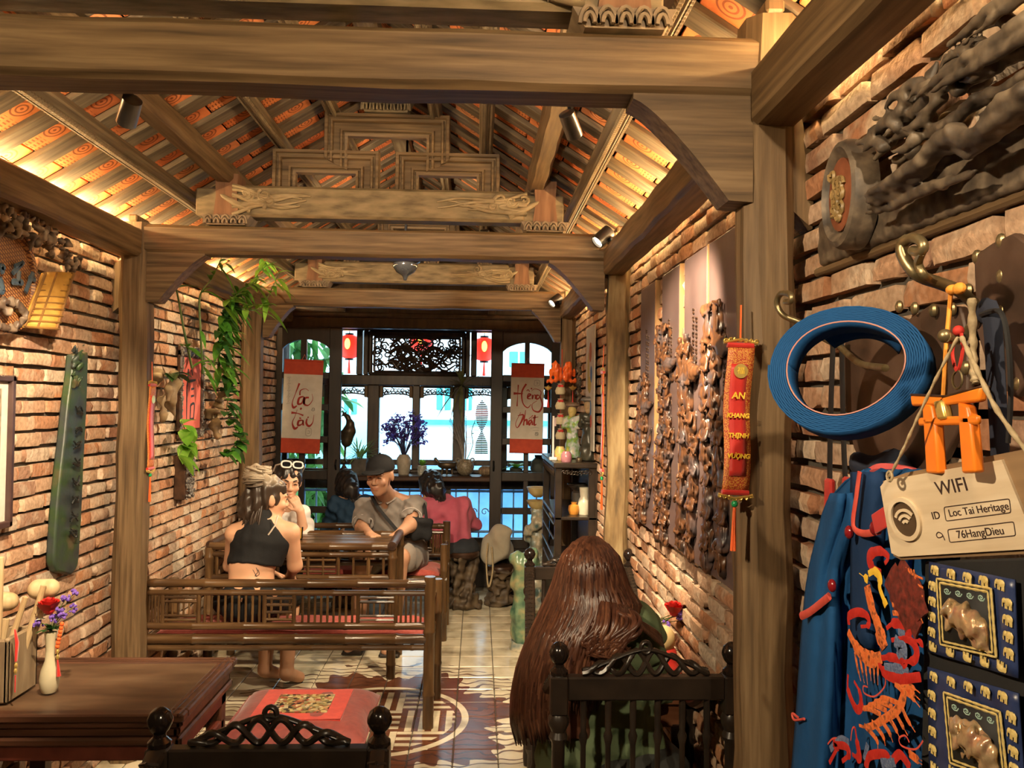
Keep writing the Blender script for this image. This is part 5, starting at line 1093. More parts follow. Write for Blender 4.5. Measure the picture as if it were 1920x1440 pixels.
def skincol(base, h=None, k=1.0, extra=None):
    base = np.array(base)
    def f(V):
        c = np.tile(base, (len(V), 1)); nse = np.sin(V[:, 0]*61)*np.sin(V[:, 1]*53)*np.sin(V[:, 2]*47); c *= (1+.06*nse)[:, None]
        if h is not None:
            q = V-np.array(h.c); a, b_, u = q@np.array(h.r), q@np.array(h.f), q@np.array(h.u)
            lip = np.exp(-((a/(.024*k))**2+((u+.061*k)/(.011*k))**2))*(b_ > .06*k); c = c*(1-lip[:, None]*.55)+np.array((.40, .12, .10))*lip[:, None]*.55
            ch_ = np.exp(-(((np.abs(a)-.042*k)/(.02*k))**2+((u+.03*k)/(.02*k))**2))*(b_ > .04*k); c = c*(1-ch_[:, None]*.2)+np.array((.5, .16, .10))*ch_[:, None]*.2
        if extra: c = extra(V, c)
        return c
    return f
HAIRB = M('black_hair', [(.010, .008, .008), (.03, .024, .022)], .35, (60, 60, 8), .5)
def locks(mb, root_fn, n, seed, r=.006, side=5):
    rr = random.Random(seed)
    for k in range(n): pts = root_fn(k/n, rr); N = len(pts); mb.tube(pts, [r*(.7+.5*math.sin(PI*min(1, .25+.75*i/(N-1))))*(1 if i < N-1 else .3) for i in range(N)], side)
def hair_cap(h, parent, mat, name='hair', k=1.0, front=.035, low=-.055, h_=.0055, extra=None, back=-.012, big=1.0):
    c = h.c; s = SDF(tuple(c-Vector((.2, .2, .24))), tuple(c+Vector((.2, .2, .22))), h_); R = h.rot()
    s.ell(h(0, back*k-.006, .034*k), (.086*k*big, .102*k*big, .098*k*big), .01, R)
    s.ell(h(0, -.05*k, -.03*k), (.078*k, .055*k, .075*k), .03, R)
    # open the face
    s.ell(h(0, .125*k, -.055*k), (.072*k, .09*k, .105*k), .015, R, True)
    if extra: extra(s)
    s.noise(.005, 70, 3); return s.build(name, mat, parent)

# ---- man in grey polo and cap (far bench)
YM = 5.30
P = thing('person', 'man in black cap and grey polo shirt sitting on the far bamboo bench', 'person', tuple(atY(775, 1060, 5.52)), group='guests')
off = P.location.copy()
def PB(o): o.location = -off; return o
hd = Fr(atY(713, 892, 5.22), (-.30, -1, -.14), (0, .05, 1)); K = 1.04
A = lambda x, y, d: atY(x, y, d)
shR, shL = A(686, 952, 5.42), A(776, 948, 5.46); neck = A(727, 935, 5.42)
eR, wR = A(678, 990, 5.24), A(694, 1003, 4.98); eL, wL = A(768, 985, 5.24), A(748, 1001, 5.02)
hip = A(772, 1045, 5.54); hipR = A(715, 1045, 5.56); kn = A(748, 1046, 5.12); knR = A(680, 1050, 5.16)
s = SDF(tuple(Vector((-1.02, 4.75, 0))), tuple(Vector((-.22, 5.80, 1.36))), .006); head(s, hd, K)
s.cone(hd(0, -.02, -.08), neck, .052, .062, .02); s.cone(neck, shR, .06, .055, .03); s.cone(neck, shL, .06, .055, .03)
s.ell(tuple((Vector(shR)+Vector(shL))/2+Vector((0, .03, -.17))), (.16, .10, .22), .04)
s.chain([shR, eR, wR], [.052, .042, .028], .02); s.chain([shL, eL, wL], [.052, .044, .029], .02)
hand(s, wR, (.5, -.8, -.05), (0, 0, 1), 1, .35, 1); hand(s, wL, (-.3, -.9, -.1), (0, 0, 1), 1.0, .3, -1)
for a, b_ in ((hip, kn), (hipR, knR)): ft = Vector((b_.x-.03, b_.y+.02, .07)); s.chain([a, b_, ft], [.085, .062, .042], .02); s.chain([ft, ft+Vector((0, -.02, -.03)), ft+Vector((-.03, -.16, -.035))], [.04, .036, .028], .02)
PB(s.build('body', SKIN, P, skincol((.44, .235, .145), hd, K)))
facial(hd, P, K); [PB(o) for o in P.children if o.name.startswith(('eye',))]
GREY = cloth('grey_polo_cloth', [(.20, .175, .16), (.26, .23, .21)], .6, 22)
s = SDF((-1.0, 5.0, .45), (-.25, 5.8, 1.10), .007); md = (Vector(shR)+Vector(shL))/2
s.ell(tuple(md+Vector((.0, .02, -.10))), (.185, .125, .17), .05); s.ell(tuple(md+Vector((.03, .06, -.30))), (.175, .14, .20), .06); s.cone(shR, shL, .070, .070, .04)
s.chain([shR, tuple(Vector(shR).lerp(eR, .78))], [.073, .066], .02); s.chain([shL, tuple(Vector(shL).lerp(eL, .62))], [.075, .070], .02); s.cone(neck, tuple(md), .07, .09, .03)
s.cone(hd(0, -.02, -.06), tuple(Vector(neck)+Vector((0, 0, -.01))), .057, .056, .004, True); s.ell(tuple(neck+Vector((-.015, -.075, -.035))), (.030, .05, .055), .01, None, True)
for a, b_, e in ((shR, eR, .78), (shL, eL, .62)): q = Vector(a).lerp(b_, e); s.cone(q, Vector(b_), .05, .05, .006, True)
s.noise(.006, 24, 5); s.noise(.004, 50, 9); shirt = PB(s.build('polo_shirt', GREY, P))
mb = MB()
for sg in (-1, 1): q = Vector(neck)+Vector((-.012, -.02, .012)); mb.tube([q+Vector((sg*.058, .02, .02)), q+Vector((sg*.06, -.04, .0)), q+Vector((sg*.018-.004, -.078, -.032))], [.016, .02, .012], 6, flat=.4)
mb.build('collar', GREY, shirt); TRIM = M('shirt_trim', (.55, .5, .48), .8, 20)
for a, b_, e, r_ in ((shR, eR, .76, .068), (shL, eL, .60, .072)):
    d = (Vector(b_)-Vector(a)).normalized(); q = Vector(a).lerp(b_, e); u = d.cross(Vector((0, 0, 1))).normalized(); v = d.cross(u)
    MB().tube([q+u*(r_*math.cos(t_))+v*(r_*math.sin(t_)) for t_ in [i*PI/8 for i in range(17)]], .004, 5).build('sleeve_trim', TRIM, shirt)
SHO = cloth('striped_shorts_cloth', [(.18, .15, .13), (.25, .215, .19)], .5, 30)
s = SDF((-1.05, 4.9, .25), (-.2, 5.9, .85), .008); s.cone(hip, Vector(hip).lerp(kn, .72), .115, .095, .03); s.cone(hipR, Vector(hipR).lerp(knR, .72), .115, .095, .03); s.ell(tuple((hip+hipR)/2+Vector((0, .03, .05))), (.20, .14, .14), .05); s.noise(.006, 35, 4)
PB(s.build('shorts', SHO, P))
# cap
CAPM = cloth('black_cap_cloth', [(.010, .010, .012), (.02, .02, .022)], .2, 60); s = SDF(tuple(hd.c-Vector((.22, .26, .06))), tuple(hd.c+Vector((.22, .2, .22))), .006); R = hd.rot()
s.ell(hd(0, -.012, .048), (.090, .108, .092), .01, R); s.rbox(hd(0, .06, -.03), (.2, .2, .065), .01, .01, R, True); s.ell(hd(0, .112, .045), (.072, .075, .010), .012, (Matrix.Rotation(-.25, 3, 'X')@Matrix(((1, 0, 0), (0, 1, 0), (0, 0, 1)))).to_euler() if False else R)
PB(s.build('cap', CAPM, P)); mb = MB(); mb.ball(hd(0, -.012, .142), .008); PB(mb.build('cap_button', CAPM, P))
# sandals
for k_ in (kn, knR): MB().box(k_.x-.10, k_.x+.03, k_.y-.17, k_.y+.08, .0, .022, .01).build('sandal', BLK, P).location = -off
# shoulder bag is a thing of its own
sb = thing('shoulder_bag', 'black crossbody bag worn by the man in the cap', 'bag', tuple(A(785, 990, 5.30))); ob = sb.location.copy()
s = SDF(tuple(ob-Vector((.14, .12, .13))), tuple(ob+Vector((.14, .12, .13))), .006); s.rbox(tuple(ob), (.085, .05, .072), .03, .02, (0, .2, .3)); s.noise(.006, 40, 2); o = s.build('pouch', CAPM, sb); o.location = -ob
mb = MB(); mb.tube(bez([tuple(A(697, 930, 5.28)), tuple(A(708, 950, 5.235)), tuple(A(728, 975, 5.245)), tuple(A(752, 1000, 5.25)), tuple(A(775, 1000, 5.28))], 6), .015, 6, flat=.3); o = mb.build('strap', CAPM, sb); o.location = -ob
mb = MB(); mb.tube(bez([tuple(A(792, 940, 5.44)), tuple(A(797, 955, 5.36)), tuple(A(800, 980, 5.33))], 6), .012, 6, flat=.3); o = mb.build('strap', CAPM, sb); o.location = -ob

# ---- woman in black halter top (near bamboo bench)
P = thing('person', 'woman in black open-back top with ash-blonde bun on the near bamboo bench', 'person', tuple(atY(465, 1120, 4.10)), group='guests'); off = P.location.copy()
hd = Fr(atY(503, 935, 4.18), (.86, .52, -.10), (.10, .05, 1)); K = .98; shL, shR = A(440, 1000, 4.14), A(545, 998, 4.16); neck = A(492, 980, 4.14); hip = A(470, 1120, 4.10)
eR, wR = A(553, 1060, 4.22), A(545, 1078, 4.42); eL, wL = A(432, 1060, 4.28), A(505, 1072, 4.46)
s = SDF((-1.55, 3.95, .38), (-.78, 4.80, 1.25), .006); head(s, hd, K); s.cone(hd(0, -.03, -.07), neck, .047, .052, .02)
s.cone(neck, shL, .05, .045, .03); s.cone(neck, shR, .05, .045, .03); s.ell(A(490, 1018, 4.15), (.128, .085, .115), .05); s.ell(A(472, 1065, 4.13), (.115, .085, .13), .05); s.ell(hip, (.155, .12, .10), .05)
s.chain([shR, eR, wR], [.044, .036, .023], .02); s.chain([shL, eL, wL], [.042, .034, .022], .02); hand(s, wR, (.1, .5, -.8), (.5, .8, .3), .92, .5, 1); hand(s, wL, (.6, .5, -.4), (0, .2, 1), .92, .4, -1)
kR, kL = A(545, 1112, 4.50), A(505, 1108, 4.56)
def tat(V, c): return c
PB(s.build('body', SKIN, P, skincol((.56, .31, .19), hd, K))); facial(hd, P, K); [PB(o) for o in P.children if o.name.startswith('eye')]
BLKC = cloth('black_jersey', [(.008, .008, .009), (.016, .016, .017)], .4, 30); s = SDF((-1.5, 3.95, .60), (-.85, 4.45, 1.05), .006)
s.ell(A(489, 1014, 4.15), (.150, .105, .140), .04); s.ell(A(478, 1052, 4.14), (.136, .104, .085), .04); s.cone(A(490, 990, 4.14), A(492, 965, 4.14), .07, .05, .03)
# cut-away shoulders and bare lower back
s.cone(A(425, 975, 4.12), A(450, 972, 4.12), .05, .055, .012, True); s.cone(A(565, 1012, 4.14), A(532, 978, 4.14), .05, .055, .012, True); s.ell(A(478, 1078, 4.04), (.17, .20, .052), .008, (0, .16, 0), True)
s.noise(.0015, 45, 2); PB(s.build('halter_top', BLKC, P)); s = SDF((-1.5, 3.92, .36), (-.7, 4.85, .78), .007)
s.ell(A(468, 1126, 4.10), (.172, .132, .115), .04); s.chain([A(500, 1125, 4.18), kR], [.095, .075], .03); s.chain([A(450, 1125, 4.18), kL], [.095, .075], .03); s.noise(.005, 40, 3); PB(s.build('shorts', BLKC, P))
for k_ in (kR, kL): pass
s = SDF((-1.25, 4.3, 0), (-.75, 4.75, .5), .008)
for k_ in (kR, kL): s.chain([k_, (k_.x, k_.y-.06, .08), (k_.x+.05, k_.y+.03, .03)], [.055, .036, .03], .02)
PB(s.build('lower_leg', SKIN, P, skincol((.56, .31, .19))))
mb = MB(); mb.tube([A(521, 966, 4.08), A(516, 985, 4.065), A(503, 1003, 4.06)], .004, 5); PB(mb.build('top_strap', M('cream_strap', (.7, .6, .5), .6, 9), P))
mb = MB(); mb.tube(bez([A(480, 1064, 4.046), A(483, 1072, 4.046), A(478, 1080, 4.047), A(486, 1077, 4.047), A(484, 1068, 4.046)], 5), .0015, 4); mb.tube(bez([A(474, 1068, 4.048), A(478, 1075, 4.048), A(482, 1082, 4.048)], 4), .0015, 4); PB(mb.build('tattoo', M('ink', (.06, .05, .05), .6, 9), P))
m, t, b = base_mat('ombre_hair', .4); geo = nn(t, 'ShaderNodeNewGeometry'); sep = nn(t, 'ShaderNodeSeparateXYZ'); t.links.new(geo.outputs['Position'], sep.inputs[0]); mr = nn(t, 'ShaderNodeMapRange'); mr.inputs[1].default_value = hd.c.z+.065; mr.inputs[2].default_value = hd.c.z+.125; t.links.new(sep.outputs[2], mr.inputs[0])
mr2 = nn(t, 'ShaderNodeMapRange'); mr2.inputs[1].default_value = hd.c.z-.12; mr2.inputs[2].default_value = hd.c.z-.19; t.links.new(sep.outputs[2], mr2.inputs[0]); mxx = nn(t, 'ShaderNodeMath', operation='MAXIMUM'); t.links.new(mr.outputs[0], mxx.inputs[0]); t.links.new(mr2.outputs[0], mxx.inputs[1])
mi = nn(t, 'ShaderNodeMix', data_type='RGBA'); mi.inputs[6].default_value = (.035, .022, .015, 1); mi.inputs[7].default_value = (.36, .29, .21, 1); t.links.new(mxx.outputs[0], mi.inputs[0]); t.links.new(mi.outputs[2], b.inputs['Base Color']); OMB = m
hr = PB(hair_cap(hd, P, OMB, k=K, extra=lambda s: (s.ell(hd(-.0, -.07, .115), (.062, .06, .055), .02), s.ell(hd(0, -.085, -.05), (.06, .05, .09), .03))))
mb = MB(); bc = hd(0, -.07, .115)
def bunl(u, rr):
    a = u*2*PI+rr.uniform(-.3, .3); tl = rr.uniform(-1, 1); R_ = .058+rr.uniform(-.004, .01)
    return [bc+hd.r*(R_*math.cos(a+t_*3.2))*math.cos(tl*t_)+hd.f*(R_*math.sin(a+t_*3.2))+hd.u*(R_*.9*math.sin(tl*1.2)*math.cos(t_*2)) for t_ in [i/9 for i in range(10)]]
locks(mb, bunl, 70, 3, .005)
def tail(u, rr):
    a = (u-.5)*2.2; p = hd(.075*math.sin(a), -.09*math.cos(a), -.02); q = hd(.085*math.sin(a)+rr.uniform(-.02, .02), -.115*math.cos(a)+rr.uniform(-.02, .02), -.15-rr.uniform(0, .06)); return bez([p, p.lerp(q, .5)+Vector((rr.uniform(-.01, .01), -.012, 0)), q], 4)
locks(mb, tail, 60, 5, .005); mb.build('hair_strands', OMB, hr, 180)

# ---- woman in white shirt with white sunglasses on her head
P = thing('person', 'woman in white shirt with white sunglasses on her hair, chin on hand', 'person', tuple(atY(520, 1040, 5.40)), group='guests'); off = P.location.copy()
hd = Fr(atY(540, 903, 5.10), (.42, -1, -.16), (.05, .1, 1)); K = .98; shR, shL = A(470, 968, 5.28), A(562, 965, 5.24); neck = A(528, 945, 5.24); eL, wL = A(570, 1004, 5.05), A(563, 958, 5.01); eR, wR = A(470, 1006, 5.12), A(520, 1002, 4.95)
s = SDF((-1.60, 4.8, .35), (-.98, 5.72, 1.25), .006); head(s, hd, K); s.cone(hd(0, -.02, -.08), neck, .045, .052, .02); s.cone(neck, shR, .05, .045, .03); s.cone(neck, shL, .05, .045, .03); s.ell(A(518, 990, 5.28), (.13, .09, .16), .05)
s.chain([shL, eL, wL], [.042, .036, .024], .02); s.chain([shR, eR, wR], [.042, .034, .023], .02); hand(s, wL, (-.45, -.05, .9), (.5, -.9, .1), .82, .9, 1); hand(s, wR, (.6, -.6, 0), (0, 0, 1), .92, .3, 1)
PB(s.build('body', SKIN, P, skincol((.60, .34, .22), hd, K))); facial(hd, P, K); [PB(o) for o in P.children if o.name.startswith('eye')]
WHC = cloth('white_shirt_cloth', [(.62, .58, .55), (.74, .70, .67)], .5, 24); s = SDF((-1.62, 4.95, .42), (-.95, 5.72, 1.05), .007); md = (shR+shL)/2
s.ell(md+Vector((0, .03, -.12)), (.18, .12, .19), .05); s.ell(md+Vector((0, .08, -.32)), (.17, .14, .18), .05); s.cone(shR, shL, .062, .062, .04); s.chain([shL, shL.lerp(eL, .9)], [.066, .058], .02); s.chain([shR, shR.lerp(eR, .9)], [.066, .056], .02); s.cone(hd(0, -.02, -.06), neck+Vector((0, -.01, -.02)), .05, .052, .004, True); s.noise(.009, 26, 8); PB(s.build('shirt', WHC, P))
s = SDF((-1.62, 4.95, .30), (-.95, 5.75, .80), .009); s.ell(A(520, 1052, 5.40), (.16, .12, .10), .04); s.chain([A(545, 1060, 5.35), A(548, 1068, 5.1)], [.085, .07], .03); s.chain([A(500, 1060, 5.35), A(500, 1068, 5.1)], [.085, .07], .03); PB(s.build('trousers', cloth('dark_trousers', [(.02, .02, .025), (.035, .035, .04)]), P))
hr = PB(hair_cap(hd, P, HAIRB, k=K))
sg = thing('sunglasses', 'white-framed sunglasses pushed up on the hair of the woman in white', 'sunglasses', tuple(hd(0, .05, .12))); os_ = sg.location.copy(); WPL = M('white_plastic', (.85, .83, .8), .25, 5); LENS = M('dark_lens', (.01, .01, .012), .06, 5); u2 = (hd.u*.75-hd.f*.0+hd.f*-.45).normalized()
for q in (-1, 1):
    c = hd(q*.036, .058, .122); ring = [c+hd.r*(.030*math.copysign(abs(math.cos(a))**.7, math.cos(a)))+u2*(.021*math.copysign(abs(math.sin(a))**.7, math.sin(a))) for a in [i*PI/8 for i in range(17)]]
    mb = MB(); mb.tube(ring, .0055, 6); o = mb.build('rim', WPL, sg); o.location = -os_; mb = MB(); mb.add([c]+ring[:-1], [(0, 1+i, 1+(i+1) % 16) for i in range(16)]); o = mb.build('lens', LENS, sg); o.location = -os_
    mb = MB(); mb.tube([hd(q*.068, .056, .122), hd(q*.088, .0, .10), hd(q*.088, -.05, .05)], .005, 5); o = mb.build('temple', WPL, sg); o.location = -os_
mb = MB(); mb.tube([hd(-.01, .062, .124), hd(.01, .062, .124)], .005, 5); o = mb.build('bridge', WPL, sg); o.location = -os_

# ---- woman in pink at the window counter, and the one in navy beside her
def counter_guest(lab, x, shirtc, dpx, seed, hairm, yb=6.25):
    P = thing('person', lab, 'person', tuple(A(x+20, 1040, yb)), group='guests'); off = P.location.copy(); B = lambda px, py, d=0: A(x+px, py, yb+d)
    hd = Fr(B(-42, 912, .12), (-.25, 1, -.35), (0, .2, 1)); sL, sR = B(-60, 948, .04), B(20, 950, .04); neck = B(-30, 935, .06); hip = B(12, 1025, -.03)
    s = SDF(tuple(hip-Vector((.50, .24, .30))), tuple(hip+Vector((.30, .62, .78))), .009); head(s, hd, .98); s.cone(hd(0, -.02, -.07), neck, .05, .055, .02); s.cone(neck, sL, .05, .05, .03); s.cone(neck, sR, .05, .05, .03); s.ell(B(-15, 985), (.15, .1, .18), .05)
    eL, eR = B(-75, 985, .15), B(40, 985, .15); wL, wR = B(-50, 945, .34), B(0, 945, .34); s.chain([sL, eL, wL], [.045, .036, .024], .02); s.chain([sR, eR, wR], [.045, .036, .024], .02); hand(s, wL, (.4, .7, .1), (0, 0, 1), .9, .4, 1); hand(s, wR, (-.4, .7, .1), (0, 0, 1), .9, .4, -1)
    o = s.build('body', SKIN, P, skincol((.5, .29, .18), hd, .98)); o.location = -off
    s = SDF(tuple(hip-Vector((.48, .24, .10))), tuple(hip+Vector((.30, .4, .55))), .009); s.cone(sL, sR, .066, .066, .05); s.ell(B(-18, 965), (.185, .12, .14), .06); s.ell(B(-4, 1000, -.02), (.165, .125, .14), .06); s.chain([sL, eL], [.07, .055], .03); s.chain([sR, eR], [.07, .055], .03); s.noise(.010, 26, seed); s.noise(.006, 48, seed+1)
    o = s.build('shirt', cloth('guest_shirt_%d' % seed, shirtc, .6, 20), P); o.location = -off
    s = SDF(tuple(hip-Vector((.30, .26, .24))), tuple(hip+Vector((.30, .5, .16))), .010); s.ell(hip+Vector((0, 0, -.01)), (.155, .14, .10), .04); s.chain([hip+Vector((.07, 0, -.03)), hip+Vector((.06, .36, -.06))], [.09, .07], .03); s.chain([hip+Vector((-.08, 0, -.03)), hip+Vector((-.12, .36, -.06))], [.09, .07], .03)
    o = s.build('trousers', cloth('guest_trousers_%d' % seed, [(.03, .035, .045), (.05, .055, .065)]), P); o.location = -off
    s = SDF((hip.x-.25, hip.y+.15, 0), (hip.x+.2, hip.y+.55, .45), .010); 
    for dx_ in (.06, -.12): s.chain([hip+Vector((dx_, .36, -.07)), (hip.x+dx_, hip.y+.30, .08), (hip.x+dx_, hip.y+.40, .03)], [.065, .04, .035], .02)
    o = s.build('lower_leg', cloth('guest_hose_%d' % seed, [(.03, .035, .045), (.05, .055, .065)]), P); o.location = -off
    o = hair_cap(hd, P, hairm, k=1.0, h_=.008, extra=lambda s: s.chain([hd(.0, -.09, -.02), hd(.03, -.14, -.06), hd(.07, -.13, -.13)], [.075, .06, .03], .03)); o.location = -off
    mb = MB(); locks(mb, lambda u, rr: bez([hd(.08*math.sin(u*5-2.5), -.09*math.cos(u*5-2.5), .06+.04*math.cos(u*9)), hd(.07*math.sin(u*5-2.5)+.02, -.125, -.03), hd(.07+rr.uniform(-.03, .03), -.145+rr.uniform(-.02, .02), -.15+rr.uniform(-.02, .02))], 5), 150, seed, .0042); h2 = mb.build('hair_strands', hairm, o, 180)
counter_guest('woman in pink shirt seen from behind, leaning on the window counter', 848, [(.52, .10, .16), (.62, .15, .22)], 0, 3, HAIRB, 6.25)
counter_guest('person in navy blue seen from behind, mostly hidden by the man in the cap', 690, [(.018, .045, .09), (.03, .065, .12)], 0, 6, HAIRB, 6.30)

# ---- woman with very long brown hair, back to the viewer
YH = 2.34
P = thing('person', 'woman with very long auburn hair and green top, back to the viewer', 'person', (.43, 2.25, .445), group='guests'); off = P.location.copy(); A2 = lambda x, y, d=0: atY(x, y, YH+d)
hd = Fr(A2(1107, 1092, .03), (-.18, 1, -.12), (0, .05, 1)); K = .97; shL, shR = A2(1048, 1195, .0), A2(1196, 1188, .0); neck = A2(1112, 1165, .0)
s = SDF((.0, 2.08, .38), (.70, 2.98, 1.26), .006); head(s, hd, K); s.cone(hd(0, -.02, -.08), neck, .048, .054, .02); s.cone(neck, shL, .05, .048, .03); s.cone(neck, shR, .05, .048, .03)
s.ell(A2(1115, 1270, .0), (.14, .09, .2), .05); eR, wR = A2(1212, 1310, .10), A2(1225, 1360, .22); eL, wL = A2(1015, 1310, .15), A2(1060, 1350, .30); s.chain([shR, eR, wR], [.046, .038, .025], .02); s.chain([shL, eL, wL], [.046, .038, .025], .02); hand(s, wR, (-.1, .8, -.1), (0, 0, 1), .95, .4, 1); hand(s, wL, (.3, .8, -.1), (0, 0, 1), .95, .4, -1)
PB(s.build('body', SKIN, P, skincol((.52, .28, .18), hd, K)))
GRN = cloth('sage_green_cloth', [(.10, .145, .075), (.15, .20, .11)], .5, 20); s = SDF((.05, 2.06, .40), (.70, 2.75, 1.08), .007); s.cone(shL, shR, .066, .066, .05); s.ell(A2(1115, 1250), (.175, .115, .19), .06); s.ell(A2(1125, 1420, -.03), (.185, .135, .22), .06); s.chain([shR, shR.lerp(eR, .85)], [.072, .06], .03); s.chain([shL, shL.lerp(eL, .85)], [.072, .06], .03); s.noise(.010, 22, 12); s.noise(.007, 46, 5); PB(s.build('green_top', GRN, P))
s = SDF((.10, 2.05, .36), (.72, 2.90, .70), .009); s.ell((.44, 2.26, .53), (.18, .14, .09), .04); s.chain([(.52, 2.3, .52), (.53, 2.70, .52)], [.085, .065], .03); s.chain([(.36, 2.3, .52), (.35, 2.70, .52)], [.085, .065], .03); PB(s.build('skirt', cloth('dark_skirt', [(.03, .032, .03), (.05, .052, .05)]), P))
s = SDF((.25, 2.5, 0), (.65, 2.95, .58), .009)
for x_ in (.53, .35): s.chain([(x_, 2.70, .50), (x_, 2.66, .08), (x_, 2.78, .03)], [.058, .036, .032], .02)
PB(s.build('lower_leg', SKIN, P, skincol((.52, .28, .18))))
m, t, b = base_mat('auburn_hair', .33, 0, .55); geo = nn(t, 'ShaderNodeNewGeometry'); no = nn(t, 'ShaderNodeTexNoise'); tc = nn(t, 'ShaderNodeTexCoord'); mp = nn(t, 'ShaderNodeMapping'); mp.inputs['Scale'].default_value = (90, 60, 5); t.links.new(tc.outputs['Object'], mp.inputs[0]); t.links.new(mp.outputs[0], no.inputs['Vector']); no.inputs['Scale'].default_value = 1
ad = nn(t, 'ShaderNodeMath', operation='MULTIPLY_ADD'); ad.inputs[1].default_value = .5; t.links.new(geo.outputs['Random Per Island'], ad.inputs[0]); t.links.new(no.outputs['Fac'], ad.inputs[2]); t.links.new(ramp(t, ad.outputs[0], [(.028, .010, .007), (.075, .027, .016), (.115, .045, .026), (.18, .075, .04)], .35, 1.1), b.inputs['Base Color'])
bp = nn(t, 'ShaderNodeBump'); bp.inputs['Strength'].default_value = .5; bp.inputs['Distance'].default_value = .003; t.links.new(no.outputs['Fac'], bp.inputs['Height']); t.links.new(bp.outputs[0], b.inputs['Normal']); AUB = m
LV = [(1006, 1098, 1118), (1020, 1072, 1138), (1045, 1053, 1160), (1075, 1044, 1170), (1105, 1035, 1180), (1135, 1020, 1200), (1165, 1006, 1196), (1200, 990, 1170), (1250, 972, 1158), (1300, 961, 1152), (1350, 958, 1150), (1395, 968, 1148)]
def sil(y):
    for i in range(len(LV)-1):
        if y <= LV[i+1][0]:
            f = (y-LV[i][0])/(LV[i+1][0]-LV[i][0]); return LV[i][1]+(LV[i+1][1]-LV[i][1])*f, LV[i][2]+(LV[i+1][2]-LV[i][2])*f
    return LV[-1][1:]
def dep(y, s_): # distance of the hair surface from the head plane, towards the viewer
    base_ = -.122 if y < 1110 else -.122-.058*min(1, (y-1110)/90) ; return base_*math.sqrt(max(0, 1-min(1, abs(s_))**2.4))-.012
def hpt(s_, y, lift=0):
    a, b_ = sil(y); top = min(1, max(0, (y-1006)/55))**.6; cx = (a+b_)/2; return atY(cx+(b_-a)/2*s_, y, YH+.02+dep(y, s_)*(.25+.75*top)-lift)
mb = MB(); mb.grid(lambda u, v: tuple(hpt((u*2-1)*.97, 1006+v*v**.0*(1385-1006)*v**.1 if False else 1008+v*377, -.012)), 26, 36)
base_h = PB(mb.build('hair', AUB, P, 180))
mb = MB(); rr0 = random.Random(21)
for k in range(430):
    s0 = rr0.uniform(-1, 1); y0 = 1008+rr0.random()**2*30; end = rr0.uniform(1330, 1396) if s0 < .12 else rr0.uniform(1230, 1340)
    if s0 < -.55: end = rr0.uniform(1350, 1400)
    amp = rr0.uniform(0, .05); ph = rr0.uniform(0, 6); fr = rr0.uniform(.012, .03); dr = rr0.uniform(-.06, .06); N = 15; pts = []
    for i in range(N):
        y = y0+(end-y0)*i/(N-1); ss = max(-1, min(1, s0+(dr*i/(N-1))+amp*math.sin(y*fr+ph)*(i/N))); pts.append(hpt(ss, y, .003+rr0.uniform(0, .002)+.006*math.sin(y*.02+ph)**2))
    mb.tube(pts, [(.0045+.0045*math.sin(PI*min(1, i/(N-1)*.8+.15)))*(1 if i < N-1 else .3) for i in range(N)], 5)
# curls swinging over the right shoulder
for k in range(60):
    a = rr0.uniform(0, 1); p0 = hpt(.25+.5*a, 1120+20*a, .006); p1 = A2(1120+80*a+rr0.uniform(-8, 8), 1175+rr0.uniform(-12, 25), -.19); p2 = A2(1100+60*a+rr0.uniform(-15, 15), 1215+rr0.uniform(-14, 14), -.20); p3 = A2(1150+35*a+rr0.uniform(-18, 18), 1228+rr0.uniform(-14, 10), -.185)
    mb.tube(bez([p0, p1, p2, p3], 6), [.007]*12+[.005]*5+[.002]*2, 5)
for k in range(40):
    a = rr0.random(); mb.tube(bez([hpt(.7, 1135, .004), A2(1160+30*a, 1150+12*a, -.17), A2(1205+10*a, 1168+20*a, -.15), A2(1240+6*a, 1190+25*a, -.09)], 6), [.007]*12+[.005]*5+[.002]*2, 5)
mb.build('hair_strands', AUB, base_h, 180)
# ================================================================ coat hooks by the near column
BRASS = M('aged_brass', [(.20, .15, .07), (.34, .27, .15)], .38, 40, .2, metal=.8); LEATH = M('old_brown_leather', [(.028, .016, .011), (.07, .038, .025), (.11, .065, .045)], .5, 12, .5); NAVY = M('navy_cloth', [(.010, .014, .03), (.02, .026, .05)], .85, 30, .3)
BLUEC = cloth('royal_blue_cloth', [(.008, .058, .18), (.013, .082, .24)], .35, 40); TWINE = M('jute_twine', [(.32, .24, .13), (.48, .38, .24)], .85, 90, .5); BLKS = M('black_webbing', (.010, .010, .012), .7, 40, .2)
def X3(pts, X): return [atX(a, c, X if len(q) < 3 else q[2]) for q in pts for a, c in [q[:2]]]
def loc_build(mb, nm, mat, parent, ang=35): o = mb.build(nm, mat, parent, ang); o.location = -parent.location; return o
hk = thing('coat_hook', 'large brass scroll hook above the orange torii charm', 'hook', tuple(atX(1860, 600, .672)))
mb = MB(); mb.tube(bez(X3([(1880, 640, .672), (1830, 575, .63), (1800, 547, .58), (1765, 532, .55), (1720, 515, .52), (1694, 480, .51), (1694, 455, .51), (1714, 446, .51), (1731, 458, .51), (1727, 472, .51), (1713, 470, .51)], 0), 6), [.0075]*40+[.006]*24, 8); mb.tube(bez(X3([(1760, 532, .55), (1735, 518, .52), (1722, 495, .515), (1728, 474, .51)], 0), 6), .005, 6)
mb.ball(atX(1712, 470, .51), .006); loc_build(mb, 'scroll', BRASS, hk, 60); mb = MB(); mb.tube(bez(X3([(1835, 590, .63), (1825, 610, .58), (1800, 635, .54), (1775, 632, .52)], 0), 5), .0065, 8); mb.ball(atX(1772, 630, .52), .008); loc_build(mb, 'lower_prong', BRASS, hk, 60)
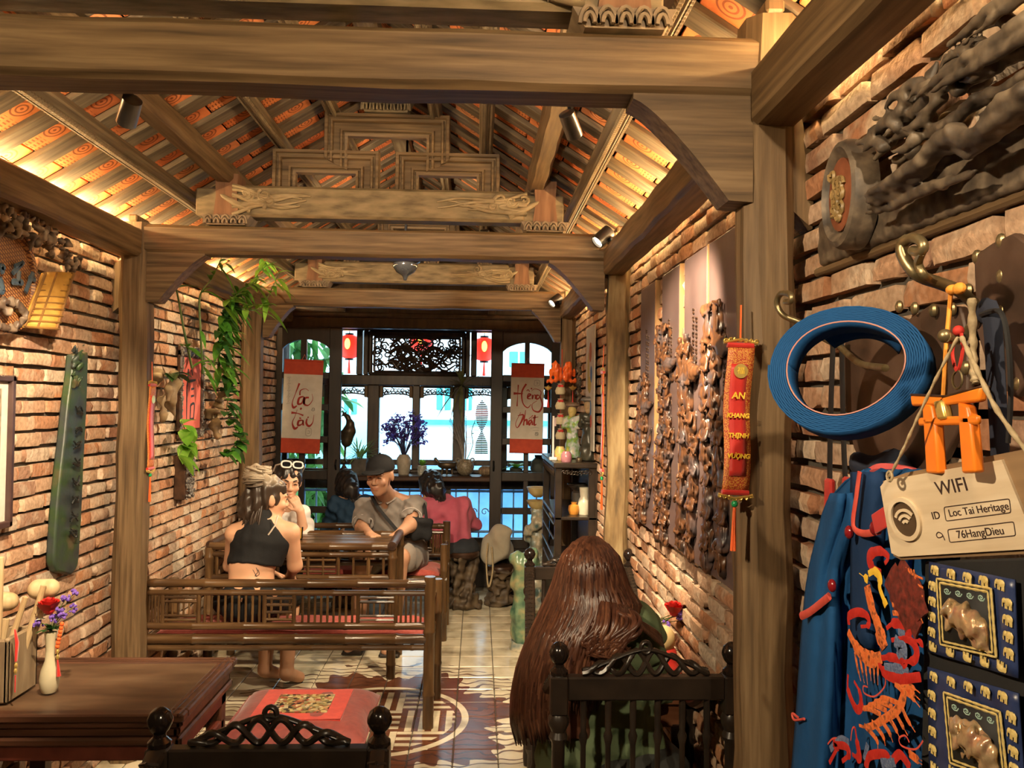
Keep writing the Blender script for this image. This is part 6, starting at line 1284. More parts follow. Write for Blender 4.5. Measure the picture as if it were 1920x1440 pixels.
hk2 = thing('coat_hook', 'small brass scroll hook beside the near column, above the blue belt', 'hook', tuple(atX(1560, 640, .672)))
mb = MB(); mb.tube(bez(X3([(1600, 660, .672), (1545, 635, .62), (1505, 607, .58), (1470, 592, .55), (1457, 570, .54), (1464, 551, .54), (1482, 552, .54), (1483, 565, .54), (1472, 566, .54)], 0), 6), [.0055]*48+[.0045], 8); loc_build(mb, 'scroll', BRASS, hk2, 60)
mb = MB(); mb.tube(bez(X3([(1570, 645, .65), (1610, 680, .60), (1660, 690, .57)], 0), 5), .0055, 8); loc_build(mb, 'lower_prong', BRASS, hk2, 60)
# leather harness
def slab(nm, pts, X, parent, mat, th=.012):
    P3 = [atX(a, c, X) for a, c in pts]; n = len(P3); mb = MB(); vs = [tuple(p) for p in P3]+[tuple(p+Vector((th, 0, 0))) for p in P3]; mb.add(vs, [tuple(range(n))[::-1], tuple(range(n, 2*n))]+[(i, (i+1) % n, (i+1) % n+n, i+n) for i in range(n)]); o = mb.build(nm, mat, parent, 30); o.location = -parent.location; bv = o.modifiers.new('b', 'BEVEL'); bv.width = .003; bv.segments = 2; return o
lh = thing('leather_harness', 'old studded brown leather harness hanging behind the blue belt', 'harness', tuple(atX(1700, 700, .668)))
slab('flap', [(1590, 580), (1640, 578), (1700, 600), (1745, 570), (1800, 575), (1815, 640), (1812, 770), (1770, 860), (1700, 915), (1630, 905), (1600, 840), (1575, 720)], .655, lh, LEATH); slab('flap', [(1825, 480), (1860, 455), (1900, 436), (1925, 455), (1945, 560), (1935, 700), (1905, 745), (1860, 720), (1830, 620)], .645, lh, LEATH)
for a, c in ((1686, 575), (1715, 578), (1750, 582), (1785, 580), (1832, 482), (1877, 452), (1878, 518), (1816, 545), (1880, 585), (1910, 720), (1810, 690)): p = atX(a, c, .648); mb = MB(); mb.ball(p, (.006, .007, .010), 8, 6); loc_build(mb, 'stud', BRASS, lh)
# blue belt, coiled
bc_ = atX(1590, 694, .55); bb = thing('coiled_belt', 'wide royal blue cloth belt coiled on a hook beside the near column', 'belt', tuple(bc_)); q = Fr((0, 0, 0), (-.735, -.75, .33))     # axis towards the room
mb = MB(); N = 320; Tn = 9
for i in range(N+1):
    t_ = i/N; a = t_*Tn*2*PI; r0 = .080+.0265*t_; w = .042; ex = 1.10-.0*t_
    for s_ in (0, 1):
        c_ = q(r0*math.cos(a)*1.08, (w*s_-w*.5), r0*math.sin(a)*.93+(.004*math.sin(a*2+1))); mb.v.append(tuple(c_))
for i in range(N): a = i*2; mb.f.append((a, a+1, a+3, a+2))
o = mb.build('coil', BLUEC, bb); sm = o.modifiers.new('t', 'SOLIDIFY'); sm.thickness = .0024; sm.offset = 0
mb = MB(); N = 60
for i in range(N+1):
    a = 2*PI*i/N
    for s_ in (0, 1): mb.v.append(tuple(q(.0785*math.cos(a)*1.08, .042*s_-.021, .0785*math.sin(a)*.93+.004*math.sin(a*2+1))))
for i in range(N): a = i*2; mb.f.append((a, a+1, a+3, a+2))
mq = MB(); mq.tube([q(.0788*math.cos(2*PI*i/48)*1.08, .0212, .0788*math.sin(2*PI*i/48)*.93+.004*math.sin(4*PI*i/48+1)) for i in range(49)], .0011, 5); mq.build('pink_edge', M('pink_edge', [(.5, .22, .18), (.6, .3, .25)], .8, 9), bb)
o = mb.build('lining', BLUEC, bb); sm = o.modifiers.new('t', 'SOLIDIFY'); sm.thickness = .001
mb = MB(); mb.grid(lambda u, v: tuple(q((.062+.028*v)*math.cos(.9+u*1.6)*1.08, -.022+.044*v*.0+.05*(v-.5), (.070+.020*v)*math.sin(.9+u*1.6)*.98)), 18, 6); o = mb.build('loose_end', BLUEC, bb); sm = o.modifiers.new('t', 'SOLIDIFY'); sm.thickness = .002
# black straps hanging behind the belt
for pts, lab, w_ in (([(1562, 640), (1558, 760), (1556, 860), (1556, 960)], 'black strap with red end hanging beside the near column', .011), ([(1578, 640), (1580, 760), (1584, 880), (1590, 960)], 'second black strap hanging under the blue belt', .010)):
    st_ = thing('strap', lab, 'strap', tuple(atX(*pts[0], .64))); mb = MB(); mb.tube(bez(X3([p+(.64,) for p in pts], 0), 5), w_, 6, flat=.25, up=(1, 0, 0)); loc_build(mb, 'webbing', BLKS, st_); e = atX(*pts[-1], .637); mb = MB(); mb.box(e.x-.006, e.x+.006, e.y-.014, e.y+.014, e.z-.005, e.z+.06, .004); loc_build(mb, 'red_end', REDS, st_)
ns = thing('navy_scarf', 'dark navy strap draped over the large brass hook', 'strap', tuple(atX(1850, 590, .60))); mb = MB(); mb.tube(bez(X3([(1832, 600, .60), (1845, 578, .58), (1860, 600, .575), (1868, 720, .58), (1875, 850, .59), (1880, 990, .60)], 0), 6), [.012]*10+[.016]*21, 8, flat=.35, up=(1, 0, 0)); loc_build(mb, 'cloth', NAVY, ns)
cb = thing('cable', 'thin black cord hanging at the right edge', 'cord', tuple(atX(1860, 585, .57))); mb = MB(); mb.tube(bez(X3([(1840, 590, .57), (1875, 585, .56), (1890, 640, .56), (1895, 740, .565), (1890, 830, .57)], 0), 6), .003, 6); loc_build(mb, 'cord', BLKS, cb)
# torii charm on its orange cord
to = thing('torii_charm', 'bright orange wooden torii gate charm on a cord', 'charm', tuple(atX(1770, 810, .53))); TX = .53
def bar4(nm, pts, th=.007, mat=ORG): return slab(nm, pts, TX, to, mat, th)
bar4('lintel', [(1708, 762), (1705, 741), (1770, 744), (1838, 724), (1834, 753), (1770, 760)], .010); bar4('lintel_cap', [(1706, 743), (1704, 738), (1770, 741), (1838, 722), (1837, 728), (1770, 746)], .012, DBR); bar4('tie_bar', [(1720, 799), (1720, 783), (1832, 778), (1832, 796)], .006)
bar4('pillar', [(1727, 755), (1745, 757), (1753, 800), (1759, 888), (1735, 888), (1730, 800)], .012); bar4('pillar', [(1794, 752), (1812, 760), (1820, 800), (1828, 886), (1802, 888), (1796, 800)], .012); bar4('gold_plaque', [(1754, 752), (1770, 750), (1778, 785), (1762, 788)], .012, GOLD).location.x -= .004
mb = MB(); mb.tube(bez(X3([(1769, 742, .535), (1772, 690, .535), (1775, 640, .54), (1782, 560, .55), (1783, 540, .55)], 0), 6), .0026, 6); p = atX(1785, 543, .548); mb.ball(p, (.006, .009, .006)); p = atX(1799, 541, .545); mb.ball(p, (.006, .010, .007)); loc_build(mb, 'cord', M('orange_cord', [(.8, .28, .03), (.9, .38, .05)], .7, 90, .4), to)
kr = thing('key_ring', 'red knotted cord with brass key ring on the large hook', 'key ring', tuple(atX(1800, 690, .53))); mb = MB(); mb.tube(bez(X3([(1797, 620, .53), (1786, 660, .53), (1795, 695, .53), (1805, 660, .53), (1803, 625, .53)], 0), 5), .002, 5); mb.ball(atX(1797, 620, .53), .006); loc_build(mb, 'cord', M('red_cord', (.6, .03, .02), .7, 60), kr); mb = MB(); c_ = atX(1795, 712, .53); mb.tube([c_+Vector((0, .009*math.cos(a), .010*math.sin(a))) for a in [i*PI/8 for i in range(17)]], .0014, 5); loc_build(mb, 'ring', BRASS, kr)
# wifi sign
TLp, BLp, TRp = atY(1655, 905, 1.0), atY(1672, 1046, 1.0), atY(1935, 852, .80); ex = (TRp-TLp).normalized(); nrm = ex.cross(TLp-BLp).normalized(); ez = nrm.cross(ex).normalized(); ey = ez.cross(ex); O = (TLp+BLp)/2
def SP(px, py):
    v = ray(px, py); t_ = (O-CPOS).dot(ey)/v.dot(ey); p = CPOS+v*t_-O; return p.dot(ex), p.dot(ez)
ws = thing('wifi_sign', 'wooden WIFI sign with network name and password hanging on twine', 'sign'); ws.matrix_world = Matrix(((ex.x, ey.x, ez.x, O.x), (ex.y, ey.y, ez.y, O.y), (ex.z, ey.z, ez.z, O.z), (0, 0, 0, 1)))
PLY = wood('birch_ply', [(.58, .45, .30), (.66, .53, .37), (.72, .60, .44)], 'x', .6, 8, 60, .05); PLYD = wood('walnut_ply', [(.16, .09, .045), (.24, .15, .08), (.30, .19, .10)], 'x', .55, 8, 50, .1); BURN = M('laser_burnt', (.045, .02, .015), .8, 30)
def splate(nm, pts, y0, y1, mat): mb = MB(); mb.prism([SP(a, c) for a, c in pts][::-1], y0, y1); return mb.build(nm, mat, ws, 30)
splate('back_plate', [(1656, 902), (1700, 886), (1922, 842), (1960, 836), (1975, 1036), (1690, 1050), (1676, 1042)], -.0005, .005, PLYD); splate('front_plate', [(1655, 912), (1664, 900), (1883, 861), (1940, 1000), (1942, 1028), (1690, 1043), (1676, 1036)], -.004, -.0005, PLY)
rc = SP(1703, 972); rs_ = .0240
def ring_(r1, r2, y0, y1, nm, mat, fx=.92):
    mb = MB(); n = 40; vs = []
    for k in range(n): a = 2*PI*k/n; c_, s_ = math.cos(a), math.sin(a); vs += [(rc[0]+r1*fx*c_, y0, rc[1]+r1*s_), (rc[0]+r2*fx*c_, y0, rc[1]+r2*s_), (rc[0]+r2*fx*c_, y1, rc[1]+r2*s_), (rc[0]+r1*fx*c_, y1, rc[1]+r1*s_)]
    fs = []
    for k in range(n):
        a, b_ = k*4, (k+1) % n*4
        for j in range(4): fs.append((a+j, a+(j+1) % 4, b_+(j+1) % 4, b_+j))
    mb.add(vs, fs); return mb.build(nm, mat, ws, 30)
ring_(.0215, .0268, -.0075, -.003, 'ring', PLY); ring_(.0001, .0216, -.0046, -.0040, 'disc', wood('dark_walnut_disc', [(.06, .036, .02), (.10, .06, .032)], 'x', .6, 8, 50, .1)); mb = MB()
for rad_, wd in ((.0180, .0036), (.0115, .0036), (.0052, .0034)): strokes(mb, [([(rc[0]+rad_*math.cos(a)*.95, rc[1]-.008+rad_*math.sin(a)*1.05) for a in [.65+(1.85)*i/6 for i in range(7)]], wd)], 1, (0, 0), .0018)
mb.v = [(v[0], v[1]-.0046, v[2]) for v in mb.v]; mb.build('wifi_symbol', PLY, ws)
def stext(bd, px, py, size, nm='lettering'): x, z = SP(px, py); text(bd, ws, BURN, (x, -.0043, z), size, extr=.0003, name=nm)
stext('WIFI', 1789, 912, .0225); stext('ID', 1760, 966, .0125); stext('Loc Tai Heritage', 1838, 955, .0118); stext('76HangDieu', 1842, 998, .0125); mb = MB(); k_ = [SP(1773+dx_, 1003+dy_) for dx_, dy_ in ((0, 0), (-3, -4), (-9, -6), (-12, -1), (-9, 4), (-3, 3), (0, 0), (4, 9))]; strokes(mb, [(k_[:7], .0011), ([k_[6], k_[7]], .0011)], 1, (0, 0), .0003)
for box_ in (((1775, 950), (1898, 934), (1901, 960), (1779, 976)), ((1782, 992), (1906, 977), (1910, 1003), (1786, 1016))):
    p = [SP(*z_) for z_ in box_]; mid = []
    for i in range(4):
        a, b_ = Vector(p[i]), Vector(p[(i+1) % 4]); L = (b_-a).normalized()*.003; strokes(mb, [([tuple(a+L), tuple(b_-L)], .0010)], 1, (0, 0), .0003); c_ = Vector(p[(i+2) % 4]); L2 = (c_-b_).normalized()*.003; strokes(mb, [([tuple(b_-L), tuple(b_-L*.2+L2*.2), tuple(b_+L2)], .0010)], 1, (0, 0), .0003)
mb.v = [(v[0], v[1]-.0041, v[2]) for v in mb.v]; mb.build('engraved_line', BURN, ws)
tw = thing('jute_twine', 'rough jute twine holding the WIFI sign from the hook', 'twine', tuple(atX(1808, 640, .52)))
def rope3(pts, r_): mb = MB(); P3 = bez(X3(pts, 0), 8); mb.tube(P3, [r_*(1+.25*math.sin(i*1.7)) for i in range(len(P3))], 6); loc_build(mb, 'strand', TWINE, tw, 60)
rope3([(1668, 893, .503), (1690, 850, .505), (1722, 780, .51), (1760, 700, .515), (1796, 632, .52)], .0018); rope3([(1803, 632, .52), (1830, 690, .52), (1870, 770, .525), (1935, 860, .535)], .0026); rope3([(1822, 560, .53), (1824, 640, .54), (1826, 700, .54), (1830, 720, .54)], .004); mb = MB(); mb.tube([atX(1668, 893, .503)+Vector((0, .006*math.cos(a), .006*math.sin(a))) for a in [i*PI/5 for i in range(11)]], .0018, 5); loc_build(mb, 'knot', TWINE, tw)

# ---- blue embroidered robe
rb = thing('embroidered_robe', 'royal blue robe with red and gold phoenix embroidery hanging on the wall', 'robe', tuple(atX(1620, 880, .60)))
LB = [(868, 1640), (900, 1585), (930, 1558), (1000, 1536), (1100, 1518), (1200, 1508), (1350, 1497), (1520, 1478)]
def lb(y):
    for i in range(len(LB)-1):
        if y <= LB[i+1][0]: f = (y-LB[i][0])/(LB[i+1][0]-LB[i][0]); return LB[i][1]+(LB[i+1][1]-LB[i][1])*f
    return LB[-1][1]
def robe(u, v):
    y = 880+v*640; a = lb(y); x = a+(1800-a)*u; return tuple(atX(x, y, .585+.010*math.sin(u*19+v*1.5)*(.4+v)+.004*math.sin(u*47+3*v)-.012*math.sin(u*PI)))
mb = MB(); mb.grid(robe, 60, 30); o = loc_build(mb, 'body', BLUEC, rb, 180); sm = o.modifiers.new('t', 'SOLIDIFY'); sm.thickness = .003
SL_ = [(925, 1560, 1600), (960, 1545, 1610), (1060, 1520, 1580), (1110, 1512, 1575), (1200, 1504, 1578), (1350, 1494, 1575), (1520, 1480, 1570)]
def slv(u, v):
    y = 925+v*595
    for i in range(len(SL_)-1):
        if y <= SL_[i+1][0]: f = (y-SL_[i][0])/(SL_[i+1][0]-SL_[i][0]); a, b_ = [SL_[i][k]+(SL_[i+1][k]-SL_[i][k])*f for k in (1, 2)]; break
    return tuple(atX(a+(b_-a)*u, y, .565-.022*math.sin(u*PI)+.005*math.sin(u*12+v*4)))
mb = MB(); mb.grid(slv, 16, 30); o = loc_build(mb, 'sleeve', BLUEC, rb, 180); sm = o.modifiers.new('t', 'SOLIDIFY'); sm.thickness = .003
mb = MB(); mb.grid(lambda u, v: tuple(atX(1598+(1660-1598)*u*(1-.2*v), 885+v*330, .563-.016*math.sin(u*PI))), 10, 12); o = loc_build(mb, 'dark_panel', cloth('navy_dark_cloth', [(.008, .03, .09), (.012, .04, .12)], .3, 40), rb, 180); sm = o.modifiers.new('t', 'SOLIDIFY'); sm.thickness = .003  # darker navy strip on the upper robe
EX = .535; PIPE = M('red_piping', [(.55, .06, .045), (.66, .10, .07)], .6, 60); EMR = M('embroidery_red', [(.42, .012, .010), (.58, .03, .02)], .45, 90, .3); EMO = M('embroidery_orange', [(.65, .10, .02), (.80, .2, .05), (.10, .02, .015)], .5, 130, .3); EMB = M('sequin_blue', [(.05, .08, .2), (.2, .26, .4)], .35, 300, .4); EMD = M('embroidery_dark', [(.05, .012, .010), (.22, .03, .02)], .5, 120, .3)
sc_px = lambda: .53/ (1.0) 
def rib(mb, pts, w_, X=EX, flat=.10):
    P3 = bez([atX(a, c, X) for a, c in pts], 6); k = P3[0].y/1500
    mb.tube(P3, [wi*k*.85 for wi in ([w_]*len(P3) if isinstance(w_, (int, float)) else [w_[min(len(w_)-1, int(i*len(w_)/len(P3)))] for i in range(len(P3))])], 6, flat=flat, up=(1, 0, 0))
Q = lambda *p: [(1480+a*280/877, 980+c*460/1440) for a, c in p]
mb = MB(); rib(mb, [(1502, 1155), (1520, 1146), (1555, 1118)], 9, .535, .5); loc_build(mb, 'piping', PIPE, rb, 60); mb = MB(); rib(mb, [(1612, 885), (1606, 930), (1600, 985), (1618, 1000), (1650, 995)], 8, .535, .5); loc_build(mb, 'piping', PIPE, rb, 60); mb = MB(); rib(mb, [(1496, 1345), (1486, 1338), (1490, 1350), (1508, 1348)], 3, .54, 1); loc_build(mb, 'button_loop', PIPE, rb)
slab('lapel', [(1632, 965), (1662, 945), (1668, 985), (1640, 1002)], .53, rb, REDS, .004)
for a, c in ((1560, 1098), (1592, 998), (1640, 1180 if False else 990)): mb = MB(); mb.ball(atX(a, c, .535), (.006, .009, .010)); loc_build(mb, 'button', M('dark_red_button', (.22, .01, .015), .2, 20), rb)
EMS = [(EMR, [(Q((560, 240), (580, 200), (530, 165), (475, 190), (480, 250), (540, 290)), (4, 7, 9, 11, 11, 5)), (Q((350, 600), (350, 550), (400, 525), (455, 545), (465, 600), (420, 610)), (5, 8, 8, 7, 6, 3)), (Q((570, 620), (620, 590), (700, 620), (700, 660), (640, 640)), (4, 9, 9, 6, 3)), (Q((520, 810), (560, 880), (650, 915), (770, 905)), (6, 10, 11, 8)), (Q((520, 800), (600, 790), (680, 830), (620, 870), (680, 890)), (5, 8, 8, 5, 3)), (Q((600, 690), (690, 680), (745, 740), (730, 810), (640, 810)), (4, 8, 9, 8, 4)), (Q((345, 890), (345, 980), (390, 1090), (420, 1080), (415, 1000), (380, 930)), (3, 7, 8, 8, 6, 3)), (Q((450, 1440), (470, 1370), (560, 1360), (600, 1400), (650, 1360), (710, 1440)), 8), (Q((235, 1410), (280, 1320), (260, 1300), (330, 1310), (350, 1360), (310, 1400)), (4, 8, 8, 8, 7, 4)), (Q((385, 1200), (400, 1300), (410, 1380), (370, 1360)), (3, 8, 9, 4)), (Q((720, 690), (770, 700), (775, 730)), (3, 6, 6))]),
       (EMO, [(Q((455, 370), (470, 440), (490, 520), (520, 600), (540, 680), (560, 740)), (12, 13, 11, 13, 18, 14)), (Q((345, 640), (400, 740), (470, 800), (540, 790)), (8, 12, 14, 10)), (Q((620, 940), (670, 1000), (640, 1090), (560, 1150), (470, 1200), (410, 1190)), (7, 10, 9, 8, 7, 3))]+[(Q((640-k*34, 1060+k*22), (600-k*34-40, 1030+k*20), (560-k*36-50, 1040+k*20)), (5, 5, 1.2)) for k in range(4)]+[(Q((660-k*44, 1080+k*22), (690-k*36, 1150+k*24), (740-k*44, 1230+k*20)), (5, 5, 1.2)) for k in range(6)]+[(Q((660, 960+k*14), (710, 960+k*28), (768, 1000+k*42)), (5, 5, 1.2)) for k in range(3)]+[(Q((385+k*28, 760+k*8), (400+k*24, 850), (420+k*20, 930+12*(k % 3))), (4, 3.5, 1)) for k in range(6)]+[(Q((700+k*4, 1340+k*25), (740, 1370+k*25), (780, 1400+k*20)), (4, 4, 1)) for k in range(2)]),
       (EMD, [(Q((590, 300), (640, 400), (690, 520), (760, 640)), (22, 26, 24, 14)), (Q((640, 270), (720, 400), (780, 560)), (20, 24, 18))]),
       (EMO, [(Q((650+k*16, 255+k*4), (720+k*9, 300+k*45), (785, 330+k*52)), (2.6, 2.6, 2)) for k in range(6)]+[(Q((595+k*3, 330+k*50), (660+k*12, 300+k*58)), (5, 2)) for k in range(5)]),
       (EMB, [(Q((620, 690), (660, 740), (640, 790)), (10, 16, 8)), (Q((560, 850), (640, 860), (700, 870)), (7, 9, 5)), (Q((540, 1410), (620, 1400)), (8, 8)), (Q((640, 640), (680, 650)), 6), (Q((240, 1330), (300, 1270), (350, 1290)), 5), (Q((440, 1390), (460, 1300)), 5)]),
       (YEL, [(Q((410, 296), (460, 335)), (1, 8)), (Q((465, 300), (500, 285), (530, 320), (530, 380), (550, 440), (570, 490)), (6, 9, 9, 6, 6, 8))]),
       (PIPE, [(Q((560, 890), (560, 960), (500, 1020), (440, 1000), (435, 960), (460, 965)), 2), (Q((705, 1290), (680, 1250), (645, 1265), (660, 1310), (740, 1330), (785, 1280)), 2.2), (Q((225, 1300), (260, 1265), (320, 1275)), 2), (Q((360, 1280), (370, 1210), (385, 1200)), 2)])]
for i, (mt, lst) in enumerate(EMS):
    mb = MB()
    kk = (1.25, 1.25, 1.75, 1.2, 1.5, 1.2, 1)[i]
    for pts, w_ in lst: rib(mb, pts, w_*kk if isinstance(w_, (int, float)) else [z_*kk for z_ in w_], EX-.0008*(i == 3 or i == 5))
    o = loc_build(mb, 'embroidery', mt, rb, 60); o['kind'] = 'stuff'
# hanger shoulder pieces behind
bg_ = thing('red_trimmed_hat', 'black cloth hat with red lining on a hook behind the robe', 'hat', tuple(atX(1660, 880, .63))); s = SDF(tuple(bg_.location-Vector((.06, .09, .05))), tuple(bg_.location+Vector((.05, .09, .05))), .006); s.ell(tuple(bg_.location), (.035, .07, .028), .02); s.noise(.006, 60, 1); o = s.build('crown', NAVY, bg_); o.location = -bg_.location; mb = MB(); mb.tube(bez(X3([(1612, 905, .60), (1650, 880, .585), (1700, 885, .585), (1725, 895, .59)], 0), 6), .009, 6); loc_build(mb, 'lining', M('pink_red_lining', [(.55, .05, .06), (.7, .12, .12)], .7, 9), bg_)
# ---- black bag with elephant patches
eb = thing('elephant_bag', 'black cloth bag with blue bands and gold elephants at the right edge', 'bag', tuple(atX(1830, 1060, .60))); BX = .545
slab('bag_body', [(1733, 1052), (1930, 1045), (1945, 1300), (1950, 1500), (1725, 1500), (1730, 1250)], BX+.006, eb, M('black_cotton', (.012, .012, .013), .85, 40, .2), .05)
SAT = M('navy_satin', [(.012, .022, .075), (.03, .05, .15)], .35, 30, .2); GTH = M('gold_thread', [(.55, .40, .12), (.75, .6, .25)], .4, 200, .3); TEA = M('teal_thread', [(.25, .42, .36), (.4, .55, .48)], .5, 200); GEL = M('gold_elephant_foil', [(.50, .32, .16), (.72, .52, .30), (.62, .30, .2)], .28, 60, .5, metal=.6)
em = MB(); em.ball((0, 0, .0), (.0062, .002, .0042), 8, 5); em.ball((-.0062, 0, .0005), (.003, .0018, .0030), 6, 4); em.tube([(-.0085, 0, 0), (-.0092, 0, -.004), (-.0088, 0, -.0065)], [.001, .0008, .0006], 5)
for x in (-.0042, -.0018, .0022, .0045): em.tube([(x, 0, -.002), (x, 0, -.0072)], .0010, 5)
EME = em.mesh('gold_elephant', GTH)
def quad(P4, u, v, X=BX): a = (P4[0][0]+(P4[1][0]-P4[0][0])*u, P4[0][1]+(P4[1][1]-P4[0][1])*u); c_ = (P4[3][0]+(P4[2][0]-P4[3][0])*u, P4[3][1]+(P4[2][1]-P4[3][1])*u); return atX(a[0]+(c_[0]-a[0])*v, a[1]+(c_[1]-a[1])*v, X)
for P4, ins in ((((1745, 1053), (1905, 1087), (1912, 1272), (1742, 1222)), ((1757, 1085), (1858, 1104), (1868, 1232), (1764, 1208))), (((1742, 1250), (1912, 1300), (1925, 1490), (1745, 1450)), ((1770, 1298), (1875, 1335), (1890, 1470), (1782, 1430)))):
    pc = thing_ = bpy.data.objects.new('elephant_patch', None); COL.objects.link(pc); pc.parent = eb; pc.location = -eb.location
    mb = MB(); mb.grid(lambda u, v: tuple(quad(P4, u, v, BX-.002*math.sin(u*9))), 10, 10); o = mb.build('satin_band', SAT, pc, 180); sm = o.modifiers.new('t', 'SOLIDIFY'); sm.thickness = .002
    mb = MB(); mb.add([tuple(quad(ins, u, v, BX-.005)) for u, v in ((0, 0), (1, 0), (1, 1), (0, 1))], [(0, 1, 2, 3)]); o = mb.build('black_field', BLKS, pc); sm = o.modifiers.new('t', 'SOLIDIFY'); sm.thickness = .002
    mb = MB()
    for off_ in (0, .055):
        cs_ = [(off_, off_), (1-off_, off_), (1-off_, 1-off_), (off_, 1-off_)]
        for i in range(4): mb.tube([quad(ins, cs_[i][0]+(cs_[(i+1) % 4][0]-cs_[i][0])*k/12, cs_[i][1]+(cs_[(i+1) % 4][1]-cs_[i][1])*k/12, BX-.0065) for k in range(13)], [.0013, .0018]*7, 5)
    mb.build('gold_braid', GTH, pc); mb = MB()
    for k in range(4): mb.tube([quad(ins, .18+k*.21+.07*(1-i/12)*math.cos(i*.9), .16+.055*(1-i/12)*math.sin(i*.9), BX-.0065) for i in range(13)], .0011, 5)
    mb.build('teal_scroll', TEA, pc); c_ = quad(ins, .5, .6, BX-.006); s = SDF(tuple(c_-Vector((.016, .045, .045))), tuple(c_+Vector((.004, .045, .045))), .0022)
    def QP(u, v): return quad(ins, u, v, BX-.008)
    s.chain([QP(.28, .45), QP(.5, .5), QP(.72, .62)], [.011, .015, .014], .004); s.ell(QP(.25, .40), .009, .004); s.chain([QP(.2, .36), QP(.17, .6), QP(.2, .78)], [.006, .004, .003], .003)
    for u, v in ((.32, .62), (.46, .72), (.66, .80), (.80, .84)): s.cone(QP(u, v-.15), QP(u, v+.06), .007, .0055, .003)
    s.noise(.0025, 260, 3); s.build('gilt_elephant', GEL, pc)
    for u, v, n in [(.06+k*.19, .07, 0) for k in range(5)]+[(.03+k*.19, .95, 1) for k in range(5)]+[(.90, .25+k*.17, 2) for k in range(4)]+[(.035, .25+k*.17, 3) for k in range(4)]:
        p = quad(P4, u, v, BX-.005); o = inst('gold_elephant', EME, pc, p, ((0, PI, PI/2*0, -PI/2*0)[0], {0: 0, 1: PI, 2: 0, 3: 0}[n], -PI/2), (1.0, 1, 1.0)); 
# ================================================================ small things and plants
def lathe_thing(name, lab, cat, loc, prof, mat, part='body', n=18, group=None, sx=1, sy=1):
    o = thing(name, lab, cat, tuple(loc), group=group); MB().lathe(prof, n, sx=sx, sy=sy).build(part, mat, o, 50); return o
GRL = leafmat('green_leaf', [(.03, .13, .015), (.09, .28, .03), (.18, .42, .06)], .4); GRY = leafmat('bright_green_leaf', [(.14, .36, .03), (.32, .58, .08)], .4); GRD = leafmat('dark_green_leaf', [(.015, .06, .012), (.04, .13, .03)], .4, tr=.3); STEM = M('green_stem', [(.05, .10, .02), (.12, .16, .05)], .6, 20)
ROSE = M('red_rose', [(.40, .006, .006), (.60, .02, .015)], .55, 30, .2); PURF = M('purple_statice', [(.11, .05, .34), (.22, .11, .5)], .7, 60); WHP = M('white_petal', (.75, .72, .6), .6, 9)
def rose(parent, c, R=.024):
    mb = MB(); c = Vector(c)
    for k in range(16):
        a = k*2.4; rr = R*(.25+.75*k/16); h = R*(.9-.35*k/16)
        def pet(u, v, a=a, rr=rr, h=h): t_ = a+(u-.5)*1.5; q = rr*(.45+.65*v**.7); return (c.x+q*math.cos(t_), c.y+q*math.sin(t_), c.z-R*.5+h*1.5*v-.25*h*v**4+.1*R*math.sin(u*PI))
        mb.grid(pet, 4, 4)
    mb.ball(c+Vector((0, 0, -R*.35)), R*.5); return mb.build('rose', ROSE, parent, 180)
def posy(parent, base, items, seed, up):
    r = random.Random(seed)
    for c in items:
        mb = MB()
        for k in range(14): mb.ball(Vector(c)+Vector((r.uniform(-1, 1), r.uniform(-1, 1), r.uniform(-1, 1)))*.011, r.uniform(.004, .006), 6, 4)
        mb.build('statice', PURF, parent)
        mb = MB(); mb.tube(bez([base, (Vector(base)+Vector(c))/2+Vector((0, 0, .01)), c], 4), .0014, 5); mb.build('stem', STEM, parent)
    mb = MB()
    for k in range(18): d = Vector((r.uniform(-1, 1), r.uniform(-1, 1), r.uniform(.1, 1))); mb.leaf(Vector(base)+Vector((0, 0, .005)), d, r.uniform(.03, .055), .016, droop=.4)
    mb.build('foliage', GRD, parent)['kind'] = 'stuff'
# ---- on the tea table
tz0 = .62
vp = atZ(92, 1297, tz0+.003); va = thing('bud_vase', 'pale celadon bud vase with red rose and purple statice on the tea table', 'vase', (vp.x, vp.y, tz0+.003)); CEL = M('celadon_glaze', [(.48, .42, .28), (.58, .52, .36)], .3, 15)
MB().lathe([(0, 0), (.021, 0), (.027, .015), (.030, .04), (.026, .068), (.015, .10), (.0125, .135), (.0145, .165), (.0185, .19), (.016, .19), (.011, .15), (0, .148)], 20).build('vase', CEL, va, 60)
VL = lambda px, py, d=0: atY(px, py, vp.y+d)-va.location
rose(va, VL(92, 1135), .036); posy(va, (0, 0, .19), [VL(112, 1146), VL(122, 1124), VL(140, 1110), VL(100, 1160), VL(72, 1168), VL(136, 1140), VL(118, 1152)], 3, 0)
mb = MB(); mb.leaf(VL(85, 1162), (-.8, -.3, .3), .03, .022); mb.build('petal', WHP, va)
tc_ = thing('red_tassel_cord', 'red knotted tassel cord with gold bead on the bud vase', 'ornament', tuple(atY(115, 1170, vp.y-.01)))
def knot(parent, pts, gold_i): 
    for k, p in enumerate(pts): mb = MB(); mb.ball(p, (.007, .006, .008) if k not in gold_i else (.005, .005, .009), 8, 6); o = mb.build('gold_bead' if k in gold_i else 'knot', GOLD if k in gold_i else TASS, parent); o.location = -parent.location
knot(tc_, [atY(116-k*1.4, 1170+k*7, vp.y-.015) for k in range(7)]+[atY(108, 1222, vp.y-.015), atY(108, 1232, vp.y-.015)], (7, 8)); mb = MB(); mb.tube([atY(108, 1236, vp.y-.015), atY(110, 1268, vp.y-.015)], [.002, .007], 6); o = mb.build('tassel', REDS, tc_); o.location = -tc_.location
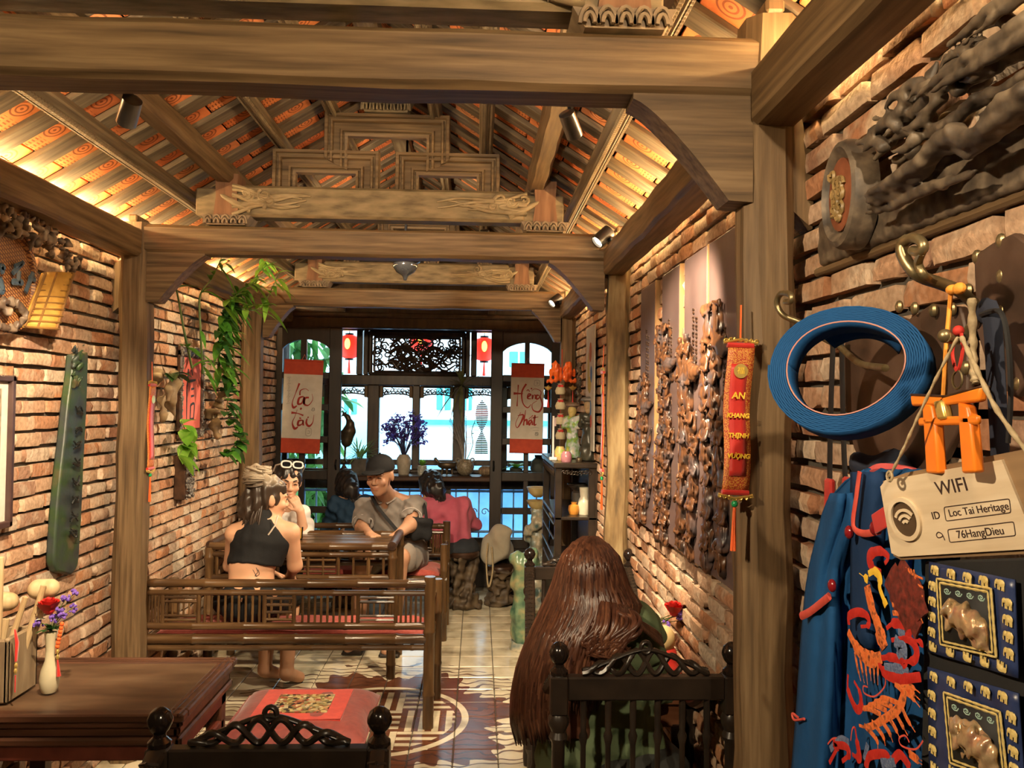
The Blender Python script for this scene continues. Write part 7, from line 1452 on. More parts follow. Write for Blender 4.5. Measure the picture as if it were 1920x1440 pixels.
bxp = atZ(70, 1306, tz0); bx = thing('utensil_trough', 'weathered wooden trough holding mallets and sticks on the tea table', 'box', (-1.58, 2.63, tz0+.003)); TRW = wood('pale_trough_wood', [(.13, .09, .055), (.24, .17, .10), (.32, .24, .15)], 'z', .7, 5, 26, .3)
MB().box(-.012, .145, -.085, -.070, 0, .195, .005).build('front_board', TRW, bx); MB().box(-.012, .145, .070, .085, 0, .195, .005).build('back_board', TRW, bx); MB().box(.13, .145, -.085, .085, 0, .20, .005).build('end_board', TRW, bx); MB().box(-.012, .003, -.085, .085, 0, .20, .005).build('end_board', TRW, bx); MB().box(0, .14, -.08, .08, 0, .012).build('bottom', TRW, bx); MB().tube([(-.012, -.09, .20), (.09, -.09, .20)], .02, 10).build('rim_pole', BAM, bx)
LW = wood('pale_mallet_wood', [(.36, .24, .12), (.5, .36, .2), (.6, .46, .28)], 'z', .5, 5, 26, .15)
def stick(p0, p1, r_, lab, nm='wooden_stick', headp=None):
    s_ = thing(nm, lab, 'utensil', tuple(p0), group='wooden utensils in the trough'); mb = MB(); mb.tube([Vector(p0), Vector(p0).lerp(p1, .5), Vector(p1)], [r_, r_*1.05, r_*.9], 10); o = mb.build('handle', LW, s_); o.location = -s_.location
    if headp: s = SDF(tuple(Vector(headp)-Vector((.07, .07, .06))), tuple(Vector(headp)+Vector((.07, .07, .06))), .006); s.cone(Vector(headp)+Vector((-.016, 0, 0)), Vector(headp)+Vector((.02, 0, .004)), .033, .03, .01); o = s.build('head', LW, s_); o.location = -s_.location
stick((-1.52, 2.63, .66), atY(0, 1045, 2.60), .013, 'long straight wooden stick leaning left in the trough'); stick((-1.47, 2.65, .66), atY(82, 1098, 2.66), .010, 'short stick crossing the pale mallet in the trough'); stick((-1.48, 2.68, .66), atY(84, 1130, 2.70), .011, 'pale wooden mallet with barrel head in the trough', 'wooden_mallet', atY(82, 1105, 2.70)); stick((-1.54, 2.66, .66), atY(12, 1160, 2.66), .012, 'wooden mallet with rounded head at the left edge', 'wooden_mallet', atY(4, 1130, 2.66)); stick((-1.50, 2.60, .66), atY(48, 1120, 2.62), .009, 'thin flat wooden paddle in the trough')
tc2 = thing('red_tassel_cord', 'red ribbon with gold bead hanging on the wooden trough', 'ornament', tuple(atY(30, 1190, 2.54))); mb = MB(); mb.tube([atY(28, 1180, 2.535), atY(32, 1205, 2.53), atY(30, 1240, 2.53)], [.004, .010, .007], 8, flat=.4); o = mb.build('ribbon', REDS, tc2); o.location = -tc2.location; knot(tc2, [atY(30, 1248, 2.53), atY(29, 1258, 2.53)], (0, 1)); mb = MB(); mb.tube([atY(29, 1266, 2.53), atY(28, 1298, 2.53)], .0022, 5); o = mb.build('cord', REDS, tc2); o.location = -tc2.location
# ---- on the side table
sz = .6505; bp_ = Vector((.613, 2.585, sz)); bu = thing('monk_figurine', 'bald clay monk figurine in red robe on the side table', 'figurine', tuple(bp_)); CLAY = M('yellow_clay', [(.55, .40, .18), (.66, .50, .25)], .55, 20); s = SDF((-.06, -.07, 0), (.06, .06, .17), .0035)
mb = MB(); hz = .118
s.ell((0, 0, hz), (.028, .033, .034), .004); s.ell((-.006, -.026, hz-.012), (.018, .012, .016), .008); s.ell((-.012, -.036, hz-.008), (.006, .006, .007), .004); s.ell((.014, .004, hz-.006), (.009, .007, .014), .003); s.cone((0, 0, .10), (0, 0, .07), .016, .022, .006); s.chain([(-.018, -.030, .068), (-.012, -.034, .085)], [.009, .007], .004); s.build('head_and_hands', CLAY, bu); s = SDF((-.08, -.07, 0), (.08, .07, .12), .004); s.cone((0, .0, .03), (0, .002, .078), .05, .034, .01); s.cone((-.035, -.02, .05), (-.02, -.032, .066), .017, .012, .008); s.cone((.035, -.02, .05), (.01, -.032, .062), .017, .012, .008); s.clip(2, 0, 1); s.build('robe', M('glazed_red_robe', [(.42, .02, .015), (.55, .04, .03)], .3, 9), bu); bu.rotation_euler = (0, 0, -.7); bu.scale = (1.2, 1.2, 1.35)
v2 = thing('bud_vase', 'bud vase with red rose and purple statice on the side table by the wall', 'vase', (.575, 2.72, sz)); MB().lathe([(0, 0), (.02, 0), (.026, .02), (.027, .04), (.014, .09), (.012, .12), (.016, .15), (.012, .15), (.009, .1), (0, .1)], 18).build('vase', CEL, v2, 60); VL = lambda px, py, d=0: atY(px, py, 2.60+d)-v2.location
rose(v2, VL(1264, 1140), .033); mb = MB(); mb.tube([(0, 0, .14), VL(1263, 1155)], .002, 5); mb.build('stem', STEM, v2); posy(v2, (0, 0, .15), [VL(1277, 1147), VL(1284, 1152), VL(1250, 1173), VL(1300, 1162), VL(1272, 1155)], 9, 0)
# ---- on the window counter
cz = .9655; KW = lambda px: atY(px, 880, 6.66).x
DPOT = M('dark_square_pot', [(.04, .035, .03), (.09, .08, .07)], .6, 20, .2); STON = M('stoneware', [(.30, .26, .20), (.42, .37, .30)], .6, 30, .3); BRZ = M('dark_bronze', [(.05, .035, .022), (.12, .085, .05)], .4, 20, metal=.5); CERA = M('speckled_ceramic', [(.30, .26, .19), (.14, .11, .07), (.42, .38, .30)], .45, 40, .2); SPI = leafmat('variegated_blade', [(.12, .32, .05), (.45, .62, .25)], .45, 30)
r = random.Random(6)
def spider(px, lab, n=60, h=.085, R=.26):
    o = thing('potted_plant', lab, 'plant', (KW(px), 6.66, cz)); mb = MB(); w_ = .065; mb.add([(-w_*.85, -w_*.85, 0), (w_*.85, -w_*.85, 0), (w_*.85, w_*.85, 0), (-w_*.85, w_*.85, 0), (-w_, -w_, h*1.5), (w_, -w_, h*1.5), (w_, w_, h*1.5), (-w_, w_, h*1.5)], [(3, 2, 1, 0), (4, 5, 6, 7), (0, 1, 5, 4), (1, 2, 6, 5), (2, 3, 7, 6), (3, 0, 4, 7)]); mb.build('pot', DPOT, o); mb = MB()
    for k in range(n): a = r.uniform(0, 2*PI); e = r.uniform(.35, 1.6); mb.leaf((r.uniform(-.02, .02), r.uniform(-.02, .02), h*1.5), (math.cos(a), math.sin(a)*.6, e), r.uniform(.6, 1.1)*R, .013, droop=r.uniform(.3, .9)*(1.2-e*.5), n=6)
    mb.build('blades', SPI, o)['kind'] = 'stuff'
spider(674, 'spider plant with long arching blades in a dark square pot on the counter')
hr_ = thing('crane_statue', 'slender bronze bird statue on the window counter, left end', 'statue', (KW(645), 6.70, cz)); VK = lambda px, py: atY(px, py, 6.70)-hr_.location; s = SDF((-.14, -.08, -.002), (.14, .08, .66), .007); s.chain([VK(650, 828), VK(655, 808), VK(657, 795), VK(652, 782), VK(645, 776)], [.045, .05, .03, .018, .014], .02); s.chain([VK(647, 776), VK(638, 782)], [.010, .004], .004); s.chain([VK(648, 774), VK(655, 764)], [.006, .003], .004); s.chain([VK(644, 773), VK(640, 764)], [.006, .003], .004); s.ell(VK(640, 815), (.06, .04, .03), .03); s.chain([VK(648, 825), VK(647, 850), VK(646, 868)], [.012, .008, .008], .008); s.ell(VK(644, 866), (.03, .03, .022), .01); s.cone(VK(645, 876), VK(645, 886), .02, .06, .01); s.clip(2, 0, 1); s.build('bird', BRZ, hr_)
pv = thing('flower_vase', 'stoneware vase with a big bunch of purple dried flowers on the counter', 'vase', (KW(757), 6.66, cz)); MB().lathe([(0, 0), (.042, 0), (.05, .03), (.062, .10), (.058, .135), (.042, .155), (.038, .165), (.03, .165), (.03, .14), (0, .14)], 20).build('vase', STON, pv, 60); mb = MB(); ms = MB(); PUR2 = leafmat('violet_dried_petals', [(.16, .09, .42), (.30, .2, .62)], .7, 40, .6)
for k in range(46):
    a = r.uniform(-1, 1); b_ = r.uniform(-.5, .5); tip = Vector((a*.17, b_*.14, .165+r.uniform(.15, .37)*(1-.25*abs(a)))); ms.tube(bez([(a*.01, b_*.01, .15), (a*.06, b_*.05, .25), tip], 4), .002, 4)
    for q in range(15): p = tip+Vector((r.uniform(-1, 1)*.022, r.uniform(-1, 1)*.02, r.uniform(-1.6, .6)*.03)); mb.leaf(p, (r.uniform(-1, 1), r.uniform(-1, 1), r.uniform(-.6, 1)), .032, .026, droop=.2, n=3)
mb.build('flowers', PUR2, pv)['kind'] = 'stuff'; ms.build('stems', M('dark_blue_stem', (.03, .03, .08), .7, 20), pv)
cc_ = thing('jar_plant', 'little green succulent in a painted white jar on the counter', 'plant', (KW(792), 6.64, cz)); MB().lathe([(0, 0), (.038, 0), (.040, .05), (.036, .078), (.03, .078), (.03, .05), (0, .05)], 16).build('jar', M('painted_white_jar', [(.62, .58, .5), (.2, .22, .2), (.7, .66, .6)], .4, 40), cc_, 60); mb = MB()
for k in range(16): a = k*2.4; mb.leaf((0, 0, .075), (math.cos(a), math.sin(a), .5+k*.08), .05, .032, droop=-.2)
mb.build('leaves', GRY, cc_)
bw = thing('bird_bowl', 'bronze footed bowl with a bird head handle on the counter', 'bowl', (KW(838), 6.64, cz)); s = SDF((-.13, -.07, 0), (.13, .07, .15), .005); s.ell((.0, 0, .085), (.078, .05, .036), .01); s.ell((0, 0, .118), (.066, .04, .032), .004, None, True); s.chain([(-.06, 0, .09), (-.085, 0, .12), (-.098, 0, .132), (-.088, 0, .142)], [.014, .011, .010, .004], .008); s.cone((.07, 0, .10), (.088, 0, .112), .010, .006, .006)
for x in (-.035, .0, .04): s.cone((x, 0, .06), (x*1.15, 0, .006), .010, .009, .006)
s.clip(2, 0, 1); s.build('bowl', BRZ, bw); MB().lathe([(0, .097), (.05, .099)], 16, sx=1.2, sy=.7).build('sand', M('pale_sand', (.5, .42, .26), .9, 60), bw)
gp = thing('round_pot', 'round speckled pot with little ear handles and dried grasses on the counter', 'pot', (KW(872), 6.65, cz)); MB().lathe([(0, 0), (.04, 0), (.066, .03), (.076, .07), (.066, .11), (.045, .13), (.035, .132), (.03, .12), (0, .11)], 20).build('pot', CERA, gp, 60); mb = MB()
for s_ in (-1, 1): mb.tube([(s_*(.06+.016*math.cos(a)), -.02, .125+.016*math.sin(a)) for a in [i*PI/5 for i in range(11)]], .006, 6)
mb.build('ear_handle', CERA, gp); mb = MB()
for k in range(26):
    a = r.uniform(-1, .3); tip = Vector((a*.12-.02, r.uniform(-.04, .04), r.uniform(.3, .52))); mb.tube(bez([(a*.02, 0, .12), (a*.05, 0, .25), tip], 4), .0014, 4)
    for q in range(5): mb.leaf(tip-Vector((0, 0, q*.018)), (r.uniform(-1, 1), r.uniform(-1, 1), .4), .018, .006, n=2)
mb.build('dried_grass', M('grey_dried_grass', [(.25, .22, .2), (.42, .38, .34)], .8, 40), gp); mb = MB(); mb.tube(bez([(.01, 0, .12), (.06, 0, .25), (.05, 0, .36), (.08, 0, .46)], 5), .003, 5)
for k in range(9): mb.leaf((.04+.004*k, 0, .2+k*.028), (math.cos(k*2.2), math.sin(k*2.2)*.4, .3), .06, .02, droop=.5)
mb.build('green_sprig', GRL, gp)
bt_ = lathe_thing('clay_pot', 'low round brown clay pot at the right end of the counter', 'pot', (KW(912), 6.63, cz), [(0, 0), (.04, 0), (.066, .03), (.064, .06), (.04, .078), (.03, .08), (0, .075)], M('brown_clay', [(.12, .08, .05), (.22, .16, .1)], .7, 40, .3)); mb = MB()
for k in range(10): mb.tube([(.067*math.sin(q)*math.cos(k*PI/5), .067*math.sin(q)*math.sin(k*PI/5), .04-.045*math.cos(q)) for q in (.9, 1.4, 1.9, 2.4)], .002, 4)
mb.build('cord_wrap', TWINE, bt_); lf_ = thing('foliage_plant', 'broad-leaved plant on the counter behind the right door panes', 'plant', (KW(968), 6.68, cz)); MB().lathe([(0, 0), (.045, 0), (.055, .06), (.045, .06), (0, .05)], 16).build('pot', DPOT, lf_); mb = MB()
for k in range(14): a = k*2.4; mb.leaf((0, 0, .055), (math.cos(a), math.sin(a), .7+.4*math.sin(k)), .13, .055, droop=.4)
mb.build('leaves', GRY, lf_)
dk_ = lathe_thing('dark_vase', 'dark vase on the counter behind the right door panes', 'vase', (KW(1010), 6.68, cz), [(0, 0), (.05, 0), (.07, .06), (.06, .12), (.03, .15), (.035, .17), (0, .165)], DPOT)
fm = thing('fish_mobile', 'striped fish-shaped hanging mobile of little slats in the right window bay', 'mobile', tuple(atY(904, 745, 6.76)), ); prof_ = [(0, .1), (.1, .8), (.25, 1), (.4, .85), (.52, .35), (.58, .12), (.66, .4), (.8, .9), (1, 1)]
for k in range(30):
    f = k/29; w_ = np.interp(f, [a for a, _ in prof_], [c for _, c in prof_])*.055; z = -.03-f*.44; cl = 'red' if 4 < k < 9 else ('dark' if k < 20 else 'green'); mb = MB(); mb.box(-w_, w_, -.006, .006, z-.0052, z+.0052); mb.build('slat', {'red': REDS, 'dark': DBR, 'green': GRD}[cl], fm)
mb = MB(); mb.tube([(0, 0, .12), (0, 0, -.48)], .0015, 4); mb.build('string', BLKS, fm)
ap = thing('air_plant', 'spiky air plant clinging to the right window post', 'plant', tuple(atY(866, 722, 6.77))); mb = MB()
for k in range(22): a = r.uniform(0, 2*PI); mb.leaf((0, 0, 0), (math.cos(a), -.4, math.sin(a)+.2), r.uniform(.12, .32), .024, droop=r.uniform(.1, .6), n=5)
mb.build('blades', M('olive_blade', [(.10, .13, .05), (.26, .28, .12)], .6, 20), ap)
# ---- hanging plants on the left wall
YPl = 4.55
def vine(name, lab, X, pts, leaves, r_=.005, mats=(GRL,), size=(.10, .035), seed=1, droop=.5, hang=0):
    o = thing(name, lab, 'plant', tuple(atX(*pts[0], X)), group='plants hanging on the left wall'); rr = random.Random(seed); P3 = bez([atX(a, c, X+rr.uniform(-.02, .04)) for a, c in pts], 8); mb = MB(); mb.tube(P3, [r_*(1-.6*i/len(P3)) for i in range(len(P3))], 6); q = mb.build('stem', STEM, o); q.location = -o.location
    for j, mt in enumerate(mats):
        mb = MB()
        for k in range(leaves):
            i = rr.randrange(len(P3)); p = P3[i]; a = rr.uniform(0, 2*PI); d = Vector((abs(math.cos(a))*.6+.1, math.sin(a), rr.uniform(-.6, .7))); mb.leaf(p, d, size[0]*rr.uniform(.6, 1.25), size[1]*rr.uniform(.7, 1.2), droop=droop*rr.uniform(.5, 1.3), n=5)
        q = mb.build('leaves', mt, o); q.location = -o.location
    return o
vine('bamboo_palm', 'tall leafy cane arching from the wall up to the middle tie beam', -1.42, [(360, 690), (345, 620), (330, 540), (315, 510)], 5, .007, (GRL,), (.16, .05), 2, .3)
vine('bamboo_palm', 'cane with forked top rising past the left eave beam', -1.40, [(380, 700), (376, 620), (375, 555), (395, 525), (408, 500), (415, 485)], 14, .006, (GRL,), (.13, .026), 3, .5)
vine('lucky_bamboo', 'bright green leafy bamboo stems beside the far left column', -1.42, [(410, 690), (412, 640), (418, 600), (425, 575), (440, 560)], 44, .008, (GRL, GRD), (.15, .04), 4, .5)
vine('arching_bamboo', 'long arching stem with bright leaves in front of the farthest tie beam', -1.33, [(455, 580), (480, 580), (500, 560), (515, 530), (525, 505)], 22, .005, (GRY,), (.16, .032), 5, .45)
vine('leaf_spray', 'bright leaf spray lit by the cove under the left roof slope', -1.36, [(420, 575), (440, 555), (465, 535), (490, 505), (500, 488)], 30, .004, (GRY, GRL), (.13, .03), 6, .3)
vine('pothos', 'trailing pothos with heart leaves down the far left column', -1.46, [(420, 690), (430, 730), (425, 770), (440, 800), (445, 830), (420, 850)], 34, .003, (GRL, GRD), (.085, .06), 7, .5)
vine('pothos', 'small bright pothos under the red calligraphy frame', -1.54, [(340, 790), (350, 815), (345, 835), (335, 855)], 18, .003, (GRY,), (.10, .07), 8, .5)
for px, py, lab, sd_ in ((308, 745, 'gnarled root wood plant holder left of the red calligraphy', 3), (408, 765, 'yellowish root wood plant holder right of the red calligraphy', 5)):
    c = atX(px, py, -1.555); o = thing('root_holder', lab, 'planter', tuple(c)); rr = random.Random(sd_); s = SDF(tuple(c-Vector((.09, .14, .20))), tuple(c+Vector((.10, .14, .20))), .008)
    for k in range(9): p = c+Vector((rr.uniform(-.03, .03), rr.uniform(-.08, .08), rr.uniform(-.10, .12))); s.cone(p, p+Vector((rr.uniform(-.03, .03), rr.uniform(-.05, .05), rr.uniform(-.1, .04))), rr.uniform(.015, .032), rr.uniform(.006, .014), .02)
    s.noise(.010, 55, sd_); q = s.build('root', M('root_wood_%d' % sd_, [(.09, .055, .028), (.2, .13, .065), (.3, .21, .11)], .65, 18, .4), o); q.location = -o.location; mb = MB()
    for k in range(6): a = rr.uniform(-2, 2); mb.leaf(c+Vector((.02, 0, .10)), (.5, math.sin(a), .5), .15, .06, droop=.6)
    q = mb.build('leaves', GRD, o); q.location = -o.location
# ---- altar cabinet things
at_ = 1.2355; PORC = M('cream_porcelain', [(.55, .50, .38), (.65, .60, .48)], .25, 20); ROBE = M('dark_olive_robe', [(.022, .022, .016), (.05, .048, .035)], .35, 12)
def statue(px, lab, h, robe, skin, seed, Y=4.72, hatc=None):
    p = atY(px, 850, Y); o = thing('statuette', lab, 'statue', (p.x, Y, at_), group='statues on the altar cabinet'); s = SDF((-.1, -.1, 0), (.1, .1, h), .0055); s.cone((0, 0, .02), (0, 0, h*.62), h*.135, h*.09, .02); s.ell((0, 0, h*.68), (h*.125, h*.09, h*.08), .02)
    for q in (-1, 1): s.chain([(q*h*.11, 0, h*.70), (q*h*.12, -h*.06, h*.56), (-h*.04, -h*.12, h*.58)], [h*.045, h*.04, h*.03], .01)
    s.noise(.004, 60, seed); s.clip(2, 0, 1); s.build('robe', robe, o); s = SDF((-.08, -.08, h*.70), (.08, .08, h*1.02), .004); s.ell((0, -.008, h*.83), (h*.075, h*.085, h*.10), .005); s.ell((0, -h*.10, h*.82), h*.02, .008); s.ell((0, -h*.06, h*.755), h*.04, .01); s.cone((0, 0, h*.72), (0, 0, h*.8), h*.04, h*.035, .006); s.build('head', skin, o)
    MB().lathe([(h*.075, h*.87), (h*.085, h*.90), (h*.135, h*.915), (h*.13, h*.945), (h*.08, h*.97), (0, h*.978)], 18).build('hat', hatc or BLK, o); o.rotation_euler = (0, 0, -.5); return o
statue(1104, 'tall statue of a robed man in a flat turban on the altar cabinet', .385, ROBE, M('tan_clay', (.42, .28, .15), .5, 20), 1, 4.66, M('grey_turban', (.2, .18, .17), .6, 30)); statue(1073, 'statue of a woman with yellow and green robe beside the tall turbaned man', .35, M('painted_lady_robe', [(.55, .45, .08), (.16, .34, .08), (.5, .52, .55), (.62, .56, .4)], .35, 26), M('yellow_clay_b', (.6, .46, .16), .5, 20), 2, 4.86, M('brown_turban', (.2, .13, .09), .6, 30))
def cabp(px, Y): return atY(px, 860, Y).x
ws_ = thing('incense_stand', 'thin white upright stand on the altar cabinet edge', 'stand', (cabp(1037, 4.70)+.0, 4.70, at_)); MB().box(-.022, .022, -.02, .02, 0, .018, .003).build('base', WPL, ws_); MB().tube([(0, 0, .015), (0, 0, .26)], .006, 8).build('rod', WPL, ws_); MB().box(.002, .016, -.003, .003, .20, .25).build('flag', M('pink_label', (.6, .45, .45), .7, 20), ws_)
def offering(px, Y, lab, mat, R, h): lathe_thing('offering_jar', lab, 'jar', (cabp(px, Y), Y, at_), [(0, 0), (R*.9, 0), (R, h*.3), (R*.95, h*.7), (R*.6, h), (0, h)], mat, 'jar', 16, 'offerings on the altar cabinet')
offering(1062, 4.58, 'small purple-pink glass offering jar at the front of the altar', M('purple_glass', [(.30, .12, .16), (.42, .2, .22)], .2, 20), .032, .06); offering(1050, 4.72, 'pinkish dragon fruit jar with green top on the altar', M('pink_green', [(.5, .2, .16), (.55, .4, .15), (.2, .4, .06)], .4, 40), .035, .08); offering(1086, 4.60, 'small bronze cup at the feet of the robed statue', BRZ, .02, .025)
# things on the shelf inside the cabinet
for px, Y, lab, prof, mat in ((1112, 4.62, 'white painted porcelain vase inside the altar cabinet', [(0, 0), (.03, 0), (.032, .02), (.036, .06), (.03, .085), (.022, .10), (.026, .13), (.028, .155), (0, .15)], PORC), (1076, 4.62, 'small orange round jar inside the altar cabinet', [(0, 0), (.025, 0), (.034, .025), (.03, .05), (.014, .058), (.018, .07), (0, .07)], M('orange_glaze', [(.5, .2, .03), (.6, .28, .05)], .3, 20)), (1084, 4.85, 'flared dark bowl on a grey stem inside the altar cabinet', [(0, 0), (.04, 0), (.042, .10), (.03, .11), (.07, .15), (.068, .155), (0, .13)], DPOT)): lathe_thing('cabinet_vase', lab, 'vase', (min(.62, atY(px, 960, Y).x), Y, .9305), prof, mat, group='vessels in the altar cabinet')
# ---- red fish garland
fg = thing('fish_garland', 'garland of two orange fish with cream money bags hanging by the far column', 'garland', tuple(atY(1053, 690, 5.25))); FO = lambda px, py, d=0: atY(px, py, 5.25+d)-fg.location; CRM = M('cream_bag_cloth', [(.5, .42, .26), (.6, .52, .34)], .7, 40, .2); FISHM = M('glossy_orange_fish', [(.72, .09, .015), (.85, .17, .03)], .2, 30)
for s_ in (-1, 1):
    X_ = lambda d: 1054+s_*d; s = SDF(tuple(FO(1054, 700)-Vector((.14, .06, .12))), tuple(FO(1054, 700)+Vector((.14, .06, .12))), .005); s.chain([FO(X_(12), 684), FO(X_(10), 697), FO(X_(7), 708), FO(X_(14), 714)], [.022, .032, .024, .012], .012); s.chain([FO(X_(14), 712), FO(X_(24), 715)], [.010, .014], .01); s.ell(FO(X_(22), 700), (.012, .01, .03), .01); s.noise(.004, 110, 3); s.build('fish', FISHM, fg)
for k, py in enumerate((729, 757, 785, 813)): mb = MB(); c = FO(1051, py); mb.lathe([(.0, -.038), (.03, -.036), (.036, -.015), (.028, .008), (.012, .02), (.02, .034), (0, .034)], 14, tuple(c)); bg2 = mb.build('money_bag', CRM, fg, 60); mb = MB(); mb.tube([c+Vector((.017*math.cos(a), .017*math.sin(a), .018)) for a in [i*PI/6 for i in range(13)]], .006, 6); mb.ball(c+Vector((-.008, -.018, .018)), .01); mb.ball(c+Vector((.008, -.018, .018)), .01); mb.build('ribbon', REDS, bg2)
for px in (1028, 1074): mb = MB(); c = FO(px, 727); mb.lathe([(.004, -.018), (.018, -.008), (.028, .006), (.012, .006), (0, .018)], 12, tuple(c)); lo_ = mb.build('gold_ingot', GOLD, fg, 60); mb = MB(); mb.tube([c+Vector((0, 0, -.02)), c+Vector((0, 0, -.075)), c+Vector((0, 0, -.13))], [.001, .004, .010], 6); mb.build('tassel', REDS, lo_)
mb = MB(); mb.tube([FO(1054, 690), FO(1054, 655)], .002, 4); mb.tube([FO(1051, 712), FO(1051, 820)], .0015, 4); mb.build('string', REDS, fg)
# ---- ceramics between cabinet and door
lp = thing('lotus_pillar', 'glazed ceramic pillar with lotus cups and a coiled dragon, by the right door', 'ceramic', (.46, 6.05, 0)); CG = M('mottled_glaze', [(.42, .36, .2), (.16, .22, .22), (.5, .44, .32), (.08, .14, .14)], .3, 9)
for z0 in (.86, .76): mb = MB(); mb.lathe([(.03, 0), (.065, .03), (.085, .075), (.07, .075), (.04, .04), (0, .04)], 16, (0, 0, z0)); mb.build('lotus_cup', M('yellow_glaze_%d' % int(z0*100), [(.5, .38, .14), (.6, .48, .25)], .3, 20), lp, 60)
s = SDF((-.16, -.16, 0), (.16, .16, .80), .009); s.cone((0, 0, .1), (0, 0, .78), .06, .05, .02); s.chain([(.075*math.cos(t_*1.1), .075*math.sin(t_*1.1), .12+t_*.055) for t_ in range(12)], [.035]*12, .015); s.ell((0, 0, .05), (.13, .13, .06), .03); s.noise(.008, 50, 2); s.clip(2, 0, 1); s.build('pillar', CG, lp)
gb = thing('ceramic_carp', 'green glazed ceramic fish standing on the floor behind the armchair', 'ceramic', (.33, 5.15, 0)); s = SDF((-.14, -.14, 0), (.14, .14, .66), .009); s.chain([(0, 0, .06), (-.02, 0, .22), (-.03, 0, .40), (.0, -.02, .54), (.03, -.03, .60)], [.09, .07, .065, .075, .04], .03); s.ell((-.06, -.02, .58), (.05, .04, .04), .02); s.noise(.008, 60, 7); s.clip(2, 0, 1); s.build('carp', M('green_glaze', [(.04, .10, .07), (.14, .22, .13), (.35, .3, .15)], .25, 14), gb); MB().lathe([(0, 0), (.11, 0), (.10, .05), (0, .05)], 18).build('base', CG, gb)
# ---- beige bag on the small root stool
bp3 = thing('canvas_bag', 'beige canvas drawstring bag slumped on the small root stool', 'bag', (.17, 6.27, .34)); s = SDF((-.17, -.13, -.08), (.17, .13, .30), .008); s.ell((0, 0, .12), (.125, .095, .13), .03); s.ell((.03, 0, .22), (.09, .07, .05), .03); s.ell((-.07, -.02, .05), (.06, .05, .07), .03); s.noise(.014, 30, 4); s.build('sack', cloth('beige_canvas', [(.38, .33, .25), (.48, .43, .34)], .5, 24), bp3); mb = MB(); mb.tube(bez([(-.08, -.09, .15), (-.09, -.12, .0), (-.07, -.12, -.18), (-.04, -.11, -.05), (-.05, -.09, .12)], 6), .007, 6); mb.build('drawstring', TWINE, bp3)
# ---- hanging lamp under the roof
hl = thing('pendant_lamp', 'black pendant lamp hanging just behind the middle tie beam', 'lamp', tuple(atY(760, 498, 4.1))); MB().lathe([(.008, -.075), (.012, -.06), (.018, -.05), (.045, -.035), (.065, -.005), (.06, .01), (.075, .02), (.06, .035), (.02, .05), (.008, .06), (.006, .75)], 20).build('lamp_body', M('glossy_black', (.01, .01, .011), .12, 9), hl, 60)
# ---- last: turn lettering into meshes
bpy.context.view_layer.update(); dg_ = bpy.context.evaluated_depsgraph_get()
for o in TEXTS:
    me = bpy.data.meshes.new_from_object(o.evaluated_get(dg_)); nm = o.name.split('.')[0]; n = bpy.data.objects.new(nm, me); COL.objects.link(n); n.parent = o.parent; n.matrix_local = o.matrix_local.copy(); bpy.data.objects.remove(o)
# ---- lamps of the room, then added unseen spotlights
def track_head(p, target, label, watt, mat=None, ang=58, dr=.032, L=.10, mount=(0, 0, .06), blend=.6, col=WARM2):
    p = Vector(p); d = (Vector(target)-p).normalized()
    th = thing('track_spotlight', label, 'spotlight', tuple(p), group='track spotlights')
    mb = MB(); q = Vector((0, 0, 1)).rotation_difference(d).to_matrix().to_4x4(); mb.m = q
    mb.lathe([(dr*.6, -L*.95), (dr*.95, -L*.9), (dr, -L*.2), (dr, L*.12), (dr*.86, L*.12), (dr*.8, -.01), (0, -.012)], 16); mb.build('lamp_head', mat or METS, th)
    mb = MB(); m_ = Vector(mount); a = d*(-L*.6)
    mb.tube([a, a*.6+m_*.5, m_], .008, 6); mb.m = None; mb.box(m_.x-.025, m_.x+.025, m_.y-.04, m_.y+.04, m_.z-.008, m_.z+.012, .004); mb.build('mount', METB, th)
    mb = MB(); mb.m = q; mb.lathe([(0, .0), (dr*.78, .0)], 14); mb.build('lens', emission('lamp_lens', (1, .85, .62), 9), th)
    s = spot('spot_beam', p+d*(L*.12+.012), target, watt, ang, blend, col, .025); return th
track_head(atY(238, 225, 1.80), (-1.6, 2.9, 1.2), 'silver spotlight hanging under the nearest tie beam, left', 175, dr=.022, L=.062, mount=(0, -.03, .07))
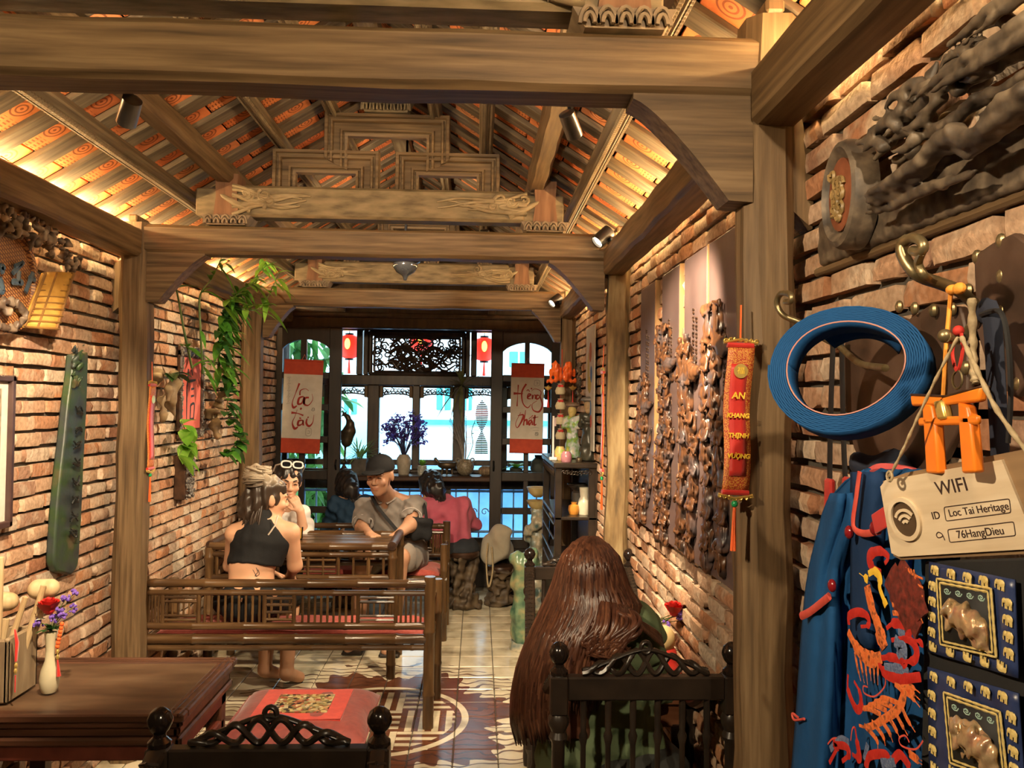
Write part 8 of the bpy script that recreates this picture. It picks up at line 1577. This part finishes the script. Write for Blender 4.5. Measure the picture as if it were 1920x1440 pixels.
track_head(atY(1076, 250, 1.95), (.69, 2.7, 1.5), 'white spotlight hanging near the plain purlin, right', 150, dr=.021, L=.062, mount=(.02, -.03, .31))
track_head(atY(1122, 452, 3.48), (-1.2, 2.9, .6), 'black spotlight on the right end of the middle tie beam', 30, METB, L=.08, mount=(.07, 0, 0))
track_head(atY(1036, 568, 5.40), (-1.0, 4.6, .9), 'black spotlight on the right end of the farthest tie beam', 80, METB, L=.08, mount=(.07, 0, 0))
# unseen fixtures added for light, behind the viewpoint and behind the tie beams
track_head((-1.2, .3, 2.42), (.75, 1.45, 1.25), 'unseen added spotlight behind the viewpoint aimed at the coat hooks', 110, ang=50)
track_head((.3, -.2, 2.42), (-.5, 2.2, 1.9), 'unseen added spotlight behind the viewpoint aimed at the nearest tie beam', 60, ang=95)
track_head((-.3, 1.80, 2.35), (.0, 4.2, .2), 'unseen added spotlight behind the nearest tie beam aimed down the aisle', 170, METB, ang=70, dr=.022, L=.05, mount=(0, -.05, .0))

track_head((-.95, 1.80, 2.35), (-.7, 3.6, 2.62), 'unseen added spotlight behind the nearest tie beam aimed at the middle truss, left', 26, METB, dr=.022, L=.05, mount=(0, -.04, .0), ang=95)  # heads from here on added out of sight to brighten trusses, aisle and plants
track_head((.15, 1.80, 2.35), (-.1, 3.6, 2.62), 'unseen added spotlight behind the nearest tie beam aimed at the middle truss, right', 26, METB, dr=.022, L=.05, mount=(0, -.04, .0), ang=95)
track_head((-.45, 3.74, 2.335), (-.45, 5.5, 2.42), 'unseen added spotlight behind the middle tie beam aimed at the far truss', 40, METB, dr=.022, L=.05, mount=(0, -.04, .0), ang=110)
track_head((.02, 3.75, 2.335), (.05, 4.75, 0), 'unseen added spotlight behind the middle tie beam aimed down at the aisle', 130, METB, dr=.022, L=.05, mount=(0, -.04, .0), ang=62)
track_head((.30, 3.75, 2.335), (-1.62, 4.6, 1.15), 'unseen added spotlight behind the middle tie beam aimed at the wall plants', 120, METB, dr=.022, L=.05, mount=(0, -.04, .0), ang=58)
